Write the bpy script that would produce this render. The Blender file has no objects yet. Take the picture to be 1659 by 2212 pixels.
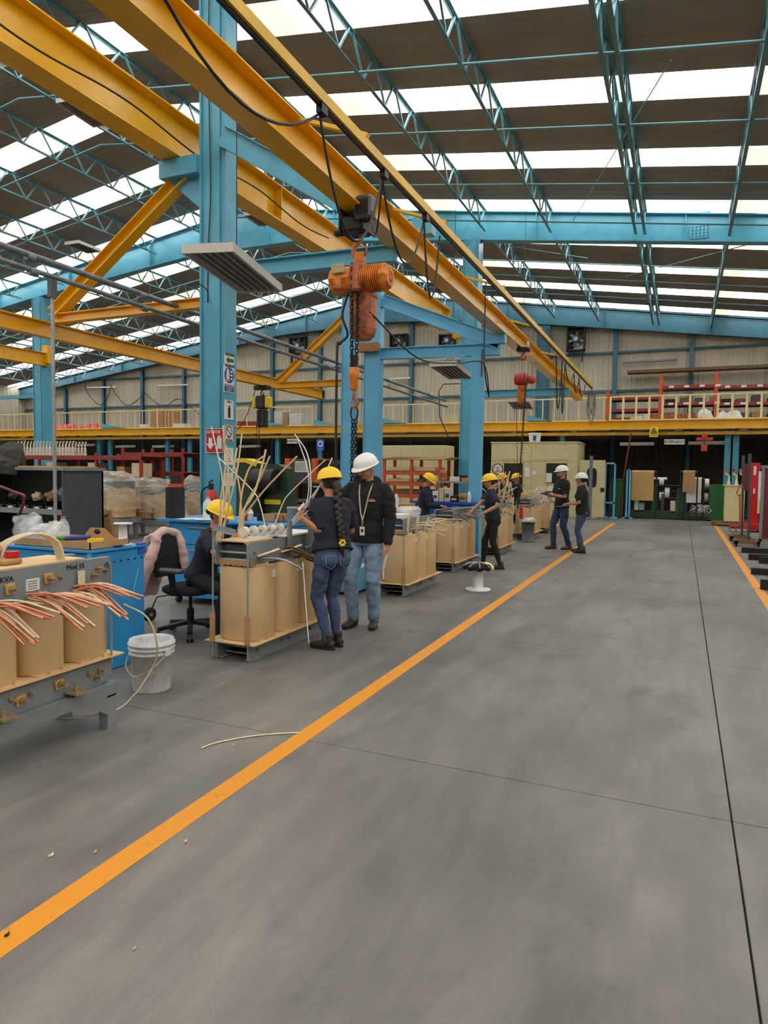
import bpy, math, random
import numpy as np
from mathutils import Vector, Matrix, noise, Quaternion
V = Vector
random.seed(7)
sc = bpy.context.scene
COL = sc.collection
PI = math.pi

# ------------------------------------------------------------------ camera
FPX, YAW, PITCH, ROLL, CAMZ = 1483.6, math.radians(23.4), math.radians(3.34), math.radians(0.79), 1.60
def _axes():
    f = V((-math.sin(YAW), math.cos(YAW), 0)); r = V((math.cos(YAW), math.sin(YAW), 0)); u = V((0, 0, 1))
    f2 = f*math.cos(PITCH) - u*math.sin(PITCH); u2 = u*math.cos(PITCH) + f*math.sin(PITCH)
    return r*math.cos(ROLL) + u2*math.sin(ROLL), -r*math.sin(ROLL) + u2*math.cos(ROLL), f2
AR, AU, AF = _axes()
cam = bpy.data.objects.new('camera', bpy.data.cameras.new('camera'))
COL.objects.link(cam)
cam.matrix_world = Matrix(((AR.x, AU.x, -AF.x, 0), (AR.y, AU.y, -AF.y, 0), (AR.z, AU.z, -AF.z, CAMZ), (0, 0, 0, 1)))
cam.data.sensor_fit = 'HORIZONTAL'; cam.data.sensor_width = 36
cam.data.lens = FPX/1659*36
cam.data.clip_start = .05; cam.data.clip_end = 300
sc.camera = cam
# ------------------------------------------------------------------ sky and exposure
w = bpy.data.worlds.new('overcast_sky'); sc.world = w; w.use_nodes = True
bg = w.node_tree.nodes['Background']
bg.inputs[0].default_value = (1.0, .985, .95, 1)
bg.inputs[1].default_value = 6.0
sc.view_settings.view_transform = 'Standard'; sc.view_settings.look = 'None'
sc.view_settings.gamma = 1; sc.view_settings.use_curve_mapping = False
sc.view_settings.exposure = 0.06
sc.cycles.max_bounces = 10; sc.cycles.diffuse_bounces = 5; sc.cycles.transparent_max_bounces = 12
sc.cycles.caustics_reflective = False; sc.cycles.caustics_refractive = False

def at(u, v, x=None, y=None, z=None):
    """point of the place seen at photo pixel (u, v) that lies on the plane x=, y= or z="""
    d = AF + AR*((u-829.5)/FPX) - AU*((v-1106)/FPX)
    c = V((0, 0, CAMZ))
    if x is not None: return c + d*(x/d.x)
    if y is not None: return c + d*(y/d.y)
    return c + d*((z-CAMZ)/d.z)

# ------------------------------------------------------------------ materials
def lin(c):
    return tuple(((x/255)/12.92 if x <= 10 else (((x/255)+.055)/1.055)**2.4) for x in c)
MATS = {}
def mat(name, rgb=None, rough=.6, metal=0., var=.12, scale=6., bump=0., bscale=40., alpha=1., trans=0., spec=.5, dark=None, stretch=None):
    if name in MATS: return MATS[name]
    m = bpy.data.materials.new(name); m.use_nodes = True; MATS[name] = m
    nt = m.node_tree; b = nt.nodes['Principled BSDF']
    col = lin(rgb)
    b.inputs['Roughness'].default_value = rough; b.inputs['Metallic'].default_value = metal
    b.inputs['Specular IOR Level'].default_value = spec
    b.inputs['Alpha'].default_value = alpha
    b.inputs['Transmission Weight'].default_value = trans
    b.inputs['Base Color'].default_value = (*col, 1)
    if var or bump:
        tc = nt.nodes.new('ShaderNodeTexCoord'); mp = nt.nodes.new('ShaderNodeMapping')
        nt.links.new(tc.outputs['Object'], mp.inputs[0])
        if stretch: mp.inputs['Scale'].default_value = stretch
    if var:
        n = nt.nodes.new('ShaderNodeTexNoise'); n.inputs['Scale'].default_value = scale
        n.inputs['Detail'].default_value = 6; n.inputs['Roughness'].default_value = .62
        nt.links.new(mp.outputs[0], n.inputs[0])
        r = nt.nodes.new('ShaderNodeValToRGB')
        d = lin(dark) if dark else tuple(x*(1-var*1.6) for x in col)
        l = tuple(min(1, x*(1+var)) for x in col)
        r.color_ramp.elements[0].position = .33; r.color_ramp.elements[0].color = (*d, 1)
        r.color_ramp.elements[1].position = .66; r.color_ramp.elements[1].color = (*l, 1)
        nt.links.new(n.outputs['Fac'], r.inputs[0]); nt.links.new(r.outputs[0], b.inputs['Base Color'])
    if bump:
        n2 = nt.nodes.new('ShaderNodeTexNoise'); n2.inputs['Scale'].default_value = bscale; n2.inputs['Detail'].default_value = 4
        nt.links.new(mp.outputs[0], n2.inputs[0])
        bp = nt.nodes.new('ShaderNodeBump'); bp.inputs['Strength'].default_value = bump; bp.inputs['Distance'].default_value = .02
        nt.links.new(n2.outputs['Fac'], bp.inputs['Height']); nt.links.new(bp.outputs[0], b.inputs['Normal'])
    return m

mat('blue_paint', (82, 162, 188), .36, var=.10, scale=3, bump=.05)
mat('truss_paint', (98, 146, 154), .45, var=.12, scale=4)
mat('light_blue_paint', (104, 182, 222), .4, var=.06, scale=3)
mat('bench_blue', (40, 142, 205), .42, var=.10, scale=4, bump=.04)
mat('deep_blue', (36, 88, 190), .42, var=.1, scale=4)
mat('yellow_paint', (230, 172, 8), .24, var=.07, scale=2.5, bump=.04)
mat('rail_yellow', (222, 174, 26), .4, var=.1, scale=3)
mat('cream_paint', (208, 196, 150), .5, var=.06, scale=3)
mat('pale_yellow', (226, 214, 160), .5, var=.05)
mat('hoist_orange', (222, 128, 22), .42, var=.25, scale=9, dark=(150, 72, 20), bump=.08)
mat('hoist_faded', (208, 116, 66), .5, var=.2, scale=7, dark=(90, 52, 38))
mat('hoist_red', (196, 62, 36), .45, var=.15, scale=8)
mat('rust_orange', (200, 84, 40), .5, var=.12, scale=6)
mat('rack_red', (152, 44, 36), .5, var=.15, scale=6)
mat('signal_red', (196, 28, 30), .4, var=.08, scale=5)
mat('black_steel', (34, 33, 33), .45, .3, var=.2, scale=10)
mat('chain_steel', (62, 58, 55), .35, .85, var=.2, scale=20)
mat('dark_cable', (26, 26, 28), .5, var=0)
mat('grey_cable', (98, 104, 108), .5, var=0)
mat('grey_paint', (132, 137, 142), .42, .1, var=.09, scale=6, bump=.04)
mat('dark_grey_paint', (78, 80, 84), .45, .1, var=.1, scale=6)
mat('galvanised', (165, 168, 168), .38, .55, var=.15, scale=12)
mat('pipe_grey', (120, 124, 128), .45, .3, var=.15, scale=8)
mat('fixture_white', (206, 204, 196), .4, var=.04)
mat('fixture_louvre', (156, 152, 144), .35, .35, var=.05)
mat('pressboard', (216, 184, 136), .62, var=.07, scale=2.2, bump=.03, bscale=80)
mat('pressboard_pale', (216, 184, 136), .62, var=.06, scale=3)
mat('cardboard', (176, 136, 92), .75, var=.1, scale=4, bump=.05)
mat('plywood', (206, 162, 100), .6, var=.12, scale=3, stretch=(1, 1, 6))
mat('timber', (156, 112, 62), .65, var=.22, scale=5, stretch=(1.5, 1, 9))
mat('copper', (216, 146, 112), .34, .45, var=.12, scale=30)
mat('insul_paper', (222, 206, 172), .7, var=.07, scale=20)
mat('brass', (176, 156, 116), .4, .55, var=.1, scale=30)
mat('white_plastic', (222, 224, 224), .42, var=.04, scale=8)
mat('dirty_white', (212, 215, 218), .45, var=.05, scale=14, dark=(186, 187, 188))
mat('paper_white', (228, 226, 220), .7, var=.03)
mat('black_plastic', (24, 24, 26), .5, var=.1, scale=12)
mat('black_fabric', (26, 27, 31), .92, var=.18, scale=30, bump=.2, bscale=200)
mat('rubber', (30, 30, 31), .7, var=.1)
mat('green_paint', (26, 92, 44), .42, var=.12, scale=4)
mat('dark_green_paint', (34, 62, 36), .45, var=.12, scale=4)
mat('machine_orange', (232, 102, 34), .42, var=.06)
mat('machine_grey', (74, 76, 80), .45, var=.08)
mat('kraft_paper', (188, 148, 92), .6, var=.06, scale=2)
mat('kraft_dark', (170, 130, 86), .6, var=.06, scale=2)
mat('wood_dark', (122, 88, 56), .7, var=.2, scale=4, stretch=(1, 1, 6))
mat('maroon', (112, 34, 40), .4, var=.12)
mat('window_dark', (44, 46, 46), .15, var=.1)
mat('soot', (40, 36, 33), .8, var=.2)
mat('sign_white', (226, 226, 216), .5, var=0)
mat('sign_blue', (38, 92, 190), .45, var=0)
mat('sign_navy', (46, 58, 140), .45, var=0)
mat('sign_red', (176, 34, 42), .45, var=0)
mat('sign_green', (40, 92, 66), .45, var=0)
mat('sign_yellow', (236, 206, 40), .45, var=0)
mat('ink', (28, 28, 28), .6, var=0)
mat('helmet_yellow', (255, 204, 2), .3, var=0)
mat('helmet_white', (232, 232, 230), .3, var=0)
mat('skin', (186, 128, 98), .55, var=.06, scale=14, bump=.03, bscale=120)
mat('skin_tan', (168, 112, 84), .55, var=.06, scale=14, bump=.03, bscale=120)
mat('hair_dark', (34, 24, 20), .5, var=.25, scale=40, stretch=(1, 1, .25), bump=.3, bscale=120)
mat('hair_brown', (66, 40, 32), .5, var=.25, scale=40, stretch=(1, 1, .25), bump=.3, bscale=120)
mat('navy_cloth', (30, 33, 50), .9, var=.12, scale=9, bump=.18, bscale=14)
mat('black_cloth', (25, 25, 28), .9, var=.12, scale=9, bump=.18, bscale=14)
mat('denim_dark', (64, 82, 114), .85, var=.22, scale=8, bump=.2, bscale=16)
mat('denim_light', (124, 148, 174), .85, var=.2, scale=6, bump=.2, bscale=16)
mat('denim_navy', (48, 64, 92), .85, var=.2, scale=7, bump=.2, bscale=16)
mat('trouser_black', (26, 26, 31), .9, var=.15, scale=8, bump=.2, bscale=16)
mat('boot_leather', (46, 41, 38), .5, var=.25, scale=16)
mat('boot_brown', (92, 64, 50), .55, var=.2, scale=16)
mat('boot_sole', (30, 28, 27), .75, var=.1)
mat('pink_cloth', (206, 172, 164), .9, var=.06, scale=6, bump=.3, bscale=9)
mat('bottle_blue', (150, 178, 200), .3, var=.04)
mat('liquid_pale', (206, 220, 214), .3, var=.05)
mat('grey_cloth', (66, 66, 62), .95, var=.2, scale=10, bump=.5, bscale=14)
mat('tarp', (206, 204, 198), .6, var=.12, scale=5, bump=.5, bscale=7)
mat('porcelain', (222, 212, 196), .3, var=.05)
mat('scrap_green', (60, 150, 60), .5, var=0)
mat('lanyard', (204, 194, 162), .7, var=.15, scale=60)
mat('logo_red', (200, 40, 56), .6, var=0)

def wrap_mat(name, rgb, alpha):
    m = mat(name, rgb, .22, var=.0); nt = m.node_tree; b = nt.nodes['Principled BSDF']
    tc = nt.nodes.new('ShaderNodeTexCoord'); n = nt.nodes.new('ShaderNodeTexNoise'); n.inputs['Scale'].default_value = 2.2; n.inputs['Detail'].default_value = 3
    n.inputs['Distortion'].default_value = 1.2
    mp = nt.nodes.new('ShaderNodeMapping'); mp.inputs['Scale'].default_value = (1, 1, 3.2); mp.inputs['Rotation'].default_value = (.3, .25, 0)
    nt.links.new(tc.outputs['Object'], mp.inputs[0]); nt.links.new(mp.outputs[0], n.inputs[0])
    r = nt.nodes.new('ShaderNodeMapRange'); r.inputs[1].default_value = .38; r.inputs[2].default_value = .64
    r.inputs[3].default_value = alpha*.3; r.inputs[4].default_value = min(1, alpha*1.35)
    nt.links.new(n.outputs['Fac'], r.inputs[0]); nt.links.new(r.outputs[0], b.inputs['Alpha'])
    bp = nt.nodes.new('ShaderNodeBump'); bp.inputs['Strength'].default_value = .2; bp.inputs['Distance'].default_value = .03
    nt.links.new(n.outputs['Fac'], bp.inputs['Height']); nt.links.new(bp.outputs[0], b.inputs['Normal'])
    return m
wrap_mat('stretch_wrap', (226, 220, 208), .42)
wrap_mat('clear_bag', (234, 236, 236), .5)
mat('clear_plastic', (214, 222, 224), .12, var=0, alpha=.42)

def floor_material():
    m = bpy.data.materials.new('concrete'); m.use_nodes = True; MATS['concrete'] = m
    nt = m.node_tree; N = nt.nodes; L = nt.links; b = N['Principled BSDF']
    geo = N.new('ShaderNodeNewGeometry')
    def nz(scale, detail, st=None, dist=0.):
        mp = N.new('ShaderNodeMapping'); L.new(geo.outputs['Position'], mp.inputs[0])
        if st: mp.inputs['Scale'].default_value = st
        n = N.new('ShaderNodeTexNoise'); n.inputs['Scale'].default_value = scale; n.inputs['Detail'].default_value = detail
        n.inputs['Roughness'].default_value = .65; n.inputs['Distortion'].default_value = dist
        L.new(mp.outputs[0], n.inputs[0]); return n
    big = nz(.55, 6, (1, .45, 1), .4); mid = nz(3.5, 8, (1, .5, 1), .3); fine = nz(60, 4); streak = nz(2.2, 7, (2.4, .35, 1), .5)
    r1 = N.new('ShaderNodeValToRGB'); e = r1.color_ramp.elements
    e[0].position = .36; e[0].color = (*lin((88, 85, 82)), 1); e[1].position = .64; e[1].color = (*lin((126, 122, 117)), 1)
    L.new(big.outputs['Fac'], r1.inputs[0])
    def mul(src, fac_node, lo, hi, a=.3, z=.7):
        mr = N.new('ShaderNodeMapRange'); mr.inputs[1].default_value = a; mr.inputs[2].default_value = z; mr.inputs[3].default_value = lo; mr.inputs[4].default_value = hi
        L.new(fac_node.outputs['Fac'], mr.inputs[0])
        mx = N.new('ShaderNodeMix'); mx.data_type = 'RGBA'; mx.blend_type = 'MULTIPLY'; mx.inputs[0].default_value = 1
        L.new(src, mx.inputs[6]); L.new(mr.outputs[0], mx.inputs[7]); return mx.outputs[2]
    c = mul(r1.outputs[0], mid, .80, 1.12); c = mul(c, streak, .84, 1.14); c = mul(c, fine, .93, 1.06)
    blot = nz(1.1, 5, None, .8); c = mul(c, blot, .72, 1.0, .30, .42)
    L.new(c, b.inputs['Base Color'])
    rr = N.new('ShaderNodeMapRange'); rr.inputs[1].default_value = .3; rr.inputs[2].default_value = .7; rr.inputs[3].default_value = .42; rr.inputs[4].default_value = .68
    L.new(mid.outputs['Fac'], rr.inputs[0]); L.new(rr.outputs[0], b.inputs['Roughness'])
    bp = N.new('ShaderNodeBump'); bp.inputs['Strength'].default_value = .12; bp.inputs['Distance'].default_value = .01
    L.new(fine.outputs['Fac'], bp.inputs['Height']); L.new(bp.outputs[0], b.inputs['Normal'])
    # worn aisle paint
    m2 = bpy.data.materials.new('line_paint'); m2.use_nodes = True; MATS['line_paint'] = m2
    nt = m2.node_tree; N = nt.nodes; L = nt.links; b = N['Principled BSDF']; geo = N.new('ShaderNodeNewGeometry')
    n = N.new('ShaderNodeTexNoise'); n.inputs['Scale'].default_value = 9; n.inputs['Detail'].default_value = 8; n.inputs['Roughness'].default_value = .7
    L.new(geo.outputs['Position'], n.inputs[0])
    r = N.new('ShaderNodeValToRGB'); e = r.color_ramp.elements
    e[0].position = .27; e[0].color = (*lin((146, 116, 66)), 1); e[1].position = .42; e[1].color = (*lin((216, 140, 22)), 1)
    L.new(n.outputs['Fac'], r.inputs[0]); L.new(r.outputs[0], b.inputs['Base Color']); b.inputs['Roughness'].default_value = .55
floor_material()
def skylight_material(name, tint, tr):
    m = bpy.data.materials.new(name); m.use_nodes = True; MATS[name] = m
    nt = m.node_tree; N = nt.nodes; L = nt.links; N.remove(N['Principled BSDF']); out = N['Material Output']
    t = N.new('ShaderNodeBsdfTransparent'); t.inputs[0].default_value = (*[x*tr for x in tint], 1)
    d = N.new('ShaderNodeBsdfTranslucent'); d.inputs[0].default_value = (*[x*tr for x in tint], 1)
    mx = N.new('ShaderNodeMixShader'); mx.inputs[0].default_value = .35
    L.new(t.outputs[0], mx.inputs[1]); L.new(d.outputs[0], mx.inputs[2]); L.new(mx.outputs[0], out.inputs[0])
skylight_material('skylight_sheet', (1, .99, .97), .85)
skylight_material('skylight_aged', (.95, .84, .62), .30)
mat('roof_underside', (152, 140, 128), .75, var=.06, scale=1.2)
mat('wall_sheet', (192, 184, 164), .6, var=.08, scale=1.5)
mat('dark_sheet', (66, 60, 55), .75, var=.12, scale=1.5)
mat('wall_blue', (52, 104, 124), .5, var=.1, scale=3)

# ------------------------------------------------------------------ mesh building
def frame_of(d, up=None):
    d = d.normalized()
    up = V((0, 0, 1)) if up is None else V(up)
    if abs(d.dot(up)) > .98: up = V((1, 0, 0)) if abs(d.x) < .9 else V((0, 1, 0))
    s = d.cross(up).normalized(); u = s.cross(d).normalized()
    return s, u, d
class MB:
    def __init__(s): s.v = []; s.f = []; s.sm = []; s.mi = []; s.m = 0
    def add(s, vs, fs, smooth=False):
        o = len(s.v); s.v += [tuple(p) for p in vs]
        for f in fs: s.f.append([i+o for i in f]); s.sm.append(smooth); s.mi.append(s.m)
        return s
    def hexa(s, p): return s.add(p, [(0, 3, 2, 1), (4, 5, 6, 7), (0, 1, 5, 4), (1, 2, 6, 5), (2, 3, 7, 6), (3, 0, 4, 7)])
    def bx(s, x0, x1, y0, y1, z0, z1):
        return s.hexa([(x0, y0, z0), (x1, y0, z0), (x1, y1, z0), (x0, y1, z0), (x0, y0, z1), (x1, y0, z1), (x1, y1, z1), (x0, y1, z1)])
    def box(s, c, sz, rot=None):
        c = V(c); h = [x/2 for x in sz]; P = []
        for k in (-1, 1):
            for i, j in ((-1, -1), (1, -1), (1, 1), (-1, 1)):
                p = V((i*h[0], j*h[1], k*h[2]))
                if rot is not None: p = rot @ p
                P.append(c+p)
        return s.hexa(P)
    def bbox(s, x0, x1, y0, y1, z0, z1, b=.01):
        """box with chamfered vertical and top edges"""
        q = [(x0+b, y0), (x1-b, y0), (x1, y0+b), (x1, y1-b), (x1-b, y1), (x0+b, y1), (x0, y1-b), (x0, y0+b)]
        cx, cy = (x0+x1)/2, (y0+y1)/2
        def ins(p): return (p[0]+(b if p[0] < cx else -b)*.7, p[1]+(b if p[1] < cy else -b)*.7)
        vs = [(*ins(p), z0) for p in q]+[(*p, z0+b) for p in q]+[(*p, z1-b) for p in q]+[(*ins(p), z1) for p in q]
        fs = [tuple(reversed(range(8))), tuple(range(24, 32))]
        for k in range(3):
            for i in range(8): j = (i+1) % 8; fs.append((k*8+i, k*8+j, k*8+8+j, k*8+8+i))
        return s.add(vs, fs)
    def bar(s, p0, p1, w, h, up=None):
        p0, p1 = V(p0), V(p1); a, u, d = frame_of(p1-p0, up); a = a*w/2; u = u*h/2
        return s.hexa([p0-a-u, p0+a-u, p1+a-u, p1-a-u, p0-a+u, p0+a+u, p1+a+u, p1-a+u])
    def ibeam(s, p0, p1, h, w, tf, tw, up=None):
        p0, p1 = V(p0), V(p1); a, u, d = frame_of(p1-p0, up)
        s.bar(p0+u*(h/2-tf/2), p1+u*(h/2-tf/2), w, tf, up); s.bar(p0-u*(h/2-tf/2), p1-u*(h/2-tf/2), w, tf, up)
        return s.bar(p0, p1, tw, h-2*tf, up)
    def angle(s, p0, p1, a, t, up=None, sx=1, sz=1):
        p0, p1 = V(p0), V(p1); si, u, d = frame_of(p1-p0, up)
        s.bar(p0+u*(sz*a/2), p1+u*(sz*a/2), t, a, up)
        return s.bar(p0+si*(sx*a/2), p1+si*(sx*a/2), a, t, up)
    def cyl(s, p0, p1, r0, r1=None, n=12, caps=True):
        r1 = r0 if r1 is None else r1
        p0, p1 = V(p0), V(p1); a, u, d = frame_of(p1-p0)
        vs = []
        for p, r in ((p0, r0), (p1, r1)):
            for i in range(n): t = 2*PI*i/n; vs.append(p+a*(r*math.cos(t))+u*(r*math.sin(t)))
        s.add(vs, [(i, (i+1) % n, n+(i+1) % n, n+i) for i in range(n)], True)
        if caps: s.add(vs[:n], [tuple(reversed(range(n)))]); s.add(vs[n:], [tuple(range(n))])
        return s
    def tube(s, pts, r, n=8, closed=False, caps=True):
        pts = [V(p) for p in pts]; m = len(pts)
        rs = r if isinstance(r, (list, tuple)) else [r]*m
        vs = []; ref = None
        for k, p in enumerate(pts):
            if closed: d = pts[(k+1) % m]-pts[k-1]
            else: d = pts[min(k+1, m-1)]-pts[max(k-1, 0)]
            d.normalize()
            if ref is None: a, u, _ = frame_of(d)
            else:
                u = (ref-d*ref.dot(d))
                u = u.normalized() if u.length > 1e-6 else frame_of(d)[1]
                a = d.cross(u)
            ref = u
            for i in range(n): t = 2*PI*i/n; vs.append(p+a*(rs[k]*math.cos(t))+u*(rs[k]*math.sin(t)))
        fs = []
        for k in range(m if closed else m-1):
            k2 = (k+1) % m
            for i in range(n): j = (i+1) % n; fs.append((k*n+i, k*n+j, k2*n+j, k2*n+i))
        s.add(vs, fs, True)
        if caps and not closed: s.add(vs[:n], [tuple(reversed(range(n)))]); s.add(vs[-n:], [tuple(range(n))])
        return s
    def lathe(s, prof, c=(0, 0, 0), d=(0, 0, 1), n=24, sx=1., smooth=True, caps=True):
        a, u, d = frame_of(V(d)); c = V(c); vs = []
        for r, h in prof:
            for i in range(n): t = 2*PI*i/n; vs.append(c+d*h+a*(r*math.cos(t)*sx)+u*(r*math.sin(t)))
        m = len(prof); fs = []
        for k in range(m-1):
            for i in range(n): j = (i+1) % n; fs.append((k*n+i, k*n+j, k*n+n+j, k*n+n+i))
        s.add(vs, fs, smooth)
        if caps:
            s.add(vs[:n], [tuple(reversed(range(n)))]); s.add(vs[-n:], [tuple(range(n))])
        return s
    def prism(s, poly, f, a0, a1):
        """poly of 2d points, f(x, y, a) -> 3d"""
        n = len(poly)
        vs = [f(x, y, a0) for x, y in poly]+[f(x, y, a1) for x, y in poly]
        return s.add(vs, [tuple(range(n)), tuple(reversed(range(n, 2*n)))]+[(i, n+i, n+(i+1) % n, (i+1) % n) for i in range(n)])
    def loft(s, rings, smooth=True, caps=True):
        n = len(rings[0]); m = len(rings); vs = [p for r in rings for p in r]; fs = []
        for k in range(m-1):
            for i in range(n): j = (i+1) % n; fs.append((k*n+i, k*n+j, k*n+n+j, k*n+n+i))
        s.add(vs, fs, smooth)
        if caps: s.add(rings[0], [tuple(reversed(range(n)))]); s.add(rings[-1], [tuple(range(n))])
        return s
    def ball(s, c, r, n=12, m=8, rot=None):
        r = (r, r, r) if isinstance(r, (int, float)) else r; c = V(c)
        rings = []
        for k in range(m+1):
            t = PI*k/m; t = min(max(t, .02), PI-.02); ring = []
            for i in range(n):
                q = 2*PI*i/n; p = V((r[0]*math.sin(t)*math.cos(q), r[1]*math.sin(t)*math.sin(q), -r[2]*math.cos(t)))
                if rot is not None: p = rot @ p
                ring.append(c+p)
            rings.append(ring)
        return s.loft(rings)
    def mesh(s, name, org=(0, 0, 0)):
        me = bpy.data.meshes.new(name); o = V(org)
        me.from_pydata([(p[0]-o.x, p[1]-o.y, p[2]-o.z) for p in s.v], [], s.f)
        me.polygons.foreach_set('use_smooth', s.sm)
        return me
    def build(s, name, mats, parent=None, org=None):
        """one mesh object; vertices are given in world space, the origin is the parent's (or org)"""
        if parent is not None: o3 = V(parent['_o']) if '_o' in parent else V((0, 0, 0))
        elif org is not None: o3 = V(org)
        else:
            a = np.array(s.v); o3 = V(((a[:, 0].min()+a[:, 0].max())/2, (a[:, 1].min()+a[:, 1].max())/2, a[:, 2].min()))
        me = s.mesh(name, o3)
        ml = mats if isinstance(mats, (list, tuple)) else [mats]
        for m in ml: me.materials.append(MATS[m])
        if len(ml) > 1: me.polygons.foreach_set('material_index', s.mi)
        return put(name, me, parent, o3)
ORG = {}
def put(name, me, parent=None, o3=(0, 0, 0)):
    o = bpy.data.objects.new(name, me); COL.objects.link(o)
    if parent is not None: o.parent = parent
    else: o.location = o3
    o['_o'] = tuple(o3)
    return o
def tag(o, label, cat, group=None):
    o['label'] = label; o['category'] = cat
    if group: o['group'] = group
    return o
def thing(name, label, cat, loc=(0, 0, 0), group=None):
    o = bpy.data.objects.new(name, None); COL.objects.link(o); o.location = loc; o['_o'] = tuple(loc)
    o.empty_display_size = .1
    return tag(o, label, cat, group)
def struct(o): o['kind'] = 'structure'; return o
def dup(root, loc, label=None, rotz=None, group=None):
    """copy of a thing with copies of its parts and sub-parts"""
    r = root.copy(); COL.objects.link(r); r.location = loc; r['_o'] = tuple(loc)
    if rotz is not None: r.rotation_euler = (0, 0, rotz)
    if label: r['label'] = label
    if group: r['group'] = group
    for ch in list(root.children):
        c = ch.copy(); COL.objects.link(c); c.parent = r
        for g in list(ch.children):
            d = g.copy(); COL.objects.link(d); d.parent = c
    return r
def text(s, c, size, m, parent, rot=(PI/2, 0, 0), name='lettering', ext=.0015, sx=1., bold=0.):
    cu = bpy.data.curves.new('t', 'FONT'); cu.body = s; cu.size = size; cu.align_x = 'CENTER'; cu.align_y = 'CENTER'; cu.extrude = ext
    cu.offset = bold*size; cu.resolution_u = 2; cu.space_line = .85
    o = bpy.data.objects.new('t', cu); COL.objects.link(o)
    me = bpy.data.meshes.new_from_object(o); bpy.data.objects.remove(o); bpy.data.curves.remove(cu)
    me.materials.clear(); me.materials.append(MATS[m]); me.name = name
    M = Matrix.Translation(V(c)-V(parent['_o'])) @ (rot if isinstance(rot, Matrix) else Matrix.Rotation(rot[2], 4, 'Z') @ Matrix.Rotation(rot[1], 4, 'Y') @ Matrix.Rotation(rot[0], 4, 'X')) @ Matrix.Diagonal((sx, 1, 1, 1))
    me.transform(M)
    return put(name, me, parent, parent['_o'])
def remesh(mb, voxel, smooth=3, fac=.5, fold=0., fscale=9., seed=0):
    """union of overlapping closed shapes as one continuous skin"""
    me = mb.mesh('r'); o = bpy.data.objects.new('r', me); COL.objects.link(o)
    m = o.modifiers.new('r', 'REMESH'); m.mode = 'VOXEL'; m.voxel_size = voxel
    if smooth: s = o.modifiers.new('s', 'SMOOTH'); s.iterations = smooth; s.factor = fac
    dg = bpy.context.evaluated_depsgraph_get(); dg.update()
    ne = bpy.data.meshes.new_from_object(o.evaluated_get(dg)); bpy.data.objects.remove(o); bpy.data.meshes.remove(me)
    if fold:
        n = len(ne.vertices); co = np.empty(n*3, np.float32); ne.vertices.foreach_get('co', co); co = co.reshape(-1, 3)
        no = np.empty(n*3, np.float32); ne.vertices.foreach_get('normal', no); no = no.reshape(-1, 3)
        d = np.array([noise.noise(V((p[0]*fscale+seed, p[1]*fscale, p[2]*fscale*1.7))) for p in co])
        co = co+no*(d*fold)[:, None]; ne.vertices.foreach_set('co', co.astype(np.float32).ravel())
    ne.polygons.foreach_set('use_smooth', [True]*len(ne.polygons))
    return ne
def skin(name, mb, m, parent, voxel=.01, smooth=3, fold=0., fscale=9., seed=0):
    ne = remesh(mb, voxel, smooth, .5, fold, fscale, seed); ne.name = name
    ne.transform(Matrix.Translation(-V(parent['_o'])))
    ne.materials.clear(); ne.materials.append(MATS[m])
    return put(name, ne, parent, parent['_o'])
def smoothpath(pts, k=6):
    """Catmull-Rom through the points"""
    P = [V(p) for p in pts]; P = [P[0]*2-P[1]]+P+[P[-1]*2-P[-2]]; out = []
    for i in range(1, len(P)-2):
        for j in range(k):
            t = j/k; a, b, c, d = P[i-1:i+3]
            out.append(.5*((2*b)+(c-a)*t+(2*a-5*b+4*c-d)*t*t+(3*b-a-3*c+d)*t**3))
    out.append(P[-2]); return out
# ================================================================== the building
RX, RZ, RS = -14.0, 10.5, .143          # ridge line and roof slope
def roofz(x): return RZ-RS*abs(x-RX)
XL, XR, YF, YB = -40., 11., -13., 32.5
# floor slabs with open joints
fb = MB(); fb.bx(XL, XR, YF, YB, -.25, -.02)
floor = struct(fb.build('floor', 'soot', org=(0, 0, 0)))
xs = [XL, -35.7, -29.7, -23.7, -17.7, -11.7, -5.7, .27, 6.27, XR]
ys = [YF, -8.5, -5.5, -2.5, .5, 3.5, 6.42, 9.48, 12.5, 15.5, 18.5, 21.5, 24.5, 27.5, 30.5, YB]
g = .0035
for i in range(len(xs)-1):
    for j in range(len(ys)-1):
        m = MB(); m.bbox(xs[i]+g, xs[i+1]-g, ys[j]+g, ys[j+1]-g, -.021, 0, .003)
        m.build('slab', 'concrete', floor)
for x, y1 in ((-2.04, 24.0), (1.06, 24.9)):
    m = MB(); k = 60
    for i in range(k):
        a = -2+(y1+2)*i/k; b = -2+(y1+2)*(i+1)/k
        m.bx(x-.058, x+.058, a, b, .0002, .0016)
    m.build('painted_line', 'line_paint', floor)

# walls -------------------------------------------------------------
def sheet_mesh(wd, h, pitch=.2, depth=.028, name='sheet'):
    """trapezoid ribbed sheet, x along the wall, ribs proud towards -y"""
    m = MB(); n = max(1, round(wd/pitch)); p = wd/n; prof = []
    for i in range(n): prof += [(i*p, 0), (i*p+p*.5, 0), (i*p+p*.62, -depth), (i*p+p*.88, -depth)]
    prof.append((wd, 0)); k = len(prof)
    for a, b in ((0, 0),):
        vs = [(x, y, z) for x, y in prof for z in (0, h)]
        m.add(vs, [(2*i, 2*i+2, 2*i+3, 2*i+1) for i in range(k-1)])
    # back skin, gives the sheet a thickness
    m.bx(0, wd, .004, .012, 0, h)
    return m
def shared(name, me, mname, parent, loc, rotz=0):
    if not me.materials: me.materials.append(MATS[mname])
    o = bpy.data.objects.new(name, me); COL.objects.link(o); o.parent = parent; o.location = V(loc)-V(parent['_o']); o.rotation_euler = (0, 0, rotz); return o
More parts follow.
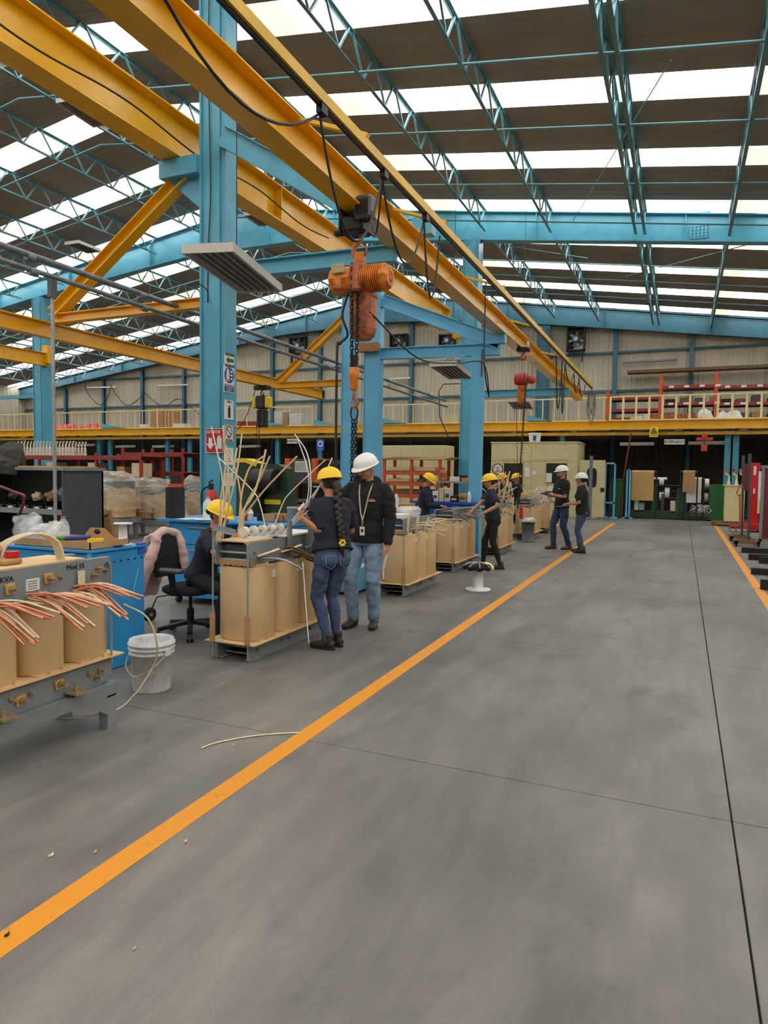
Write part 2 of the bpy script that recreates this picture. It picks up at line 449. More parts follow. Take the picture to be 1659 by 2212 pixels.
def wall(name, label=None):
    o = bpy.data.objects.new(name, None); COL.objects.link(o); o['_o'] = (0, 0, 0); o['kind'] = 'structure'; return o
wb = wall('wall_back')
for i in range(51):
    x = XL+i
    h = roofz(x+.5)+.05
    me = sheet_mesh(1.0, h-3.6).mesh('wall_panel')
    shared('wall_panel', me, 'wall_sheet', wb, (x, YB, 3.6))
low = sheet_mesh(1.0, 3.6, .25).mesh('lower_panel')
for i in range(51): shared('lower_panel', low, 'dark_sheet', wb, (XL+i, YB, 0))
for z in (5.3, 7.0):
    m = MB(); m.angle((XL, YB-.06, z), (XR, YB-.06, z), .1, .012); m.build('girt', 'wall_blue', wb)
for x in (-36.2, -33.0, -29.9, -26.8, -20.75, -17.8, -15.1, -12.6, -9.3, -2.9, .18, 3.3, 6.4):
    m = MB(); m.ibeam((x, YB-.15, 0), (x, YB-.15, roofz(x)-.7), .16, .17, .012, .02, up=(0, 1, 0)); m.build('wall_post', 'wall_blue', wb)
wl = wall('wall_left'); me = sheet_mesh(1.5, roofz(XL)+.1, .25).mesh('wall_panel')
for i in range(31): shared('wall_panel', me, 'wall_sheet', wl, (XL, YF+i*1.5, 0), PI/2)
wr = wall('wall_right'); me2 = sheet_mesh(1.5, roofz(XR)+.1, .25).mesh('wall_panel')
for i in range(31): shared('wall_panel', me2, 'wall_sheet', wr, (XR, YF+(i+1)*1.5, 0), -PI/2)
wf = wall('wall_front')
for i in range(51):
    x = XL+i
    z0 = 0
    me = sheet_mesh(1.0, roofz(x+.5)+.05-z0, .25).mesh('wall_panel')
    shared('wall_panel', me, 'wall_sheet', wf, (x+1, YF, z0), PI)

# roof --------------------------------------------------------------
ceil = bpy.data.objects.new('ceiling', None); COL.objects.link(ceil); ceil['_o'] = (0, 0, 0); ceil['kind'] = 'structure'
def roof_piece(name, m, y0, y1, side, x0, x1, dz=0, rib=.3):
    b = MB(); n = max(1, round((y1-y0)/rib)); p = (y1-y0)/n; prof = []
    for i in range(n): prof += [(y0+i*p, 0), (y0+i*p+p*.62, 0), (y0+i*p+p*.7, .012), (y0+i*p+p*.92, .012)]
    prof.append((y1, 0))
    for t in (0,):
        vs = []
        for y, h in prof: vs += [(x0, y, roofz(x0)+h+dz), (x1, y, roofz(x1)+h+dz)]
        b.add(vs, [(2*i, 2*i+1, 2*i+3, 2*i+2) for i in range(len(prof)-1)])
    return b.build(name, m, ceil)
y = 13.2-3.0*9
while y < YB+.1:
    for x0, x1 in ((XL-.3, RX), (RX, XR+.3)):
        roof_piece('skylight_panel', 'skylight_sheet', y, min(y+.93, YB+.3), 0, x0, x1)
        for a, b in ((y+.93, y+1.965), (y+1.965, y+3.0)):
            if a < YB: roof_piece('roof_panel', 'roof_underside', a, min(b, YB+.3), 0, x0, x1)
    # lap joints where two skylight sheets overlap
    if 9 < y:
        for xc in (1.2, -6.9, -21, -28):
            roof_piece('lap_joint', 'skylight_aged', y+.01, min(y+.92, YB+.3), 0, xc-.35, xc+.35+.1*math.sin(y*7+xc), -.012)
    y += 3.0
m = MB(); m.bx(RX-.35, RX+.35, YF, YB, RZ+.06, RZ+.1); m.build('ridge_cap', 'roof_underside', ceil)

# roof trusses spanning between the frames
FR = (-4.0, 8.0, 20.0, 32.0)
def truss(x, y0, y1):
    zb = roofz(x)-.66; zt = roofz(x)-.07
    root = MB(); root.angle((x, y0, zb), (x, y1, zb), .065, .01, sx=1, sz=1)
    o = root.build('roof_truss', 'truss_paint', ceil)
    t = MB(); t.angle((x, y0, zt), (x, y1, zt), .065, .01, sx=1, sz=-1); t.build('top_chord', 'truss_paint', o)
    n = 12; st = (y1-y0)/n
    for i in range(n):
        ya = y0+i*st
        w_ = MB(); w_.bar((x+.02, ya+st*.05, zt), (x+.02, ya+st*.52, zb+.02), .036, .036); w_.build('web_member', 'truss_paint', o)
        w_ = MB(); w_.bar((x+.02, ya+st*.52, zb+.02), (x+.02, ya+st*.92, zt), .036, .036); w_.build('web_member', 'truss_paint', o)
TX = [.85, -1.17, -1.4, -3.65, -5.55, -8.2, -10.7, -13.1, -15.4, -17.7, -20, -22.3, -24.6, -26.9, -29.2, -31.5, -33.8, -36.1, 3.1, 5.4]
for bay in range(len(FR)-1):
    for x in TX:
        if bay == 0 and x > -15: continue
        if bay == 0: truss(x, 2, 7.9)
        else: truss(x, FR[bay]+.12, FR[bay+1]-.12)
# transverse stay tubes under the roof
for yy, dz in ((11.35, .62), (13.72, .62), (16.45, .64), (19.1, .62), (23.0, .62), (24.9, .62), (27.4, .62), (29.9, .62)):
    for x0, x1 in ((-39, RX), (RX, 8)):
        m = MB(); m.cyl((x0, yy, roofz(x0)-dz), (x1, yy, roofz(x1)-dz), .022, n=8); m.build('stay_tube', 'truss_paint', ceil)
for x0, y0, x1, y1 in ((-.4, 12, -3, 19.6), (-9, 20.3, -3, 23), (2.2, 20.3, -2, 25), (-18, 20.3, -24, 26)):
    m = MB(); m.cyl((x0, y0, roofz(x0)-.45), (x1, y1, roofz(x1)-.45), .012, n=6); m.build('tie_rod', 'truss_paint', ceil)
RLX, RDX = -3.2, -2.5
rail_bot = lambda yy: 4.35-.0165*(yy-3.2)
# ================================================================== steel frame, cantilever brackets, rails
def rafter(yc, pts, name, label, m='blue_paint'):
    """tapered plate girder following the roof; pts = underside (x, z)"""
    t = thing(name, label, 'beam', (RX, yc, pts[0][1]))
    xs_ = sorted(set([p[0] for p in pts]+[RX])); und = lambda x: np.interp(x, [p[0] for p in pts], [p[1] for p in pts])
    top = lambda x: roofz(x)-.09
    n = len(xs_)
    for x0, x1 in zip(xs_[:-1], xs_[1:]):
        a, b, c, d = (x0, und(x0)), (x1, und(x1)), (x1, top(x1)), (x0, top(x0))
        w_ = MB(); w_.prism([a, b, c, d], lambda x, z, q: (x, q, z), yc-.01, yc+.01); w_.build('web', m, t)
        for (p, q) in ((a, b), (d, c)):
            f = MB(); f.bar((p[0], yc, p[1]), (q[0], yc, q[1]), .3, .025); f.build('flange', m, t)
        # stiffener plates
        k = max(1, int((x1-x0)/3))
        for i in range(k):
            xx = x0+(i+.5)*(x1-x0)/k
            s_ = MB(); s_.bx(xx-.008, xx+.008, yc-.12, yc+.12, und(xx)+.012, top(xx)-.012); s_.build('stiffener', m, t)
    return t
r1 = rafter(20, [(-40, 6.15), (-32, 7.25), (-24, 8.3), (-16, 9.12), (-12, 9.12), (-6, 8.45), (1.8, 7.47), (11, 6.2)], 'rafter_beam', 'big blue plate girder rafter crossing the hall above the hoists')
for zz, hh in ((7.78, .34), (8.36, .1)):
    m = MB(); m.bx(-.05, .42, 19.965, 19.99, zz, zz+hh); sp = m.build('splice_plate', 'blue_paint', r1)
    b = MB()
    for i in range(5):
        for j in range(4 if hh > .2 else 1): b.cyl((.02+i*.09, 19.95, zz+.05+j*.08), (.02+i*.09, 19.967, zz+.05+j*.08), .016, n=6)
    bo = b.build('bolt_group', 'black_steel', sp)
rafter(32.1, [(-40, 6.0), (-37, 6.64), (-25.4, 8.15), (-20, 8.85), (-14, 9.1), (-10, 8.9), (-5.5, 8.35), (3, 7.22), (11, 6.0)], 'rafter_beam', 'dark blue gable rafter running along the top of the back wall', 'wall_blue')
rafter(8, [(-40, 6.15), (-24, 8.3), (-16, 9.2), (-12, 9.2), (-6, 8.55), (1.8, 7.6), (11, 6.3)], 'rafter_beam', 'blue rafter beam resting on top of the nearest blue column')

def column(x0, x1, y0, y1, ztop, label, m='blue_paint'):
    t = thing('steel_column', label, 'column', ((x0+x1)/2, (y0+y1)/2, 0))
    s = MB(); s.bx(x0+.015, x1-.015, y0+.03, y1-.03, 0, ztop); s.build('shaft', m, t)
    for x in (x0, x1-.03):
        f = MB(); f.bx(x, x+.03, y0, y1, 0, ztop); f.build('flange', m, t)
    f = MB(); f.bx(x0+.1, x1-.1, y0+.008, y0+.03, 0, ztop); f.build('cover_plate', m, t)
    b = MB(); b.bx(x0-.1, x1+.1, y0-.1, y1+.1, 0, .025); bp = b.build('base_plate', m, t)
    q = MB()
    for sx in (x0-.05, x1+.05):
        for sy in (y0-.05, y1+.05): q.cyl((sx, sy, .025), (sx, sy, .07), .018, n=6)
    q.build('anchor_bolts', 'black_steel', bp)
    return t
CX0, CX1 = at(431, 700, y=7.78).x, at(487, 700, y=7.78).x
c1 = column(CX0, CX1, 7.78, 8.03, 8.5, 'nearest big blue steel column carrying the safety signs')
c3x = (at(993, 900, y=19.75).x, at(1027, 900, y=19.75).x)
c3 = column(c3x[0], c3x[1], 19.75, 20.2, 8.4, 'tall blue steel column behind the slim post, under the big rafter')
lcx = (at(72, 900, y=19.8).x, at(93, 900, y=19.8).x)
cl = column(lcx[0], lcx[1], 19.8, 20.3, 8.3, 'far blue steel column beside the grey conduit pole')
cb = column(-6.25, -5.75, 31.75, 32.25, 8.3, 'blue steel column standing against the back wall on the mezzanine', 'wall_blue')
# corbel, cantilever arm and tie of the near column (blue towards the aisle)
m = MB(); m.bx(-6.82, CX0, 7.72, 8.06, 5.62, 5.86); m.build('corbel', 'blue_paint', c1)
m = MB(); m.prism([(CX0, 5.62), (-6.75, 5.62), (CX0, 5.15)], lambda x, z, q: (x, q, z), 7.87, 7.9); m.build('corbel_gusset', 'blue_paint', c1)
m = MB(); m.ibeam((CX1-.02, 7.72, 4.235), (-3.215, 7.72, 4.205), .2, .14, .014, .012); m.build('cantilever_arm', 'blue_paint', c1)
m = MB(); m.ibeam((CX1-.02, 7.72, 6.02), (-3.23, 7.72, 4.47), .26, .14, .014, .012); m.build('tie_beam', 'blue_paint', c1)
m = MB(); m.bx(-3.22, -2.96, 8.2, 8.36, rail_bot(8.2)+.30, rail_bot(8.2)+.52); m.build('hanger_plate', 'blue_paint', c1)
# yellow bracket on its far side
m = MB(); m.ibeam((CX0, 7.9, 3.91), (-9.1, 7.9, 3.90), .14, .15, .012, .01); m.build('bracket_arm', 'yellow_paint', c1)
m = MB(); m.ibeam((-6.45, 7.9, 5.72), (-9.05, 7.9, 3.98), .18, .18, .014, .012); m.build('bracket_tie', 'yellow_paint', c1)
# yellow stop bracket on the middle column
m = MB(); m.bx(-6.42, c3x[0], 19.72, 20.0, 5.6, 6.05); m.build('crane_stop', 'yellow_paint', c3)
m = MB(); m.bx(lcx[1], lcx[1]+.3, 19.8, 20.1, 5.7, 6.4); m.build('crane_stop', 'yellow_paint', cl)

m = MB(); m.ibeam((c3x[1], 19.9, 3.93), (-3.0, 19.9, 3.93), .2, .15, .014, .012); m.build('cantilever_arm', 'blue_paint', c3)

# second cantilever stand
YG = 12.75
gx = [at(a, 800, y=YG).x for a in (742, 767, 790, 824, 1022, 1046)]
gt = thing('cantilever_stand', 'blue twin-post cantilever stand behind the hanging chain hoist', 'stand', ((gx[0]+gx[3])/2, YG, 0))
for x0, x1, zt, mm in ((gx[0], gx[1], 5.12, 'light_blue_paint'), (gx[2], gx[3], 5.2, 'light_blue_paint')):
    m = MB(); m.ibeam(((x0+x1)/2, YG, 0), ((x0+x1)/2, YG, zt), x1-x0, .2, .014, .16, up=(1, 0, 0)); m.build('post', mm, gt)
    m = MB(); m.bx(x0-.06, x1+.06, YG-.16, YG+.16, 0, .02); m.build('base_plate', 'blue_paint', gt)
m = MB(); m.ibeam((gx[3], YG, 3.96), (-3.2, YG, 3.915), .22, .15, .014, .012); m.build('cantilever_arm', 'light_blue_paint', gt)
m = MB(); m.ibeam((gx[3], YG, 5.02), (-3.22, YG, 4.04), .24, .15, .014, .012); m.build('tie_beam', 'light_blue_paint', gt)
m = MB(); m.bx(-3.3, -3.1, YG-.08, YG+.08, 4.02, rail_bot(YG)+.01); m.build('seat_plate', 'light_blue_paint', gt)
m = MB(); m.ibeam(((gx[4]+gx[5])/2, YG-.05, 0), ((gx[4]+gx[5])/2, YG-.05, 3.85), gx[5]-gx[4], .18, .012, .17, up=(1, 0, 0)); m.build('support_post', 'light_blue_paint', gt)
m = MB(); m.bx(gx[4]-.05, gx[5]+.05, YG-.18, YG+.1, 0, .02); m.build('base_plate', 'grey_paint', gt)
m = MB(); m.bx(gx[5]-.02, gx[5]+.01, YG-.16, YG-.14, 3.4, 3.9); m.build('angle_clip', 'dark_grey_paint', gt)
m = MB(); m.ibeam((gx[0], YG, 3.42), (at(600, 820, y=YG).x, YG, 3.42), .13, .14, .012, .01); m.build('bracket_arm', 'yellow_paint', gt)
m = MB(); m.ibeam((gx[0], YG, 4.72), (at(603, 805, y=YG).x, YG, 3.5), .14, .14, .012, .01); m.build('bracket_tie', 'yellow_paint', gt)
wbk = MB(); wbk.bbox(at(777, 745, y=YG-.2).x, at(819, 745, y=YG-.2).x, YG-.26, YG-.13, 3.98, 4.15, .008)
tag(wbk.build('wood_block', 'timber'), 'short brown timber block wedged on the blue stand behind the hoist chain', 'block')

# runway beams
def beam_thing(name, label, p0, p1, h, w_, m, tf=.02, tw=.014, stiff=0):
    p0, p1 = V(p0), V(p1)
    t = thing(name, label, 'beam', p0)
    a, u, d = frame_of(p1-p0)
    for nm, k in (('top_flange', 1), ('bottom_flange', -1)):
        f = MB(); f.bar(p0+u*(k*(h/2-tf/2)), p1+u*(k*(h/2-tf/2)), w_, tf); f.build(nm, m, t)
    wb_ = MB(); wb_.bar(p0, p1, tw, h-2*tf); wb_.build('web', m, t)
    for i in range(stiff):
        q = p0.lerp(p1, i/(max(1, stiff-1))); 
        s = MB(); s.bar(q-d*.008, q+d*.008, w_*.94, h-2*tf); s.build('stiffener', m, t)
    return t
rw = beam_thing('runway_beam', 'deep yellow runway beam along the column line, passing behind the sign column', (-6.62, 1.0, 6.2), (-6.62, 19.7, 6.12), .6, .32, 'yellow_paint', stiff=3)
pts = [(-6.44, 1, 6.0)]+[(-6.44, yy, 6.12-.1*math.sin((yy-1)*1.1)**2-.15*((yy-6) > 0)*0) for yy in np.arange(1.6, 12.2, .4)]
m = MB(); m.tube(smoothpath(pts, 3), .012, 6); m.build('cable', 'dark_cable', rw)
rl = beam_thing('monorail_beam', 'long yellow monorail beam over the aisle edge carrying both orange hoists', (RLX, 1.4, rail_bot(1.4)+.15), (RLX, 23.4, rail_bot(23.4)+.15), .30, .23, 'yellow_paint', .014, .012)
for yy in (23.38, 1.4):
    m = MB(); m.bx(RLX-.115, RLX+.115, yy, yy+.012, rail_bot(yy), rail_bot(yy)+.30); m.build('end_plate', 'yellow_paint', rl)
rod_z = lambda yy: 4.31-.0095*(yy-3.5)
fr = MB(); fr.bar((RDX, 1.8, rod_z(1.8)), (RDX, 20.9, rod_z(20.9)), .062, .08)
fro = fr.build('festoon_rail', 'rail_yellow', rl)
fr2 = MB(); fr2.bar((RDX-.005, 1.8, rod_z(1.8)-.05), (RDX-.005, 20.9, rod_z(20.9)-.05), .028, .022); fr2.build('slot', 'black_steel', fro)
for yy in (5.25, 7.3, 10.0, 12.9, 16.2, 19.1):
    m = MB(); m.bar((RLX, yy, rail_bot(yy)+.315), (RDX+.04, yy, rod_z(yy)+.055), .055, .03); m.build('cross_arm', 'rail_yellow', rl)
for i, yy in enumerate((3.0, 4.54, 5.68, 6.75)):
    m = MB(); m.box((RDX, yy, rod_z(yy)-.075), (.05, .09, .07)); m.build('cable_trolley', 'black_steel', rl)
# festoon cable loops
ft = thing('festoon_cable', 'black looping power cable hanging from the yellow festoon rail', 'cable', (RDX, 5, 3))
def loop(a, b, sag, r=.011, k=14):
    a, b = V(a), V(b)
    return [a.lerp(b, i/k)-V((0, 0, sag*4*(i/k)*(1-i/k))) for i in range(k+1)]
ys_ = [(2.6, 4.54, .4), (4.54, 5.68, .72), (5.68, 6.75, .58), (6.75, 7.25, .72)]
for a, b, s in ys_:
    m = MB(); m.tube(loop((RDX-.02, a, rod_z(a)-.1), (RDX-.02, b, rod_z(b)-.1), s), .011, 6); m.build('cable_loop', 'dark_cable', ft)
m = MB(); m.tube(loop((RDX-.02, 5.68, rod_z(5.7)-.1), (RDX-.45, 6.4, 4.2), .34), .009, 6); m.build('cable_loop', 'dark_cable', ft)
ft2 = thing('festoon_cable', 'black cable loops hanging by the second hoist near the beam tip', 'cable', (RDX, 16, 3))
for a, b, s in ((15.0, 15.8, 1.1), (15.8, 16.2, 1.15), (16.2, 17.6, .35), (17.6, 18.5, .45), (18.5, 19.8, .4)):
    m = MB(); m.tube(loop((RDX-.05, a, rod_z(a)-.06), (RDX-.05, b, rod_z(b)-.06), s), .013, 6); m.build('cable_loop', 'dark_cable', ft2)
ck = thing('coiled_cable', 'bundle of grey cable coils hanging at the tip of the yellow rail', 'cable', (RDX, 20.85, 3))
for i in range(7):
    a = i*.9; r = .07+.012*i; hgt = .26+.03*i
    m = MB(); m.tube([(RDX+r*1.15*math.cos(t)*math.cos(a), 20.85+r*1.15*math.cos(t)*math.sin(a), 4.06-hgt*1.15+hgt*1.15*math.sin(t)) for t in np.linspace(PI/2, PI/2+2*PI, 24)], .008, 5); m.build('cable_coil', 'grey_cable', ck)
rl2 = beam_thing('monorail_beam', 'dull yellow monorail beam on the far side, hung from yellow brackets', (-9.2, 3.0, 3.76), (-9.2, 16.9, 3.70), .24, .17, 'yellow_paint', .014, .012)
beam_thing('runway_beam', 'short yellow runway beam ending at the far blue column', (-23.3, 8, 5.85), (-23.3, 20, 5.85), .5, .26, 'yellow_paint')
m = MB(); m.bx(-9.24, -9.16, 16.85, 16.93, 3.58, 3.84); m.build('end_stop', 'black_steel', rl2)

# pipes on the column line
for nm, za, zb, xx, mm, lab in (('compressed_air_pipe', 3.905, 3.80, -6.66, 'pipe_grey', 'upper of two parallel grey pipes running behind the sign column'), ('conduit_pipe', 3.74, 3.62, -6.62, 'pipe_grey', 'lower of two parallel grey pipes running behind the sign column')):
    t = thing(nm, lab, 'pipe', (xx, 10, 3.6))
    m = MB(); m.cyl((xx, 1.5, za+.06), (xx, 20, zb-.02), .034 if nm[0] == 'c' and 'air' in nm else .028, n=10); m.build('pipe_run', mm, t)
    for yy in (5.5, 7.2, 10.4, 12.3, 15.5, 18.4):
        m = MB(); m.cyl((xx, yy-.05, za-(yy-5)*.0075), (xx, yy+.05, za-(yy-5)*.0075), .045, n=10); m.build('coupling', 'pipe_grey', t)
    for yy in (9.1, 11.4):
        if 'air' in nm: m = MB(); m.bar((xx+.035, yy, 3.6), (xx+.035, yy, 3.93), .01, .02); m.build('pipe_strap', 'galvanised', t)
cp = thing('conduit_pole', 'slim vertical grey conduit pole rising to the parallel pipes', 'pole', (-6.64, 5.7, 0))
m = MB(); m.cyl((-6.56, 5.7, 0), (-6.56, 5.7, 3.7), .02, n=10); m.build('pole', 'galvanised', cp)
m = MB(); m.bx(-6.59, -6.53, 5.66, 5.74, 3.5, 3.7); m.build('junction_box', 'dark_grey_paint', cp)
for zz in (1.3, 2.5): 
    m = MB(); m.cyl((-6.56, 5.7, zz), (-6.56, 5.7, zz+.05), .028, n=10); m.build('coupling', 'galvanised', cp)
# blue horizontal beam and wires at the far blue column
m = MB(); m.bar((-30, 20, 4.45), (lcx[0], 20, 4.45), .12, .14); tag(m.build('tie_beam', 'blue_paint'), 'thin blue beam joining the far blue column near roof bracing', 'beam')
m = MB(); m.bar((-31, 20.1, 4.0), (-25.6, 20.1, 6.3), .08, .08); tag(m.build('brace_bar', 'blue_paint'), 'slanted teal brace bar at the far edge beside the blue column', 'beam')

# light fixtures ------------------------------------------------------
def fixture(pa, pb, z, wd, label, cord, n=6):
    a, b = at(*pa, z=z), at(*pb, z=z); d = (b-a).normalized(); s = V((d.y, -d.x, 0)); c = (a+b)/2; L = (b-a).length
    t = thing('high_bay_light', label, 'light', c)
    R = Matrix((s, d, V((0, 0, 1)))).transposed()
    h = .07
    for k in (-1, 1):
        m = MB(); m.box(c+s*(k*wd/2)+V((0, 0, h/2)), (.02, L, h), R); m.build('side_panel', 'fixture_white', t)
        m = MB(); m.box(c+d*(k*L/2)+V((0, 0, h/2)), (wd+.02, .02, h), R); m.build('end_panel', 'fixture_white', t)
    m = MB(); m.box(c+V((0, 0, h+.01)), (wd+.02, L+.02, .02), R); m.build('housing', 'fixture_white', t)
    for i in range(n):
        o = s*((i+.5)/n-.5)*wd*.94
        m = MB(); m.cyl(c+o-d*L*.47+V((0, 0, .035)), c+o+d*L*.47+V((0, 0, .035)), .014, n=8); m.build('lamp_tube', 'fixture_louvre', t)
        if i: 
            o2 = s*(i/n-.5)*wd*.94; m = MB(); m.box(c+o2+V((0, 0, .03)), (.008, L*.97, .055), R); m.build('louvre', 'fixture_louvre', t)
    for k in (-1, 1):
        p = c+d*(k*L*.42)+V((0, 0, h+.02)); m = MB(); m.tube([p, p.lerp(c, .55)+V((0, 0, .22))], .004, 5); m.build('suspension_wire', 'dark_cable', t)
    if cord: m = MB(); m.cyl(c.lerp(c, 1)+V((0, 0, h+.2)), V((c.x, c.y, roofz(c.x)-.02)), .006, n=5); m.build('cord', 'dark_cable', t)
    return t
fixture((449, 546), (562, 632), 3.72, .52, 'large white tube light with grey louvres hanging in front of the sign column', 8.6)
fixture((142, 219), (221, 272), 9.35, .5, 'white tube light high under the skylights near the yellow runway beam', roofz(-12.5)-.1, 6)
fixture((545, 464), (578, 487), 8.75, .55, 'small tube light hanging beside the big blue rafter web', roofz(-11)-.1, 6)
fixture((155, 527), (203, 546), 8.5, .55, 'thin tube light at the far end of the big blue rafter', roofz(-18)-.1, 6)
fixture((957, 791), (995, 819), 3.6, .5, 'white tube light hung low beneath the cantilever arm', roofz(-4)-.2, 6)
fixture((1119, 868), (1131, 884), 3.35, .5, 'dark tube light hanging just below the second hoist', roofz(-4)-.2, 6)
# ================================================================== hoists
def chain(p0, p1, pitch=.028, wid=.022, r=.0042, mbx=None):
    p0, p1 = V(p0), V(p1); a, u, d = frame_of(p1-p0); L = (p1-p0).length; n = int(L/pitch); m = mbx or MB()
    for i in range(n):
        c = p0+d*((i+.5)*pitch); s = a if i % 2 else u
        path = []
        for k in range(8):
            t = 2*PI*(k+.5)/8; path.append(c+s*(math.cos(t)*wid/2)+d*(math.sin(t)*pitch*.72))
        m.tube(path, r, 5, closed=True)
    return m
def hook_path(c, s, R, up):
    """C-shaped hook below point c, opening towards -s"""
    pts = [c+V((0, 0, up)), c+V((0, 0, R*1.15))]
    for k in range(0, 11):
        t = math.radians(60-k*27); pts.append(c+s*(R*math.cos(t))+V((0, 0, R*math.sin(t)-R*.1)))
    return pts
X = V((1, 0, 0))
h1 = thing('chain_hoist', 'big orange electric chain hoist hanging in front of the twin blue posts', 'hoist', (-2.72, 5.66, 3.3))
hx, hy = -2.72, 5.66
for k in (-1, 1):
    m = MB(); m.bx(hx-.03+k*.115-.008, hx-.03+k*.115+.008, hy-.13, hy+.13, 3.72, 4.0); m.build('trolley_plate', 'black_steel', h1)
    for q in (-.07, .07):
        m = MB(); m.cyl((hx-.03+k*.1, hy+q, 3.97), (hx-.03+k*.07, hy+q, 3.97), .035, n=14); m.build('trolley_wheel', 'chain_steel', h1)
m = MB(); m.bbox(hx-.15, hx+.08, hy-.11, hy+.11, 3.72, 3.86, .02); m.build('trolley_body', 'black_steel', h1)
m = MB(); m.bbox(hx+.01, hx+.17, hy-.16, hy-.02, 3.80, 4.0, .02); tr = m.build('trolley_motor', 'machine_grey', h1)
m = MB(); m.bx(hx+.03, hx+.15, hy-.166, hy-.158, 3.83, 3.96); m.build('motor_lid', 'black_steel', tr)
m = MB(); m.cyl((hx-.22, hy-.05, 3.74), (hx-.15, hy-.05, 3.74), .035, n=12); m.build('buffer', 'black_steel', h1)
m = MB(); m.tube(hook_path(V((hx, hy, 3.59)), -X, .066, .14), [.014, .018]+[.024]*6+[.018, .014, .01, .008, .005], 8); m.build('top_hook', 'hoist_faded', h1)
m = MB(); m.bbox(hx-.045, hx+.045, hy-.035, hy+.035, 3.43, 3.56, .012); m.build('suspension_lug', 'hoist_orange', h1)
# gear case, stator with fins, fan cover
m = MB(); m.lathe([(.085, -.27), (.115, -.262), (.128, -.22), (.128, -.06), (.118, -.05)], (hx, hy, 3.32), X, 8, smooth=False); gb = m.build('gear_case', 'hoist_orange', h1)
m = MB(); m.bbox(hx-.22, hx-.09, hy-.135, hy-.125, 3.36, 3.44, .004); m.build('rating_plate', 'brass', gb)
m = MB(); m.bbox(hx-.2, hx-.12, hy-.14, hy-.1, 3.22, 3.32, .008); m.build('access_cover', 'hoist_orange', gb)
m = MB(); m.bbox(hx-.06, hx+.05, hy-.11, hy+.11, 3.2, 3.45, .02); m.build('chain_guide_body', 'hoist_faded', h1)
m = MB()
for i in range(9): m.cyl((hx+.055+i*.019, hy, 3.32), (hx+.064+i*.019, hy, 3.32), .122, n=24)
m.cyl((hx+.05, hy, 3.32), (hx+.235, hy, 3.32), .102, n=24); m.build('motor_fins', 'hoist_orange', h1)
m = MB(); m.lathe([(.122, .225), (.122, .26), (.085, .30), (.03, .302)], (hx, hy, 3.32), X, 10, smooth=False); fc = m.build('fan_cover', 'hoist_orange', h1)
for i in range(8):
    t = 2*PI*i/8; m = MB(); m.bar((hx+.303, hy+.028*math.cos(t), 3.32+.028*math.sin(t)), (hx+.268, hy+.112*math.cos(t), 3.32+.112*math.sin(t)), .012, .02); m.build('fan_rib', 'rust_orange', fc)
# chain container
q = lambda x, z, a: (x, a, z)
m = MB(); bx0, bx1 = at(757, 690, y=5.72).x, at(807, 690, y=5.72).x
rings = []
for z, s in ((2.80, .6), (2.84, .86), (2.9, 1.0), (3.17, 1.0), (3.18, 1.05), (3.21, 1.05)):
    c = (bx0+bx1)/2; w_ = (bx1-bx0)/2*s; d_ = .1*s
    rings.append([V((c+math.copysign(abs(math.cos(t))**.5, math.cos(t))*w_, 5.74+math.copysign(abs(math.sin(t))**.5, math.sin(t))*d_, z)) for t in np.linspace(0, 2*PI, 17)[:-1]])
m.loft(rings, smooth=False); m.build('chain_container', 'hoist_faded', h1)
m = chain((hx-.028, hy-.1, 3.44), (hx-.03, hy-.08, 2.52), .036, .032, .0062); chain((hx+.014, hy-.07, 3.2), (hx+.006, hy-.06, 2.52), .036, .032, .0062, m)
o = m.build('load_chain', 'chain_steel', h1); o['kind'] = 'stuff'
m = MB(); m.lathe([(.022, 0), (.034, .02), (.036, .09), (.045, .11), (.045, .2), (.038, .21)], (hx-.01, hy-.07, 2.32), n=12); m.build('hook_block', 'hoist_orange', h1)
m = MB()
for i in range(7): m.lathe([(.034, 0), (.038, .006), (.034, .012)], (hx-.01, hy-.07, 2.54+i*.014), n=12)
m.build('bumper_spring', 'black_steel', h1)
m = MB(); m.tube(hook_path(V((hx-.005, hy-.07, 2.215)), X, .032, .11), [.012, .014]+[.014]*7+[.012, .009, .007, .005], 8); hk = m.build('load_hook', 'hoist_orange', h1)
m = MB(); m.bar((hx-.015, hy-.085, 2.275), (hx-.03, hy-.085, 2.225), .012, .006); m.build('safety_latch', 'galvanised', hk)
sl = thing('chain_sling', 'dark chain sling with an oval ring hanging from the big orange hoist hook', 'chain', (hx, hy-.07, 1.3))
m = MB(); m.tube([(hx-.005+.035*math.cos(t), hy-.07, 2.125+.066*math.sin(t)+(.0)) for t in np.linspace(0, 2*PI, 21)[:-1]], .0085, 8, closed=True); m.build('oval_ring', 'black_steel', sl)
m = chain((hx-.012, hy-.085, 2.06), (hx-.02, hy-.09, 1.2), .03, .027, .0055); chain((hx+.006, hy-.06, 2.06), (hx+.0, hy-.06, 1.2), .03, .027, .0055, m)
o = m.build('sling_chain', 'black_steel', sl); o['kind'] = 'stuff'
m = MB(); m.tube(hook_path(V((hx-.01, hy-.07, 1.13)), X, .03, .09), .010, 8); m.build('sling_hook', 'hoist_orange', sl)
m = MB(); m.tube(smoothpath([(hx-.08, hy-.06, 3.2), (hx-.13, hy-.08, 3.0), (hx-.09, hy-.05, 2.83), (hx-.15, hy-.09, 2.74), (hx-.17, hy-.1, 2.6), (hx-.17, hy-.1, 1.0)]), .012, 6); m.build('pendant_cable', 'dark_cable', h1)
m = MB(); m.tube(smoothpath([(hx+.1, hy, 3.03), (hx+.3, hy+.7, 2.72), (hx+.45, hy+1.5, 2.78), (hx+.58, hy+2.1, 2.86), (hx+.6, hy+2.3, 2.5), (hx+.56, hy+2.2, 2.9), (hx+.56, hy+2.2, 3.8)]), .008, 6); m.build('supply_cable', 'dark_cable', h1)

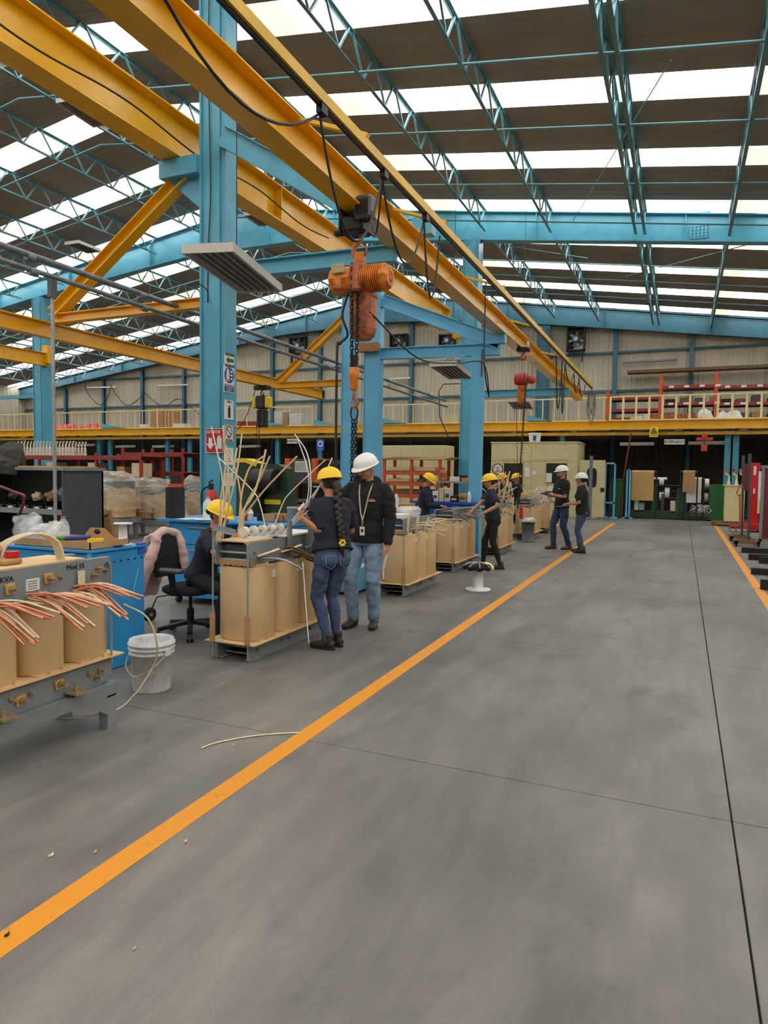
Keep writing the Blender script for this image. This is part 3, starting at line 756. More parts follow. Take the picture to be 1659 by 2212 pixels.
for o_ in (h1, sl):
    q_ = V(o_.location)-V((hx, hy, 1.6)); o_.location = V((-3.17, 6.6, 1.6))+q_*1.165; o_.scale = (1.165,)*3
# second hoist
y2 = 14.1; x2 = at(1130, 790, y=y2).x; zt = rail_bot(y2)
h2 = thing('chain_hoist', 'small red and orange chain hoist hanging near the far end of the monorail', 'hoist', (x2, y2, 3.4))
m = MB(); m.bbox(x2-.13, x2+.13, y2-.1, y2+.1, zt-.09, zt-.005, .02); m.build('trolley_body', 'black_steel', h2)
m = MB(); m.bx(x2+.08, x2+.12, y2-.1, y2-.02, zt-.02, zt+.1); m.build('trolley_plate', 'fixture_white', h2)
m = MB(); m.tube(hook_path(V((x2, y2, zt-.2)), -X, .05, .12), .018, 8); m.build('top_hook', 'hoist_red', h2)
zc = at(1130, 819, y=y2).z
m = MB(); m.lathe([(.05, -.17), (.1, -.16), (.125, -.1), (.125, .08), (.1, .1)], (x2, y2, zc), X, 16); m.build('gear_case', 'hoist_red', h2)
m = MB(); m.lathe([(.122, .02), (.126, .05), (.126, .07)], (x2, y2, zc), X, 16); m.build('grey_band', 'machine_grey', h2)
m = MB(); m.lathe([(.06, .1), (.085, .12), (.085, .2), (.05, .24)], (x2+.02, y2-.02, zc-.02), X, 14); m.build('motor', 'hoist_red', h2)
m = MB(); m.bbox(x2-.1, x2+.06, y2-.07, y2+.09, zc-.5, zc-.13, .03); m.build('chain_container', 'hoist_orange', h2)
m = chain((x2+.09, y2-.1, zc-.1), (x2-.02, y2-.1, .85), .05, .034, .008); o = m.build('load_chain', 'chain_steel', h2); o['kind'] = 'stuff'
m = MB(); m.cyl((x2-.1, y2-.1, zc-.5), (x2-.02, y2-.1, 1.3), .006, n=5); m.build('pendant_cable', 'dark_cable', h2)
pz = at(1128, 1125, y=y2)
m = MB(); m.bbox(pz.x-.03, pz.x+.03, y2-.13, y2-.08, .68, .92, .01); m.build('push_button_pendant', 'signal_red', h2)
m = MB(); m.tube(loop((x2-.02, y2-.1, 1.3), (pz.x, y2-.1, .92), .05), .006, 5); m.build('pendant_cable', 'dark_cable', h2)

# third hoist on the far monorail
y3 = 13.9; p3 = at(580, 860, y=y3); x3, z3 = -9.2, p3.z
h3 = thing('chain_hoist', 'black and yellow chain hoist hanging from the dull yellow monorail', 'hoist', (x3, y3, z3))
m = MB(); m.bbox(x3-.2, x3+.2, y3-.1, y3+.1, 3.5, 3.6, .02); m.build('trolley_body', 'black_steel', h3)
m = MB(); m.bbox(x3-.13, x3+.13, y3-.12, y3+.12, 3.05, 3.36, .03); m.build('hoist_body', 'black_plastic', h3)
m = MB(); m.bbox(x3-.23, x3-.13, y3-.11, y3+.11, 3.07, 3.33, .02); m.build('end_cover', 'sign_yellow', h3)
m = MB(); m.bbox(x3+.13, x3+.23, y3-.11, y3+.11, 3.07, 3.33, .02); m.build('end_cover', 'sign_yellow', h3)
m = MB(); m.bbox(x3-.11, x3+.12, y3-.09, y3+.09, 2.62, 3.03, .02); m.build('chain_container', 'black_plastic', h3)
m = chain((x3-.02, y3-.1, 3.05), (x3-.02, y3-.1, 2.0), .04, .026, .006); o = m.build('load_chain', 'chain_steel', h3); o['kind'] = 'stuff'
m = MB(); m.tube(hook_path(V((x3, y3, 3.42)), -X, .04, .1), .015, 8); m.build('top_hook', 'black_steel', h3)
m = MB(); m.cyl((x3-.16, y3, 2.7), (x3-.17, y3, 1.3), .008, n=5); m.build('pendant_cable', 'dark_cable', h3)
m = MB(); m.tube(hook_path(V((x3-.02, y3-.1, 1.92)), X, .05, .1), .02, 8); m.build('load_hook', 'black_steel', h3)
m = MB(); m.tube(loop((x3-.2, y3, 3.5), (x3-2.2, y3+1.3, 3.25), .75), .01, 6); m.build('supply_cable', 'dark_cable', h3)

# signs on the near column -----------------------------------------------
SX = CX1+.012       # right face of the column (towards the aisle)
ROTX = (PI/2, 0, PI/2)
def colsign(name, label, u0, u1, v0, v1, face, m, edge=None):
    """thin sign plate on the column: face 'f' = front, 'r' = aisle side"""
    if face == 'f':
        a, b = at(u0, v1, y=7.77), at(u1, v0, y=7.77)
        t = thing(name, label, 'sign', ((a.x+b.x)/2, 7.765, a.z))
        k = MB(); k.bx(a.x, b.x, 7.762, 7.775, a.z, b.z); k.build('plate', m, t)
        return t, (a.x+b.x)/2, (a.z+b.z)/2, b.x-a.x, b.z-a.z
    a, b = at(u0, v1, x=SX), at(u1, v0, x=SX)
    t = thing(name, label, 'sign', (SX, (a.y+b.y)/2, a.z))
    k = MB(); k.bx(SX-.01, SX, a.y, b.y, a.z, b.z); k.build('plate', m, t)
    return t, (a.y+b.y)/2, (a.z+b.z)/2, b.y-a.y, b.z-a.z
sx = SX+.002
t, yc, zc, w_, h_ = colsign('exit_route_sign', 'small green and white arrow sign, topmost on the blue column', 486, 506, 766, 791, 'r', 'sign_white')
for z0, z1 in ((zc+h_*.3, zc+h_*.5), (zc-h_*.5, zc-h_*.3)):
    m = MB(); m.bx(SX, sx, yc-w_/2, yc+w_/2, z0, z1); m.build('green_band', 'sign_green', t)
m = MB(); m.prism([(yc-w_*.4, zc), (yc-w_*.1, zc+h_*.24), (yc-w_*.1, zc+h_*.12), (yc+w_*.42, zc+h_*.12), (yc+w_*.42, zc-h_*.12), (yc-w_*.1, zc-h_*.12), (yc-w_*.1, zc-h_*.24)], lambda a, b, q: (q, a, b), SX, sx+.002); m.build('arrow', 'sign_green', t)
t, yc, zc, w_, h_ = colsign('ppe_sign', 'white sign with a blue disc of protective gear symbols on the blue column', 484, 506, 793, 846, 'r', 'sign_white')
m = MB(); m.cyl((SX, yc, zc+h_*.15), (sx, yc, zc+h_*.15), w_*.47, n=24); d_ = m.build('blue_disc', 'sign_navy', t)
m = MB(); m.cyl((sx, yc-w_*.15, zc+h_*.3), (sx+.002, yc-w_*.15, zc+h_*.3), w_*.13, n=12); m.bx(sx, sx+.002, yc-w_*.3, yc, zc+h_*.02, zc+h_*.24); m.bx(sx, sx+.002, yc-w_*.26, yc-w_*.18, zc-h_*.08, zc+h_*.02); m.bx(sx, sx+.002, yc-w_*.1, yc-w_*.02, zc-h_*.08, zc+h_*.02)
m.build('figure_symbol', 'sign_white', d_)
m = MB()
for i in range(3): m.bx(sx, sx+.002, yc+w_*.1, yc+w_*.32, zc+h_*(.0+i*.13), zc+h_*(.06+i*.13))
m.build('gear_symbols', 'sign_white', d_)
m = MB(); m.bx(SX, sx, yc-w_*.47, yc+w_*.47, zc-h_*.47, zc-h_*.2); b_ = m.build('caption_band', 'sign_navy', t)
for i, s_ in enumerate(('ES OBLIGATORIO', 'EL USO DE', 'EQUIPO')): text(s_, (sx+.001, yc, zc-h_*(.25+i*.085)), w_*.13, 'sign_white', t, ROTX)
t, yc, zc, w_, h_ = colsign('notice_sheet', 'white notice sheet with a dark standing figure on the blue column', 486, 504, 866, 905, 'r', 'paper_white')
m = MB(); m.bx(SX, sx, yc-w_*.14, yc+w_*.16, zc-h_*.42, zc+h_*.1); m.cyl((SX, yc+w_*.02, zc+h_*.16), (sx, yc+w_*.02, zc+h_*.16), w_*.1, n=10); m.build('figure_print', 'ink', t)
text('AVISO', (sx, yc, zc+h_*.4), w_*.2, 'ink', t, ROTX)
t, yc, zc, w_, h_ = colsign('no_entry_sign', 'white sign with a struck-out circle beside the red extinguisher sign', 484, 505, 920, 954, 'r', 'sign_white')
m = MB(); m.tube([(sx, yc+w_*.3*math.cos(q), zc+h_*.12+w_*.3*math.sin(q)) for q in np.linspace(0, 2*PI, 25)[:-1]], .005, 5, closed=True); m.bar((sx, yc-w_*.2, zc+h_*.12+w_*.2), (sx, yc+w_*.2, zc+h_*.12-w_*.2), .004, .01); m.build('prohibition_ring', 'ink', t)
m = MB(); q = [(yc-w_*.44, zc-h_*.45), (yc+w_*.44, zc-h_*.45), (yc+w_*.44, zc+h_*.45), (yc-w_*.44, zc+h_*.45)]
for i in range(4): a, b = q[i], q[(i+1) % 4]; m.bar((sx, *a), (sx, *b), .003, .008)
m.build('border', 'sign_red', t)
text('NO\nPASAR', (sx, yc, zc-h_*.3), w_*.22, 'ink', t, ROTX)
t, xc, zc, w_, h_ = colsign('extinguisher_sign', 'red EXTINTOR sign with a white down arrow on the blue column', 446, 483, 926, 978, 'f', 'sign_red')
Yf = 7.760
m = MB(); q = [(xc-w_/2, zc-h_/2), (xc+w_/2, zc-h_/2), (xc+w_/2, zc+h_/2), (xc-w_/2, zc+h_/2)]
for i in range(4): a, b = q[i], q[(i+1) % 4]; m.bar((a[0], Yf, a[1]), (b[0], Yf, b[1]), .012, .006)
m.build('border', 'sign_white', t)
text('EXTINTOR', (xc-w_*.06, Yf, zc+h_*.36), h_*.17, 'sign_white', t, sx=.82, bold=.02)
m = MB(); m.prism([(xc-w_*.34, zc+h_*.12), (xc-w_*.14, zc+h_*.12), (xc-w_*.14, zc-h_*.12), (xc-.0*w_, zc-h_*.12), (xc-w_*.24, zc-h_*.36), (xc-w_*.48, zc-h_*.12), (xc-w_*.34, zc-h_*.12)], lambda a, b, c: (a, c, b), Yf-.002, Yf+.002); m.build('down_arrow', 'sign_white', t)
m = MB(); m.bbox(xc+w_*.14, xc+w_*.42, Yf-.003, Yf+.002, zc-h_*.34, zc+h_*.12, .001); m.bx(xc+w_*.2, xc+w_*.34, Yf-.003, Yf+.002, zc+h_*.12, zc+h_*.22); m.build('extinguisher_symbol', 'liquid_pale', t)
for i, (v0, v1) in enumerate(((968, 1004), (1022, 1050))):
    t, yc, zc, w_, h_ = colsign('notice_sheet', ('pale notice sheet below the struck-out circle sign', 'lowest pale notice sheet on the column behind the bundled sticks')[i], 485, 504, v0, v1, 'r', 'paper_white')
    m = MB()
    for k in range(5): m.bx(SX, sx, yc-w_*.35, yc+w_*(.2+.03*(k % 3)), zc+h_*(.3-k*.15), zc+h_*(.34-k*.15))
    m.build('printed_lines', 'dark_grey_paint', t)
# wall-hung fire extinguisher and cable on the near column
e = at(455, 1060, y=7.6); ex = thing('fire_extinguisher', 'red fire extinguisher hanging on the blue column behind the seated worker', 'extinguisher', (e.x, 7.62, .86))
m = MB(); m.lathe([(.07, 0), (.08, .02), (.08, .38), (.06, .44), (.025, .47)], (e.x, 7.62, .86), n=18); m.build('cylinder', 'signal_red', ex)
m = MB(); m.bx(e.x-.02, e.x+.02, 7.58, 7.64, 1.33, 1.41); m.bar((e.x-.03, 7.6, 1.42), (e.x+.07, 7.56, 1.46), .02, .015); m.build('valve_handle', 'black_steel', ex)
m = MB(); m.tube(smoothpath([(e.x-.02, 7.6, 1.38), (e.x-.11, 7.57, 1.32), (e.x-.12, 7.56, 1.16), (e.x-.1, 7.56, 1.01)]), .012, 6); m.build('hose', 'black_plastic', ex)
m = MB(); m.bx(e.x-.05, e.x+.05, 7.7, 7.775, 1.11, 1.16); m.build('wall_bracket', 'black_steel', ex)
cb_ = MB(); cb_.tube(smoothpath([(CX0+.18, 7.765, 8.2), (CX0+.17, 7.765, 6.8), (CX0+.2, 7.765, 5.4), (CX0+.16, 7.765, 4.6), (CX0+.15, 7.765, 3.9), (CX0+.35, 7.5, 3.95), (CX0+.6, 7.0, 3.9)]), .008, 6)
tag(cb_.build('lamp_cable', 'dark_cable'), 'thin dark cable running down the sign column to the lamp', 'cable')
# ================================================================== transformers under assembly
def sring(cx, cy, rx, ry, z, p=3., n=28):
    f = lambda c: math.copysign(abs(c)**(2/p), c)
    return [V((cx+rx*f(math.cos(t)), cy+ry*f(math.sin(t)), z)) for t in (2*PI*i/n for i in range(n))]
def bolt(mb, p, d, r=.012, L=.03):
    p, d = V(p), V(d); mb.cyl(p, p+d*.012, r*1.5, n=6); mb.cyl(p, p+d*L, r*.8, n=8)
def transformer(loc, label, L=1.25, hw=.155, n=3, pitch=.41, z0=.155, z1=.79, ztop=1.0, crw=.22, brd=None, group='core and coil assemblies along the aisle'):
    ox, oy, oz = loc
    t = thing('transformer_core', label, 'transformer', loc, group)
    W = lambda x, y, z: (ox+x, oy+y, oz+z)
    for k in (-1, 1):      # C-channels under the coils, rounded nose at the end
        m = MB(); x = k*hw
        prof = [(0, .004), (.05, 0), (L-.08, 0), (L, .03), (L, z0-.02), (0, z0-.02), (-.0, .02)]
        m.prism(prof, lambda a, b, q: W(q, a, b), x-.006, x+.006); b_ = m.build('base_channel', 'grey_paint', t)
        for zz in (.006, z0-.03):
            m = MB(); m.bx(ox+min(x, x-k*.05), ox+max(x, x-k*.05), oy+.02, oy+L-.02, oz+zz, oz+zz+.012); m.build('channel_flange', 'grey_paint', b_)
        m = MB()
        for yy in (.12, .5, .62, 1.02):
            if yy < L: bolt(m, W(x+k*.006, yy, z0*.55), (k, 0, 0), .011)
        m.build('bolts', 'brass', b_)['kind'] = 'stuff'
    for yy in (.1, L-.1):
        for zz in (.045, .1): m = MB(); m.cyl(W(-hw, yy, zz), W(hw, yy, zz), .009, n=8); m.build('tie_rod', 'galvanised', t)
    m = MB(); m.bx(ox-crw-.03, ox+crw+.03, oy-.05, oy+L+.06, oz+z0, oz+z0+.008); m.build('pressboard_base', 'pressboard_pale', t)
    y0 = (L-(n-1)*pitch)/2
    for i in range(n):
        cy = y0+i*pitch; m = MB(); ry = pitch/2-.008
        rings = [sring(ox, oy+cy, crw*.97, ry*.97, oz+z0+.012, 2.7), sring(ox, oy+cy, crw, ry, oz+z0+.02, 2.7), sring(ox, oy+cy, crw, ry, oz+z1-.012, 2.7), sring(ox, oy+cy, crw*.985, ry*.985, oz+z1, 2.7)]
        m.loft(rings); c_ = m.build('coil', 'pressboard', t)
        m = MB(); m.loft([sring(ox, oy+cy, crw*.8, ry*.8, oz+z1, 2.4), sring(ox, oy+cy, crw*.8, ry*.8, oz+z1+.02, 2.4)]); m.build('winding_top', 'insul_paper', c_)
        # scalloped spacer tabs at the foot
        for q in (-.5, .1, .7): m = MB(); m.bx(ox+crw*.72, ox+crw*.9+.02, oy+cy+q*ry-.035, oy+cy+q*ry+.035, oz+z0+.008, oz+z0+.016); m.build('spacer_tab', 'pressboard', c_)
        m = MB(); m.bx(ox+crw*.99, ox+crw+.006, oy+cy+ry*.2, oy+cy+ry*.45, oz+z1-.1, oz+z1-.04)
        if i < 2: m.build('coil_label', 'paper_white', c_)
    # upper clamps
    for k in (-1, 1):
        x = k*hw; m = MB(); m.prism([(-.02, z1+.02), (L+.0, z1+.02), (L, ztop-.02), (L-.02, ztop), (0, ztop), (-.02, ztop-.02)], lambda a, b, q: W(q, a, b), x-.006, x+.006); b_ = m.build('upper_clamp', 'grey_paint', t)
        m = MB(); m.bx(ox+min(x, x-k*.04), ox+max(x, x-k*.04), oy, oy+L, oz+ztop-.012, oz+ztop); m.build('clamp_flange', 'grey_paint', b_)
        m = MB()
        for yy in (.08, .35, .42, .75, .82, 1.15): bolt(m, W(x+k*.006, yy, (z1+ztop)/2+.02), (k, 0, 0), .010)
        m.build('bolts', 'brass', b_)['kind'] = 'stuff'
        m = MB(); m.cyl(W(x+k*.02, -.035, .03), W(x+k*.02, -.035, ztop-.05), .0075, n=8); m.build('vertical_tie_rod', 'galvanised', t)
        m = MB(); m.bx(ox+x+k*.02-.022, ox+x+k*.02+.03, oy-.05, oy-.042, oz+z0, oz+z0+.24); m.build('corner_board', 'cardboard', t)
    for zz in (z1+.06, z1+.12): m = MB(); m.cyl(W(-hw, .03, zz), W(hw, .03, zz), .011, n=8); m.build('yoke_rod', 'galvanised', t)
    m = MB(); m.bx(ox-hw+.03, ox+hw-.03, oy+.06, oy+L-.06, oz+z1, oz+ztop-.025); m.build('core_yoke', 'machine_grey', t)
    m = MB(); nn = 14
    sc_ = [(ox-crw*.9+i*crw*1.8/nn, oz+z1+.02-(.012 if i % 2 else 0)) for i in range(nn+1)]
    m.prism(sc_+[(ox+crw*.9, oz+z1+.06), (ox-crw*.9, oz+z1+.06)], lambda a, b, q: (a, q, b), oy+y0-pitch/2+.0, oy+y0-pitch/2+.006); m.build('scalloped_collar', 'cardboard', t)
    return t
# leads / lead bundles
def lead(parent, pts, r, m='insul_paper', name='lead', n=6, k=5):
    b = MB(); b.tube(smoothpath(pts, k), r, n); return b.build(name, m, parent)
T2 = transformer((-3.41, 4.72, 0), 'transformer core with tall bundled leads beside the seated worker')
T3 = dup(T2, (-3.40, 8.14, 0), 'transformer core right behind the walking man in the white helmet')
T4 = dup(T2, (-3.50, 10.52, 0), 'transformer core between the two workers at the blue bench')
T5 = dup(T2, (-3.42, 13.1, 0), 'transformer core with brown sticks behind the worker in black trousers')
T6 = dup(T2, (-3.5, 16.6, 0), 'transformer core crowded with white wires beside the grey bin')
T7 = dup(T2, (-3.42, 18.7, 0), 'farthest transformer core partly behind the two white-helmeted visitors')
def spread(root, ox, oy, seed, n=14, zb=.86, out=.35, m='insul_paper', r=.006):
    """flat lead ends fanning out over the aisle side"""
    rnd = random.Random(seed)
    for i in range(n):
        y = oy+rnd.choice((.25, .62, .98))+rnd.uniform(-.1, .1); z = zb+rnd.uniform(-.02, .05)
        a = V((ox+.15, y, z)); d = V((out*rnd.uniform(.5, 1.1), rnd.uniform(-.25, .35), rnd.uniform(-.12, .08)))
        lead(root, [a, a+d*.5+V((0, 0, .03)), a+d], r, m, 'lead', 5, 3)
# details of the nearest of the row
for i, (pp, rr) in enumerate(((((690, 1030), (720, 600), (620, 85)), .006), (((672, 1060), (735, 700), (762, 500), (742, 250)), .009), (((720, 1000), (772, 640), (715, 80)), .006), (((705, 1000), (830, 500), (880, 145)), .007), (((875, 800), (842, 520), (740, 250)), .007), (((860, 850), (885, 620), (950, 430), (1062, 340)), .008), (((880, 830), (990, 640), (1085, 280)), .009), (((900, 800), (1020, 560), (1118, 335)), .008), (((860, 920), (1060, 640), (1350, 340)), .008), (((660, 1040), (740, 720), (800, 470), (838, 265)), .009), (((690, 1000), (700, 700), (742, 420)), .008))):
    ypl = 4.95+.05*(i % 5)
    pts = [at(300+a/3.95, 900+b/3.95, y=ypl+.03*j) for j, (a, b) in enumerate(pp)]
    pts = [V((pts[0].x, pts[0].y, .93))]+pts
    lead(T2, pts, rr, 'pressboard' if i % 3 else 'insul_paper', 'long_lead', 6)
for i, pp in enumerate((((1080, 960), (1030, 740), (960, 620), (670, 340)), ((1220, 1000), (1440, 750), (1465, 500), (1430, 300), (1330, 150)), ((1235, 1000), (1420, 760), (1445, 480), (1350, 175)), ((1130, 1010), (1220, 760), (1300, 640), (1590, 370)), ((1260, 960), (1380, 800), (1500, 650), (1560, 560)), ((1270, 940), (1400, 820), (1540, 600), (1650, 350)), ((1250, 980), (1360, 880), (1480, 770)))):
    ypl = 5.35+.06*(i % 4)
    pts = [at(300+a/3.95, 900+b/3.95, y=ypl+.03*j) for j, (a, b) in enumerate(pp)]
    pts = [V((pts[0].x, pts[0].y, .95))]+pts
    lead(T2, pts, .0055, 'paper_white', 'white_lead', 6)
# tap changer bar, angle bar, top board and fanned leads
m = MB(); m.bx(-3.56, -3.27, 4.72, 5.12, 1.0, 1.012); m.build('top_board', 'pressboard_pale', T2)
tc = MB(); tc.cyl((-3.4, 4.85, 1.075), (-3.33, 5.35, 1.075), .012, n=10); tco = tc.build('tap_changer_rod', 'galvanised', T2)
for i in range(5):
    m = MB(); q = V((-3.4, 4.87, 1.075)).lerp(V((-3.33, 5.32, 1.075)), i/4); m.cyl(q-V((.004, .02, 0)), q+V((.004, .02, 0)), .045, n=16); m.build('contact_ring', 'porcelain', tco)
m = MB(); m.bx(-3.41, -3.31, 4.86, 5.4, 1.012, 1.03); m.build('tap_changer_base', 'white_plastic', T2)
m = MB(); m.angle(at(460, 1143, y=4.7), at(508, 1156, y=4.75), .045, .005); m.build('angle_bar', 'galvanised', T2)
m = MB(); p_ = at(462, 1150, y=4.69); m.bx(p_.x-.012, p_.x+.012, 4.68, 4.70, .93, p_.z+.03); m.build('bracket_strap', 'galvanised', T2)
m = MB(); m.bx(-3.21, -3.17, 5.62, 5.68, .80, 1.17); m.build('upright_bar', 'grey_paint', T2)
m = MB(); m.bx(-3.24, -3.21, 5.3, 5.34, .86, 1.15); m.build('upright_bar', 'grey_paint', T2)
m = MB(); m.bx(-3.58, -3.24, 5.25, 5.9, 1.005, 1.02); m.build('paper_sheet', 'paper_white', T2)
for i in range(5):
    y = 4.83+i*.02; lead(T2, [(-3.22, y, .87), (-3.05, y+.06, .86-.004*i), (-2.9, y+.1, .80-.01*i)], .008, 'galvanised', 'lead', 5, 3)
for i in range(8):
    y = 5.25+i*.018; lead(T2, [(-3.24, y, .9), (-3.12, y-.05+.02*i, .93-.02*i), (-2.98, y+.05+.012*i, .84-.012*i)], .008, ('wood_dark', 'black_steel', 'insul_paper')[i % 3], 'lead', 5, 3)
for y in (4.83, 5.2, 5.62):
    m = MB(); m.bar((-3.24, y, .88), (-3.1, y+.12, .94), .09, .004, up=(0, 0, 1)); m.build('paper_flap', 'insul_paper', T2)
m = MB(); m.tube([at(654, 1215, y=5.1), at(660, 1300, y=5.05), at(667, 1388, y=5.02)], .005, 6); m.build('hanging_strip', 'paper_white', T2)
spread(T3, -3.40, 8.14, 3, 16, .86, .42); spread(T4, -3.5, 10.52, 4, 14, .9, .38, 'galvanised')
for i, y in enumerate((8.2, 8.5, 8.85, 9.15)):
    m = MB(); m.bar((-3.22, y, .8), (-3.2+.02*i, y, 1.05-.03*i), .012, .03); m.build('upright_bar', 'insul_paper', T3)
bg_ = MB(); bg_.bbox(-3.5, -3.26, 8.5, 8.85, 1.0, 1.14, .04); bg_.build('folded_bag', 'clear_bag', T3)
m = MB(); m.bx(-3.5, -3.3, 8.2, 8.5, 1.0, 1.05); m.build('paper_stack', 'paper_white', T3)
for i in range(3): lead(T4, [(-3.4, 10.6+.2*i, 1.01), (-3.2, 11+.2*i, 1.03), (-3.1, 11.3+.2*i, 1.02)], .012, 'galvanised', 'loose_rod', 5, 2)
rnd = random.Random(5)
for i in range(22):   # brown sticks and paper leads of the fifth core
    y = 13.2+rnd.random()*1.0; x = -3.42+rnd.uniform(-.15, .15); h_ = rnd.uniform(.25, .75)
    lead(T5, [(x, y, 1.0), (x+rnd.uniform(-.08, .08), y, 1.0+h_*.5), (x+rnd.uniform(-.2, .2), y+rnd.uniform(-.2, .2), 1.0+h_)], .011, 'pressboard' if i % 4 else 'insul_paper', 'long_lead', 5, 3)
spread(T5, -3.42, 13.1, 8, 24, .86, .22, 'pressboard_pale', .012)
for j, (T, ox, oy) in enumerate(((T6, -3.5, 16.6), (T7, -3.42, 18.7))):
    for i in range(34):
        y = oy+rnd.random()*1.2; x = ox+rnd.uniform(-.15, .2); r_ = rnd.uniform(.2, .5); a = rnd.uniform(-.6, 1.)
        lead(T, [(x, y, .98), (x+r_*.4*math.cos(a), y+r_*rnd.uniform(-.6, .6), 1.0+r_*rnd.uniform(.2, .8)), (x+r_*math.cos(a)*.8, y+r_*math.sin(a), .95+r_*rnd.uniform(-.1, .5)), (x+r_*rnd.uniform(.5, 1.1), y+r_*rnd.uniform(-.6, .7), .78+rnd.random()*.15)], .007, rnd.choice(('paper_white', 'insul_paper', 'white_plastic', 'pressboard', 'insul_paper', 'copper')), 'loose_lead', 5, 3)
    spread(T, ox, oy, 20+j, 14, .9, .3)
bx_ = MB(); bx_.bbox(-3.6, -3.42, 16.7, 17.0, 1.05, 1.13, .01); bx_.build('yellow_spool', 'sign_yellow', T6)

# the transformer on the stand, cut by the photo's edge ------------------------
O1 = (-3.39, 2.0, .28)
T1 = transformer(O1, 'transformer core with copper lead bundles raised on a grey steel stand', 1.2, .165, 4, .305, .16, .585, .775, .185, group='core and coil assemblies along the aisle')
for i, cy in enumerate((2.32, 2.63, 2.94)):
    for j in range(15):
        r2 = random.Random(100*i+j); y = cy+.01+r2.uniform(-.06, .06); z = .905+r2.uniform(-.03, .02); up = j % 2
        e_ = V((-2.93+r2.uniform(-.06, .05), y+.11+(.06 if up else -.02)+r2.uniform(-.03, .03), .80+(.045 if up else -.06)+r2.uniform(-.02, .02)))
        a = V((-3.2, y, z)); lead(T1, [a, a.lerp(e_, .45)+V((0, 0, .035)), e_], .0062, 'copper' if j % 5 else 'insul_paper', 'copper_lead', 6, 4)
    m = MB(); m.bar((-3.24, cy-.08, .885), (-3.12, cy+.05, .868), .1, .003, up=(0, 0, 1)); m.build('paper_flap', 'insul_paper', T1)
fx = -3.39+.165+.006
for y, z in ((2.50, .96), (2.74, .985), (2.3, .94), (2.55, .35), (2.8, .37)):
    m = MB(); m.box((fx+.008, y, z), (.012, .055, .055), Matrix.Rotation(.12, 3, 'X')); w_ = m.build('square_washer', 'plywood', T1)
    m = MB(); bolt(m, (fx+.014, y, z), (1, 0, 0), .013, .05); m.build('bolt', 'brass', w_)
for y, z in ((3.09, 1.0), (3.06, .96), (3.1, .37), (3.07, .335)):
    m = MB(); bolt(m, (fx, y, z), (1, 0, 0), .012, .05); m.build('bolt', 'brass', T1)
m = MB(); m.bx(fx, fx+.002, 2.6, 2.685, .93, .995); m.build('rating_label', 'paper_white', T1)
m = MB()
for k in range(4): m.bx(fx+.002, fx+.003, 2.61, 2.67, .94+k*.013, .944+k*.013)
m.build('label_print', 'dark_grey_paint', T1)
m = MB(); m.bx(fx+.012, fx+.016, 2.935, 2.985, .90, 1.0); m.build('tag_board', 'insul_paper', T1)
RX1 = (PI/2, 0, PI/2)
text('0 KVA', (fx+.002, 2.47, 1.01), .042, 'ink', T1, RX1, 'marker_writing')
text('Mod 15', (fx+.002, 2.93, 1.025), .042, 'ink', T1, RX1, 'marker_writing')
m = MB(); m.tube([(fx+.003, 3.165+.011*math.cos(t), 1.0+.026*math.sin(t)) for t in np.linspace(0, 2*PI, 17)[:-1]], .003, 5, closed=True); m.build('lifting_slot_rim', 'dark_grey_paint', T1)
m = MB(); m.bx(fx, fx+.001, 3.156, 3.174, .977, 1.023); m.build('lifting_slot', 'bench_blue', T1)
m = MB(); m.bx(-3.54, -3.24, 2.1, 3.02, 1.056, 1.066); bo = m.build('top_board', 'pressboard_pale', T1)
for i in range(4):   # arched lead straps on the top board
    x = -3.38+i*.018; lead(T1, [(x-.12, 2.62, 1.06), (x-.1, 2.66, 1.17), (x, 2.76, 1.225), (x+.06, 2.85, 1.18), (x+.08, 2.88, 1.07)], .008, 'insul_paper', 'arched_strap', 5)
m = MB(); m.bx(-3.36, -3.28, 3.12, 3.22, .44, .72); m.build('corner_board', 'cardboard', T1)
m = MB(); m.cyl((-3.19, 3.17, .40), (-3.19, 3.17, 1.02), .007, n=8); m.build('vertical_tie_rod', 'galvanised', T1)
for y in (2.42, 2.88):
    m = MB(); m.box((-3.17, y, .305), (.1, .09, .012)); p_ = m.build('clamp_plate', 'brass', T1)
    m = MB(); bolt(m, (-3.17, y, .31), (0, 0, 1), .012, .05); m.build('clamp_bolt', 'brass', p_)
lead(T1, [(-3.0, 3.08, .80), (-2.93, 3.2, .70), (-2.92, 3.27, .52), (-3.02, 3.35, .36), (-3.1, 3.3, .2)], .006, 'insul_paper', 'drooping_lead', 6)
lead(T1, [(-3.1, 3.3, .2), (-3.2, 3.2, .09), (-3.35, 2.9, .12), (-3.5, 2.7, .25)], .006, 'insul_paper', 'drooping_lead', 6)
# stand
st = thing('steel_stand', 'grey welded steel stand under the transformer with copper leads', 'stand', (-3.39, 2.6, 0))
for x in (-3.205, -3.575):
    m = MB(); m.bx(x-.035, x+.035, 1.75, 3.22, .20, .278); m.build('top_rail', 'grey_paint', st)
    for y in (3.15, 1.95):
        m = MB(); m.bx(x-.035, x+.035, y-.035, y+.035, 0, .21); l_ = m.build('leg', 'grey_paint', st)
        s = -1 if y > 2.5 else 1
        m = MB(); m.prism([(y+s*.03, .2), (y+s*.2, .2), (y+s*.03, .09)], lambda a, b, q: (q, a, b), x+.036, x+.042); m.build('gusset', 'grey_paint', l_)
for y in (1.8, 3.17):
    m = MB(); m.bx(-3.54, -3.24, y-.03, y+.03, .21, .27); m.build('cross_rail', 'grey_paint', st)

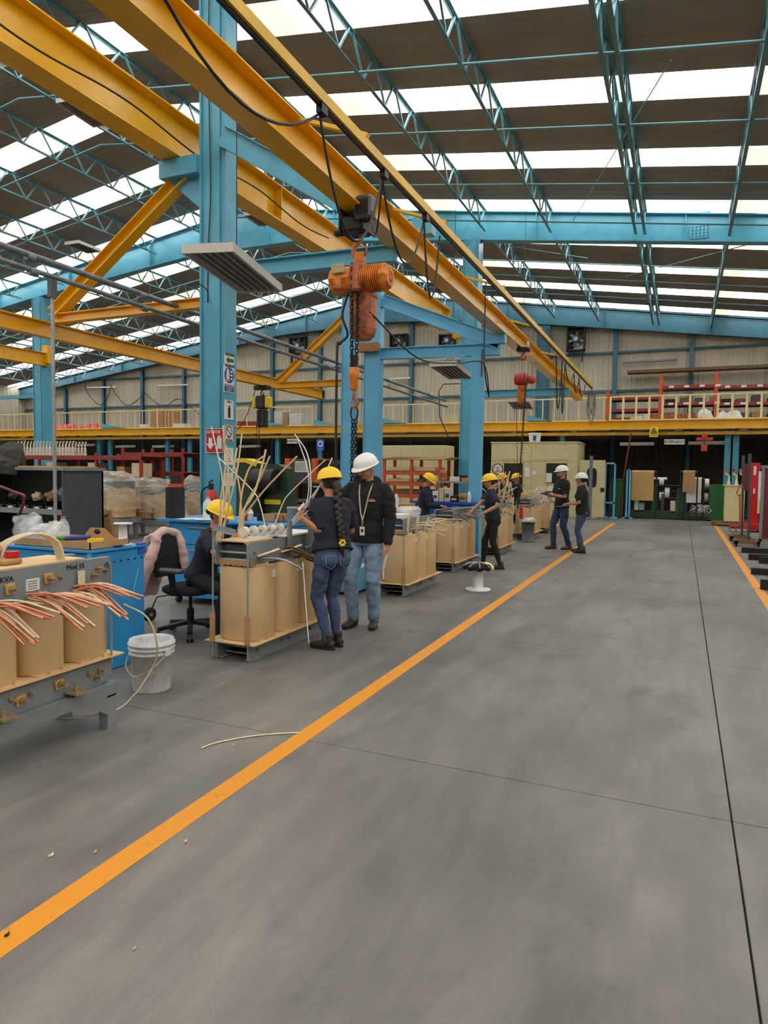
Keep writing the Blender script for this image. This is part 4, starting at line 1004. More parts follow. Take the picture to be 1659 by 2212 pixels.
# bucket beside the stand
b0 = at(298, 1500, z=0)
bk = thing('plastic_bucket', 'dirty white plastic bucket on the floor beside the blue bench', 'bucket', (b0.x, b0.y+.14, 0))
cx, cy = b0.x, b0.y+.14
m = MB(); m.lathe([(.0, .003), (.128, .0), (.132, .01), (.148, .27), (.158, .272), (.158, .283), (.15, .285), (.151, .305), (.164, .307), (.164, .318), (.152, .32), (.153, .335), (.166, .337), (.166, .35), (.155, .352), (.157, .372), (.15, .372), (.146, .35), (.13, .02), (0, .018)], (cx, cy, 0), n=36); m.build('pail', 'dirty_white', bk)
m = MB(); m.tube(smoothpath([(cx+.165, cy-.02, .29), (cx+.14, cy-.14, .21), (cx+.02, cy-.185, .14), (cx-.1, cy-.15, .2), (cx-.165, cy-.02, .29)]), .004, 6); m.build('wire_handle', 'galvanised', bk)
for k in (-1, 1):
    m = MB(); m.box((cx+k*.163, cy-.02, .29), (.012, .05, .04)); m.build('handle_lug', 'dirty_white', bk)
# loose strip and scraps on the floor
m = MB(); m.tube([(*q.xy, .006) for q in smoothpath([at(435, 1618, z=0), at(470, 1606, z=0), at(540, 1593, z=0), at(600, 1587, z=0), at(648, 1585, z=0)])], .005, 6); tag(m.build('loose_strip', 'insul_paper'), 'long pale insulation strip lying across the yellow aisle line', 'strip')
for i, (u_, v_, s_, lab) in enumerate(((503, 1612, .02, 'small paper scrap lying just below the pale strip'), (400, 1820, .02, 'tiny pale scrap lying on the floor beside the yellow line'), (110, 1850, .03, 'pale scrap on the floor near the photo edge below the stand'), (205, 1843, .016, 'tiny light chip on bare floor left of the yellow line'), (290, 2052, .012, 'tiny white chip on the aisle side of the yellow line'), (478, 1478, .02, 'white chip on the floor beyond the bucket'), (932, 1268, .03, 'white paper scrap nearest the transformer behind the man'), (948, 1269, .03, 'white paper scrap in the middle of the row before the spool stool'), (985, 1273, .04, 'white paper scrap right beside the spool stool base'), (15, 2022, .02, 'dark twig of cable on the yellow line at the photo edge'))):
    p_ = at(u_, v_, z=0); m = MB(); n = 6
    s_ *= .6; ring = [V((p_.x+s_*.6*math.cos(t)*(.7+.3*math.sin(3*t+i)), p_.y+s_*math.sin(t)*(.8+.2*math.cos(2*t+i)), .002)) for t in (2*PI*k/n for k in range(n))]
    m.loft([ring, [q+V((.002, 0, .006+.002*(k % 3))) for k, q in enumerate(ring)]], smooth=False)
    tag(m.build('floor_scrap', 'ink' if i == 9 else 'insul_paper'), lab, 'scrap', 'scraps on the concrete floor')
# ================================================================== people
def limb(mb, pts, rad, n=14, ell=None, hint=None):
    """tapered loft through the joints; ell = (side, depth) factors, hint = side direction"""
    pts = [V(p) for p in pts]; m = len(pts); rings = []; ref = V(hint) if hint is not None else None
    for k, p in enumerate(pts):
        d = (pts[min(k+1, m-1)]-pts[max(k-1, 0)]).normalized()
        if ref is None: ref = frame_of(d)[0]
        a = ref-d*ref.dot(d)
        a = a.normalized() if a.length > 1e-5 else frame_of(d)[0]
        b = d.cross(a); ref = a
        r = rad[k]; ra, rb = (r if isinstance(r, tuple) else (r, r))
        rings.append([p+a*(ra*math.cos(t))+b*(rb*math.sin(t)) for t in (2*PI*i/n for i in range(n))])
    mb.loft(rings); return mb
def ik(a, t, la, lb, pole):
    d = t-a; L = min(d.length, (la+lb)*.999); d = d.normalized(); t = a+d*L
    x = (la*la-lb*lb+L*L)/(2*L); h = math.sqrt(max(0, la*la-x*x))
    p = V(pole)-d*V(pole).dot(d); p = p.normalized() if p.length > 1e-6 else frame_of(d)[1]
    return a+d*x+p*h, t
def hand(mb, wrist, d, pn, th, s=1., curl=25, spread=.0):
    """palm and five fingers; d = pointing direction, pn = palm-side normal, th = thumb side"""
    d = V(d).normalized(); pn = (V(pn)-d*V(pn).dot(d)).normalized(); sd = d.cross(pn)
    if sd.dot(V(th)) < 0: sd = -sd
    w = V(wrist)
    limb(mb, [w-d*.02*s, w+d*.02*s, w+d*.055*s, w+d*.09*s], [(.026*s, .019*s), (.033*s, .017*s), (.041*s, .0155*s), (.038*s, .013*s)], 12, hint=sd)
    for i, (o, L) in enumerate(((.030, .068), (.010, .077), (-.011, .071), (-.030, .056))):
        p = w+d*.086*s+sd*o*s; dd = d+sd*(o*spread*12); dd.normalize(); pts = [p-dd*.02*s, p]; ang = 0
        for k, f in enumerate((.45, .31, .24)):
            ang += math.radians(curl*(1.0+.12*i)*(.8 if k == 0 else 1.1)); q = dd*math.cos(ang)+pn*math.sin(ang)
            p = p+q*(L*f*s); pts.append(p)
        limb(mb, pts, [.0088*s, .0086*s, .008*s, .0072*s, .0058*s], 8)
    b = w+d*.028*s+sd*.026*s; c1_ = math.radians(curl*.6)
    e = b+(sd*.75+d*.62+pn*math.sin(c1_)*.5).normalized()*.036*s; f_ = e+(sd*.25+d*.9+pn*math.sin(c1_)*.8).normalized()*.03*s
    limb(mb, [b-(e-b)*.3, b, e, f_, f_+(f_-e)*.55], [.012*s, .0125*s, .0105*s, .009*s, .0065*s], 8)
HEAD = ((-1.02, .20, .66, -.1), (-.9, .36, .78, .12), (-.68, .52, .80, .45), (-.4, .61, .80, .68), (-.1, .655, .81, .82), (.2, .685, .83, .92), (.48, .66, .78, .93), (.72, .54, .62, .78), (.9, .34, .38, .52), (1.0, .1, .12, .16))
def person(label, foot, ang, H, feet, hands, hips=(0, 0), lean=(0, 0), head=(0, 0), fem=True, top='navy_cloth', sleeve='short', legs='denim_dark', legw=1., boots='boot_leather', hat='helmet_yellow', hair='hair_dark', hairdo='short', skin_m='skin', hip_z=None, vox=.008, hem=.50, palms=None, poles=None, curls=(25, 25), seated=False, extra=None, belly=1., bulk=1.):
    base = V((foot[0], foot[1], 0)); a = math.radians(ang)
    F, Lf, U = V((math.cos(a), math.sin(a), 0)), V((-math.sin(a), math.cos(a), 0)), V((0, 0, 1))
    pt = lambda f, l, u: base+F*f+Lf*l+U*u
    t = thing('person', label, 'person', base)
    hz = (hip_z if hip_z is not None else .525*H)
    pel = pt(hips[0], hips[1], hz); sw = (.098 if fem else .112)*H*(.4+.6*bulk); hw = .055*H
    nb = pel+F*lean[0]+Lf*lean[1]+U*math.sqrt(max(.01, (.322*H)**2-lean[0]**2-lean[1]**2))     # neck base
    sp = (nb-pel).normalized(); fwd = (F-sp*F.dot(sp)).normalized()
    sh = nb-sp*.03*H
    S = [sh+Lf*sw, sh-Lf*sw]; HP = [pel+Lf*hw, pel-Lf*hw]
    # legs
    kn, an, fd = [], [], []
    for i, (f, l, yaw, lift) in enumerate(feet):
        y = math.radians(yaw); fdir = F*math.cos(y)+Lf*math.sin(y); fd.append(fdir)
        A = pt(f, l, .05*H+lift)
        k, A2 = ik(HP[i], A, .245*H, .245*H, fdir+U*(.8 if seated else .0)); kn.append(k); an.append(A2)
    el, wr = [], []
    for i, hn in enumerate(hands):
        pole = (poles[i] if poles else (-.6, .5 if i == 0 else -.5, -.5)); P3 = F*pole[0]+Lf*pole[1]+U*pole[2]
        e, w_ = ik(S[i], pt(*hn), .178*H, .152*H, P3); el.append(e); wr.append(w_)
    hr = math.radians(head[0]); hp = math.radians(head[1])      # yaw to the left, pitch down
    R = Matrix.Rotation(a+hr, 3, 'Z') @ Matrix.Rotation(hp, 3, 'Y')
    hh = .066*H; hc = nb+U*(.094*H)+F*(.012*H)+(R @ V((1, 0, 0)))*(.02*H*math.sin(max(0, hp))*2)
    hd = lambda f, l, u: hc+R @ V((f*hh, l*hh, u*hh))
    # ---- body: one continuous skin
    b = MB(); rings = []
    for u, w_, ff, bb in HEAD:
        ring = []
        for k in range(20):
            q = 2*PI*k/20; c, s = math.cos(q), math.sin(q); dep = ff if c > 0 else bb
            if bb < 0 and c < 0: dep = .1; 
            ring.append(hd((dep*c if bb > 0 else .3+.36*c), w_*s, u))
        rings.append(ring)
    b.loft(rings)
    limb(b, [hd(.78, 0, .22), hd(.90, 0, -.08), hd(.99, 0, -.26), hd(.84, 0, -.34)], [.09*hh, .12*hh, .15*hh, .13*hh], 8)
    for k in (-1, 1):
        b.ball(hd(-.02, k*.68, -.08), (.17*hh, .07*hh, .26*hh), 8, 6, R); b.ball(hd(.84, k*.10, -.28), .10*hh, 8, 6)
        b.ball(hd(.70, k*.3, .20), (.16*hh, .2*hh, .08*hh), 8, 6, R); b.ball(hd(.62, k*.38, -.28), .2*hh, 8, 6)
    b.ball(hd(.80, 0, -.55), (.09*hh, .22*hh, .06*hh), 8, 6, R); b.ball(hd(.79, 0, -.63), (.08*hh, .18*hh, .05*hh), 8, 6, R)
    limb(b, [nb-sp*.03*H, nb+U*.03*H+F*.004, hd(-.12, 0, -.5), hd(-.1, 0, 0)], [.04*H, .033*H, .031*H, .03*H], 14)
    limb(b, [pel-U*.02*H, pel+sp*.1*H, pel+sp*.22*H, nb], [(.075*H, .05*H), (.066*H, .046*H), (.07*H, .048*H), (.034*H, .033*H)], 16, hint=Lf)
    for i in range(2):
        s_ = 1 if i == 0 else -1
        limb(b, [S[i]-Lf*s_*.05*H-U*.015*H, S[i]-Lf*s_*.012*H-U*.012*H, S[i].lerp(el[i], .5), el[i], el[i].lerp(wr[i], .35), wr[i], wr[i]+(wr[i]-el[i]).normalized()*.015], [.016*H, .019*H, .0265*H, .0225*H, .0225*H, .0155*H, .0145*H], 12)
        d = (wr[i]-el[i]).normalized(); pn = V((0, 0, -1)); th = fwd
        if palms and palms[i]:
            pd, pp, pth = palms[i]
            if pd is not None: d = F*pd[0]+Lf*pd[1]+U*pd[2]
            pn = F*pp[0]+Lf*pp[1]+U*pp[2]; th = F*pth[0]+Lf*pth[1]+U*pth[2]
        elif d.z < -.8: pn = -Lf*s_
        hand(b, wr[i], d, pn, th, H/1.72, curls[i])
        limb(b, [HP[i], kn[i], an[i]], [.038*H, .022*H, .014*H], 10)
    body = skin('body', b, skin_m, t, vox*.72, 2)
    # face details
    eye = MB()
    for k in (-1, 1): 
        eye = MB(); eye.ball(hd(.735, k*.29, .06), (.07*hh, .13*hh, .065*hh), 8, 6, R); eo = eye.build('eye', 'paper_white', body)
        eye = MB(); eye.ball(hd(.79, k*.29, .05), (.035*hh, .055*hh, .06*hh), 8, 6, R); eye.build('iris', 'ink', body)
        br = MB(); br.bar(hd(.84, k*.13, .26), hd(.74, k*.46, .24), .06*hh, .05*hh); br.build('eyebrow', hair, body)
    lp = MB(); lp.bar(hd(.885, -.17, -.585), hd(.885, .17, -.585), .03*hh, .035*hh); lp.build('mouth', 'maroon', body)
    # ---- hair
    m = MB(); rings = []
    for u, w_, ff, bb in ((-.62, .5, .05, .75), (-.35, .66, .0, .9), (0, .74, .12, 1.0), (.3, .78, .5, 1.06), (.6, .72, .66, 1.0), (.95, .4, .45, .6), (1.06, .1, .1, .15)):
        if hairdo == 'short' and u < -.3: continue
        rings.append([hd((ff if math.cos(q) > 0 else bb)*math.cos(q) if math.cos(q) > 0 else bb*math.cos(q), w_*math.sin(q), u) for q in (2*PI*k/18 for k in range(18))])
    m.loft(rings)
    if hairdo == 'bun': m.ball(hd(-1.12, 0, -.1), .36*hh, 10, 8)
    if hairdo == 'tail': limb(m, [hd(-.95, 0, -.1), hd(-1.2, 0, -.4), hd(-1.1, 0, -1.1), hd(-1.0, .05, -1.9)], [.2*hh, .28*hh, .24*hh, .1*hh], 10)
    ho = skin('hair', m, hair, t, vox, 2)
    # ---- hard hat
    if hat:
        ht = MB(); rings = []; n = 36
        W_, Lh, zr = 1.02, 1.2, .26
        prof = [(1.0, -.02), (1.0, .04), (.985, .16), (.95, .38), (.87, .58), (.72, .78), (.51, .93), (.26, 1.02), (.03, 1.05)]
        for s, z in prof:
            ring = []
            for k in range(n):
                q = 2*PI*k/n; rid = .025*math.exp(-(math.sin(q)*s/.13)**2) if s < .97 else 0
                ring.append(hd(-.06+Lh*s*math.cos(q), W_*s*math.sin(q), zr+z+rid))
            rings.append(ring)
        ht.loft(rings)
        hat_o = ht.build('hard_hat', hat, t)
        bm = MB(); rings = []
        for s, dz, th_ in ((.99, .05, 0), (1.06, .0, 0), (1.07, -.05, 0), (.99, -.02, 0)):
            ring = []
            for k in range(n):
                q = 2*PI*k/n; c = max(0, math.cos(q)); ex = (s > 1)*.30*c**1.6
                ring.append(hd(-.06+(Lh*s+ex)*math.cos(q), (W_*s+ex*.35)*math.sin(q), zr+dz-(s > 1)*.12*c**2))
            rings.append(ring)
        bm.loft(rings, caps=False); bm.build('brim', hat, hat_o)
    # ---- shirt
    m = MB(); cw = (1.0 if fem else 1.08)*bulk
    hem_p = pel-U*(.525-hem)*H if not seated else pel-U*.01
    hipw = (.104 if fem else .106)*H*belly*(.3+.7*bulk)
    limb(m, [hem_p, pel+sp*.04*H, pel+sp*.10*H, pel+sp*.19*H, pel+sp*.255*H, sh+sp*.002*H, nb-sp*.006*H, nb+U*.014*H], [(hipw*1.05, .082*H*belly), (hipw*1.03, .081*H*belly), (.088*H*cw*belly, .071*H*belly), (.097*H*cw, .078*H), (.104*H*cw, .072*H), (.088*H*cw, .054*H), (.058*H*cw, .048*H), (.04*H, .042*H)], 22, hint=Lf)
    if fem:
        for k in (-1, 1): m.ball(pel+sp*.2*H+Lf*(k*.045*H)+fwd*.05*H, (.04*H,)*3, 10, 8)
    for i in range(2):
        s_ = 1 if i == 0 else -1
        if sleeve in ('short', 'polo'):
            e2 = S[i].lerp(el[i], .80); limb(m, [S[i]-Lf*s_*.06*H+U*.012*H, S[i]-Lf*s_*.018*H+U*.004*H, S[i].lerp(el[i], .22), S[i].lerp(el[i], .5), e2], [r_*H*bulk for r_ in (.026, .034, .038, .039, .039)], 14)
        else:
            w2 = el[i].lerp(wr[i], .93)
            limb(m, [S[i]-Lf*s_*.06*H+U*.012*H, S[i]-Lf*s_*.018*H+U*.004*H, S[i].lerp(el[i], .22), S[i].lerp(el[i], .5), el[i], el[i].lerp(wr[i], .45), w2], [r_*H*bulk for r_ in (.027, .036, .040, .039, .035, .032, .026)], 14)
    if sleeve == 'hood':
        m.ball(nb-F*.05*H+U*.012*H, (.045*H, .07*H, .035*H), 12, 8, Matrix.Rotation(a, 3, 'Z')); limb(m, [nb-Lf*.05*H, nb+F*.03*H-U*.005*H, nb+Lf*.05*H], [.022*H]*3, 10)
    so = skin('hoodie' if sleeve == 'hood' else 'shirt', m, top, t, vox, 5, .009, 11, ang)
    if sleeve == 'polo':
        c_ = MB(); c_.tube([nb+Lf*(.047*H*math.cos(q))+fwd*(.043*H*math.sin(q))+U*(.012*H-.012*H*math.sin(q)) for q in (2*PI*k/16 for k in range(16))], .009*H/1.7, 6, closed=True); c_.build('collar', top, so)
    # ---- trousers
    m = MB()
    limb(m, [pel+sp*.045*H, pel, pel-U*.035*H], [(hipw*.86, .062*H), (hipw*.94, .071*H), (hipw*.93, .07*H)], 20, hint=Lf)
    if fem and not seated:
        for k in (-1, 1): m.ball(pel-F*.032*H+Lf*(k*.045*H)-U*.015*H, .052*H, 10, 8)
    for i in range(2):
        mid = HP[i].lerp(kn[i], .45); cf = kn[i].lerp(an[i], .35)
        limb(m, [HP[i]+U*.01*H, mid-F*.004*H, kn[i], cf-fd[i]*.008*H, kn[i].lerp(an[i], .8), an[i]-(an[i]-kn[i]).normalized()*(-.008*H)], [.050*H, .051*H*(.55+.45*legw), .038*H*(.6+.4*legw), .037*H*(.6+.4*legw), .029*H*legw, .029*H*legw], 16)
    tr_ = skin('trousers', m, legs, t, vox, 3, .008, 13, ang+5)
    # ---- boots
    for i in range(2):
        A = an[i]; d = fd[i]; s = Lf if i == 0 else -Lf; side = V((-d.y, d.x, 0)); g = V((A.x, A.y, A.z-.05*H))
        m = MB(); k = H/1.7
        limb(m, [g-d*.072*k+U*.045*k, g-d*.04*k+U*.05*k, g+d*.05*k+U*.046*k, g+d*.12*k+U*.036*k, g+d*.175*k+U*.03*k, g+d*.195*k+U*.024*k], [(.026*k, .034*k), (.037*k, .045*k), (.041*k, .043*k), (.047*k, .034*k), (.04*k, .026*k), (.016*k, .014*k)], 14, hint=side)
        limb(m, [g-d*.01*k+U*.03*k, g-d*.012*k+U*.085*k, g-d*.012*k+U*.15*k], [(.040*k, .05*k), (.041*k, .048*k), (.043*k, .05*k)], 14, hint=side)
        bo = skin('boot', m, boots, t, vox, 3)
        m = MB(); out = []
        for q in range(20):
            w_ = 2*PI*q/20; c, sn = math.cos(w_), math.sin(w_); out.append(g+d*((.045+.155*c)*k if c > 0 else (.045+.13*c)*k)+side*((.044 if c > 0 else .038)*sn*k))
        m.loft([out, [p+U*.022*k for p in out]], smooth=False); m.build('sole', 'boot_sole', bo)
    G = dict(t=t, hd=hd, R=R, hh=hh, nb=nb, sh=sh, pel=pel, sp=sp, fwd=fwd, F=F, L=Lf, U=U, wr=wr, el=el, S=S, H=H, body=body, hair=ho, shirt=so, trousers=tr_, kn=kn, an=an)
    if extra: extra(G)
    return G

# --- the woman with the braid
def braid(G):
    hd = G['hd']; nbk = G['nb']; F, L, U, t = G['F'], G['L'], G['U'], G['t']
    p0 = hd(-.95, -.05, -.25); path = smoothpath([p0, hd(-1.1, -.1, -.8), nbk-F*.135-L*.01-U*.1, nbk-F*.17-L*.02-U*.25, nbk-F*.175-L*.03-U*.38], 6)
    m = MB()
    for i, p in enumerate(path):
        s = 1 if i % 2 else -1; r = .036-.0006*i; m.ball(p+L*(s*.013), (r*.85, r, r*1.15), 8, 6)
    skin('braid', m, 'hair_dark', t, .006, 1)
    e = path[-1]; m = MB(); limb(m, [e, e-U*.05, e-U*.13-L*.02], [.017, .02, .005], 8); m.build('braid_tip', 'hair_dark', t)
    m = MB()
    for i in range(6): q = 2*PI*i/6; m.ball(e-F*.014+L*(.022*math.cos(q))+U*(.022*math.sin(q)), .014, 8, 6)
    m.build('hair_tie', 'sign_yellow', t)
    # back pockets with pale stitching
    pel = G['pel']; tr = G['trousers']
    for k in (-1, 1):
        c = pel-F*.136+L*(k*.07)-U*.03; s = MB(); q = [(-.05, .05), (.05, .05), (.045, -.04), (0, -.065), (-.045, -.04)]
        pts = [c+L*(x)+U*z+F*(.018*abs(x/.05)**2) for x, z in q]; s.tube(pts+[pts[0]], .0022, 5); s.build('pocket_stitching', 'denim_light', tr)
w1 = at(721, 1400, z=0)
hl = at(652, 1120, y=5.2)
Fb = math.radians(160); 
def loc(base, ang, p):
    d = V(p)-V((base.x, base.y, 0)); a = math.radians(ang); return (d.x*math.cos(a)+d.y*math.sin(a), -d.x*math.sin(a)+d.y*math.cos(a), p[2])
W1 = person('woman with a long dark braid, yellow helmet, navy tee and blue jeans, seen from behind', w1, 142, 1.60, [(-.02, .07, 34, 0), (.05, -.05, 24, 0)], [loc(w1, 142, hl), (.33, -.10, 1.0)], hips=(-.02, .03), lean=(.05, 0), head=(6, 10), top='navy_cloth', sleeve='short', legs='denim_dark', legw=.88, vox=.0075, hairdo='long', hair='hair_dark', extra=braid, palms=[((.7, -.1, .7), (0, -1, 0), (0, 0, 1)), None], curls=(55, 45), hem=.555, poles=[(-.3, .35, -1), (-.7, -.8, -.5)], belly=1.04, bulk=1.14)
# white pen-like tool in her hand
q = W1['wr'][0]+V((0, 0, .09)); m = MB(); m.cyl(q-V((.02, .02, .02)), q+V((.02, .01, .04)), .014, n=10); tag(m.build('tape_roll', 'white_plastic'), 'small white roll held by the woman with the braid', 'roll')

# --- the man in the black hoodie
def man_extra(G):
    hd, hh, t, fwd, L, U, nb, sh, sp, R = G['hd'], G['hh'], G['t'], G['fwd'], G['L'], G['U'], G['nb'], G['sh'], G['sp'], G['R']; H = G['H']
    m = MB(); m.bar(hd(.90, -.24, -.47), hd(.90, .24, -.47), .07*hh, .09*hh); m.build('moustache', 'hair_dark', G['body'])
    m = MB(); m.ball(hd(.70, 0, -.86), (.18*hh, .3*hh, .2*hh), 10, 8, R); m.build('goatee', 'hair_dark', G['body'])
    ch = sh-sp*.08*H
    for k in (-1, 1):
        p = smoothpath([nb+L*(k*.062)-fwd*.01+U*.012, nb+L*(k*.066)+fwd*.05-U*.0, sh+L*(k*.05)+fwd*.122-U*.05, ch+L*(k*.022)+fwd*.142-U*.08, ch+fwd*.148-U*.17])
        m = MB(); m.tube(p, .007, 6); m.build('lanyard_strap', 'lanyard', t)
    e = ch+fwd*.148-U*.17; m = MB(); m.bar(e, e-U*.06, .012, .012); m.build('lanyard_clip', 'galvanised', t)
    Rm = Matrix((L, fwd, U)).transposed(); m = MB(); m.box(e-U*.105+fwd*.004, (.05, .006, .085), Rm); bd = m.build('name_badge', 'paper_white', t)
    m = MB(); m.box(e-U*.1+fwd*.008, (.026, .002, .03), Rm); m.build('badge_photo', 'ink', bd)
    c = sh-sp*.055*H+L*.088+fwd*.132; m = MB(); m.box(c, (.05, .006, .014), Rm); m.build('chest_logo', 'logo_red', t); m = MB(); m.box(c-U*.016, (.07, .006, .008), Rm); m.build('chest_logo', 'paper_white', t)
    for i in (0, 1):
        w_ = G['wr'][i]; d = (w_-G['el'][i]).normalized(); m = MB(); m.cyl(w_-d*.05, w_-d*.005, .043, .04, n=16); m.build('cuff', 'black_cloth', t)
    b = G['pel']+U*.0; 
m1 = at(784, 1353, z=0); M1 = person('man in white helmet, black hoodie and light blue jeans wearing a lanyard', m1, -82, 1.75, [(-.02, .115, 8, 0), (.02, -.10, -12, 0)], [(.07, .27, .86), (.12, -.26, .95)], hips=(.0, .01), lean=(.03, .035), head=(-26, 20), fem=False, top='black_cloth', sleeve='hood', legs='denim_light', legw=1.28, hat='helmet_white', vox=.0075, extra=man_extra, palms=[((.1, .0, -1), (0, -1, 0), (1, 0, 0)), None], curls=(50, 30), hem=.505, poles=[(-.8, .5, 0), (-.6, -.6, 0)], skin_m='skin', bulk=1.05)
q = M1['wr'][0]; m = MB(); m.tube(smoothpath([q+V((.0, -.02, -.05)), q+V((-.005, -.03, -.12)), q+V((-.03, -.03, -.24)), q+V((-.025, -.03, -.34))]), [.018]*6+[.012]*6+[.008]*7, 7); tag(m.build('cable_piece', 'white_plastic'), 'piece of white wrapped lead hanging from the hoodie man\'s hand', 'cable')

# --- worker at the near blue bench, seated
s0 = V((-4.22, 5.32, 0)); SW = person('seated worker in yellow helmet and dark uniform bending over the leads', s0, -4, 1.60, [(.50, .14, 0, 0), (.34, -.12, 0, 0)], [(.50, .16, .98), (.52, -.10, 1.0)], hips=(0, 0), lean=(.20, 0), head=(4, 20), top='navy_cloth', sleeve='short', legs='trouser_black', boots='boot_leather', hair='hair_dark', hairdo='bun', hip_z=.56, seated=True, vox=.009, poles=[(-.3, .6, -.8), (-.3, -.6, -.8)])

# --- worker at the deep blue bench
w3 = at(913, 1100, y=11.75); W3 = person('worker in yellow helmet and navy long-sleeve top looking down at the leads', (w3.x, 11.75), 8, 1.57, [(0, .1, 0, 0), (.02, -.1, 0, 0)], [(.34, .10, .98), (.36, -.08, 1.0)], lean=(.06, 0), head=(-8, 30), top='navy_cloth', sleeve='long', legs='trouser_black', hair='hair_brown', hairdo='bun', vox=.011, curls=(35, 35))
# --- worker in black trousers
def chest_mark(G, s=1):
    R = Matrix((G['L'], G['fwd'], G['U'])).transposed(); c = G['sh']-G['sp']*.075*G['H']+G['L']*(.075*s)+G['fwd']*.125; m = MB(); m.box(c, (.05, .012, .014), R); m.build('chest_logo', 'paper_white', G['t'])
w4 = at(1072, 1229, z=0); hl4 = at(1010, 1112, y=10.9); hr4 = at(1047, 1107, y=10.85)
W4 = person('worker in yellow helmet and black trousers leaning on the transformer, arm stretched out', w4, 196, 1.56, [(-.06, -.03+.08, -5, 0), (.22, -.1, 0, 0)], [loc(w4, 196, hr4), loc(w4, 196, hl4)], hips=(.07, 0), lean=(.05, 0), head=(10, 8), top='navy_cloth', sleeve='short', legs='trouser_black', legw=.85, hair='hair_brown', hairdo='bun', vox=.010, extra=chest_mark, hem=.53, belly=1.05, bulk=1.12)
# --- the two visitors in the aisle
m2 = at(1211, 1186, z=0); ht = at(1208, 1062, y=m2.y-.3)
def m2x(G):
    hd, hh = G['hd'], G['hh']; m = MB(); m.ball(hd(.5, 0, -.78), (.34*hh, .5*hh, .22*hh), 12, 8, G['R']); m.build('beard', 'hair_brown', G['body']); chest_mark(G)
M2 = person('visitor in white helmet, black polo and brown boots holding a dark tablet', m2, 222, 1.75, [(-.12, .12, 4, 0), (.12, -.1, 0, 0)], [(.30, .1, 1.16), (.32, -.07, 1.17)], hips=(0, 0), lean=(.0, 0), head=(-14, 4), fem=False, top='black_cloth', sleeve='polo', legs='denim_navy', legw=1.15, boots='boot_brown', hat='helmet_white', hair='hair_brown', vox=.010, extra=m2x, hem=.50, palms=[((.8, -.4, 0), (0, 0, 1), (1, 0, 0)), ((.8, .4, 0), (0, 0, 1), (1, 0, 0))], curls=(30, 30), poles=[(-.7, .3, -.7), (-.7, -.3, -.7)])
c_ = (M2['wr'][0]+M2['wr'][1])/2+M2['F']*.09+V((0, 0, .045)); Rm = Matrix((M2['L'], M2['F'], M2['U'])).transposed() @ Matrix.Rotation(-.35, 3, 'X')
t = thing('tablet', 'dark tablet held in both hands by the bearded visitor', 'tablet', c_)
m = MB(); m.box(c_, (.24, .17, .016), Rm); m.build('case', 'black_plastic', t); m = MB(); m.box(c_+Rm @ V((0, 0, .009)), (.21, .14, .003), Rm); m.build('screen', 'window_dark', t)
w2 = at(1256, 1194, z=0)
W2 = person('visitor in white helmet and black polo carrying a clipboard, seen in profile', w2, 172, 1.60, [(-.04, .09, 6, 0), (.06, -.1, -4, 0)], [(.24, .13, 1.0), (.30, -.02, 1.0)], lean=(.03, 0), head=(4, 0), top='black_cloth', sleeve='polo', legs='denim_dark', legw=1.0, hat='helmet_white', hair='hair_dark', hairdo='bun', vox=.010, hem=.50, extra=chest_mark, poles=[(-.7, .4, -.7), (-.7, -.4, -.7)], belly=1.02, bulk=1.1)
c_ = (W2['wr'][0]+W2['wr'][1])/2+W2['F']*.08+V((0, 0, -.045)); Rm = Matrix((W2['F'], W2['L'], W2['U'])).transposed() @ Matrix.Rotation(.15, 3, 'Y')
t = thing('clipboard', 'white clipboard held flat by the visitor in profile', 'clipboard', c_)
m = MB(); m.box(c_, (.32, .23, .006), Rm); m.build('board', 'paper_white', t); m = MB(); m.box(c_+Rm @ V((-.14, 0, .008)), (.03, .1, .01), Rm); m.build('clip', 'galvanised', t)
# --- workers further back
for (u_, v_, yy, an_, lab, top_) in ((1122, 1060, 17.4, 195, 'worker in yellow helmet raising an arm behind the farther transformers', 'navy_cloth'), (1088, 1060, 16.6, 250, 'worker in yellow helmet mostly hidden behind brown sticks', 'navy_cloth'), (62, 1010, 9.6, -60, 'worker in yellow helmet mostly hidden behind the open grey cabinet', 'navy_cloth')):
    p_ = at(u_, v_, y=yy); up = 'raising' in lab
    person(lab, (p_.x, yy), an_, 1.58, [(0, .1, 0, 0), (0, -.1, 0, 0)], [(.3, .12, 1.42 if up else 1.05), (.3, -.12, 1.05)], lean=(.05, 0), head=(0, 12), top=top_, sleeve='short', legs='trouser_black', vox=.014, hair='hair_dark', hairdo='short')
# --- worker at the very edge of the picture, only forearm and hand in view
hp_ = at(14, 1196, x=-3.40); e0 = V((-3.95, 2.15, 0))
person('worker at the photo edge whose navy sleeve and hand reach over the copper-lead transformer', e0, 35, 1.66, [(0, .12, 0, 0), (.05, -.12, 0, 0)], [(.42, .2, 1.18), loc(e0, 35, hp_+V((-.06, -.05, .05)))] if False else [loc(e0, 35, hp_+V((-.07, -.02, .06))), (.4, -.15, 1.2)], lean=(.12, .05), head=(0, 25), top='navy_cloth', sleeve='long', legs='trouser_black', hair='hair_dark', vox=.009, curls=(45, 35), palms=[((.6, -.2, -.75), (.4, 0, -.8), (.3, -1, 0)), None])
q = at(10, 1217, x=-3.38); m = MB(); m.bbox(q.x-.07, q.x+.06, q.y-.05, q.y+.07, 1.068, 1.10, .01); tt = tag(m.build('tray', 'cardboard'), 'small brown tray under the reaching hand', 'tray')
m = MB(); m.lathe([(.035, 0), (.04, .008), (.035, .03), (.036, .035)], (q.x+.01, q.y+.04, 1.1), n=16); tag(m.build('tape_roll', 'signal_red'), 'red tape roll under the reaching hand', 'tape')
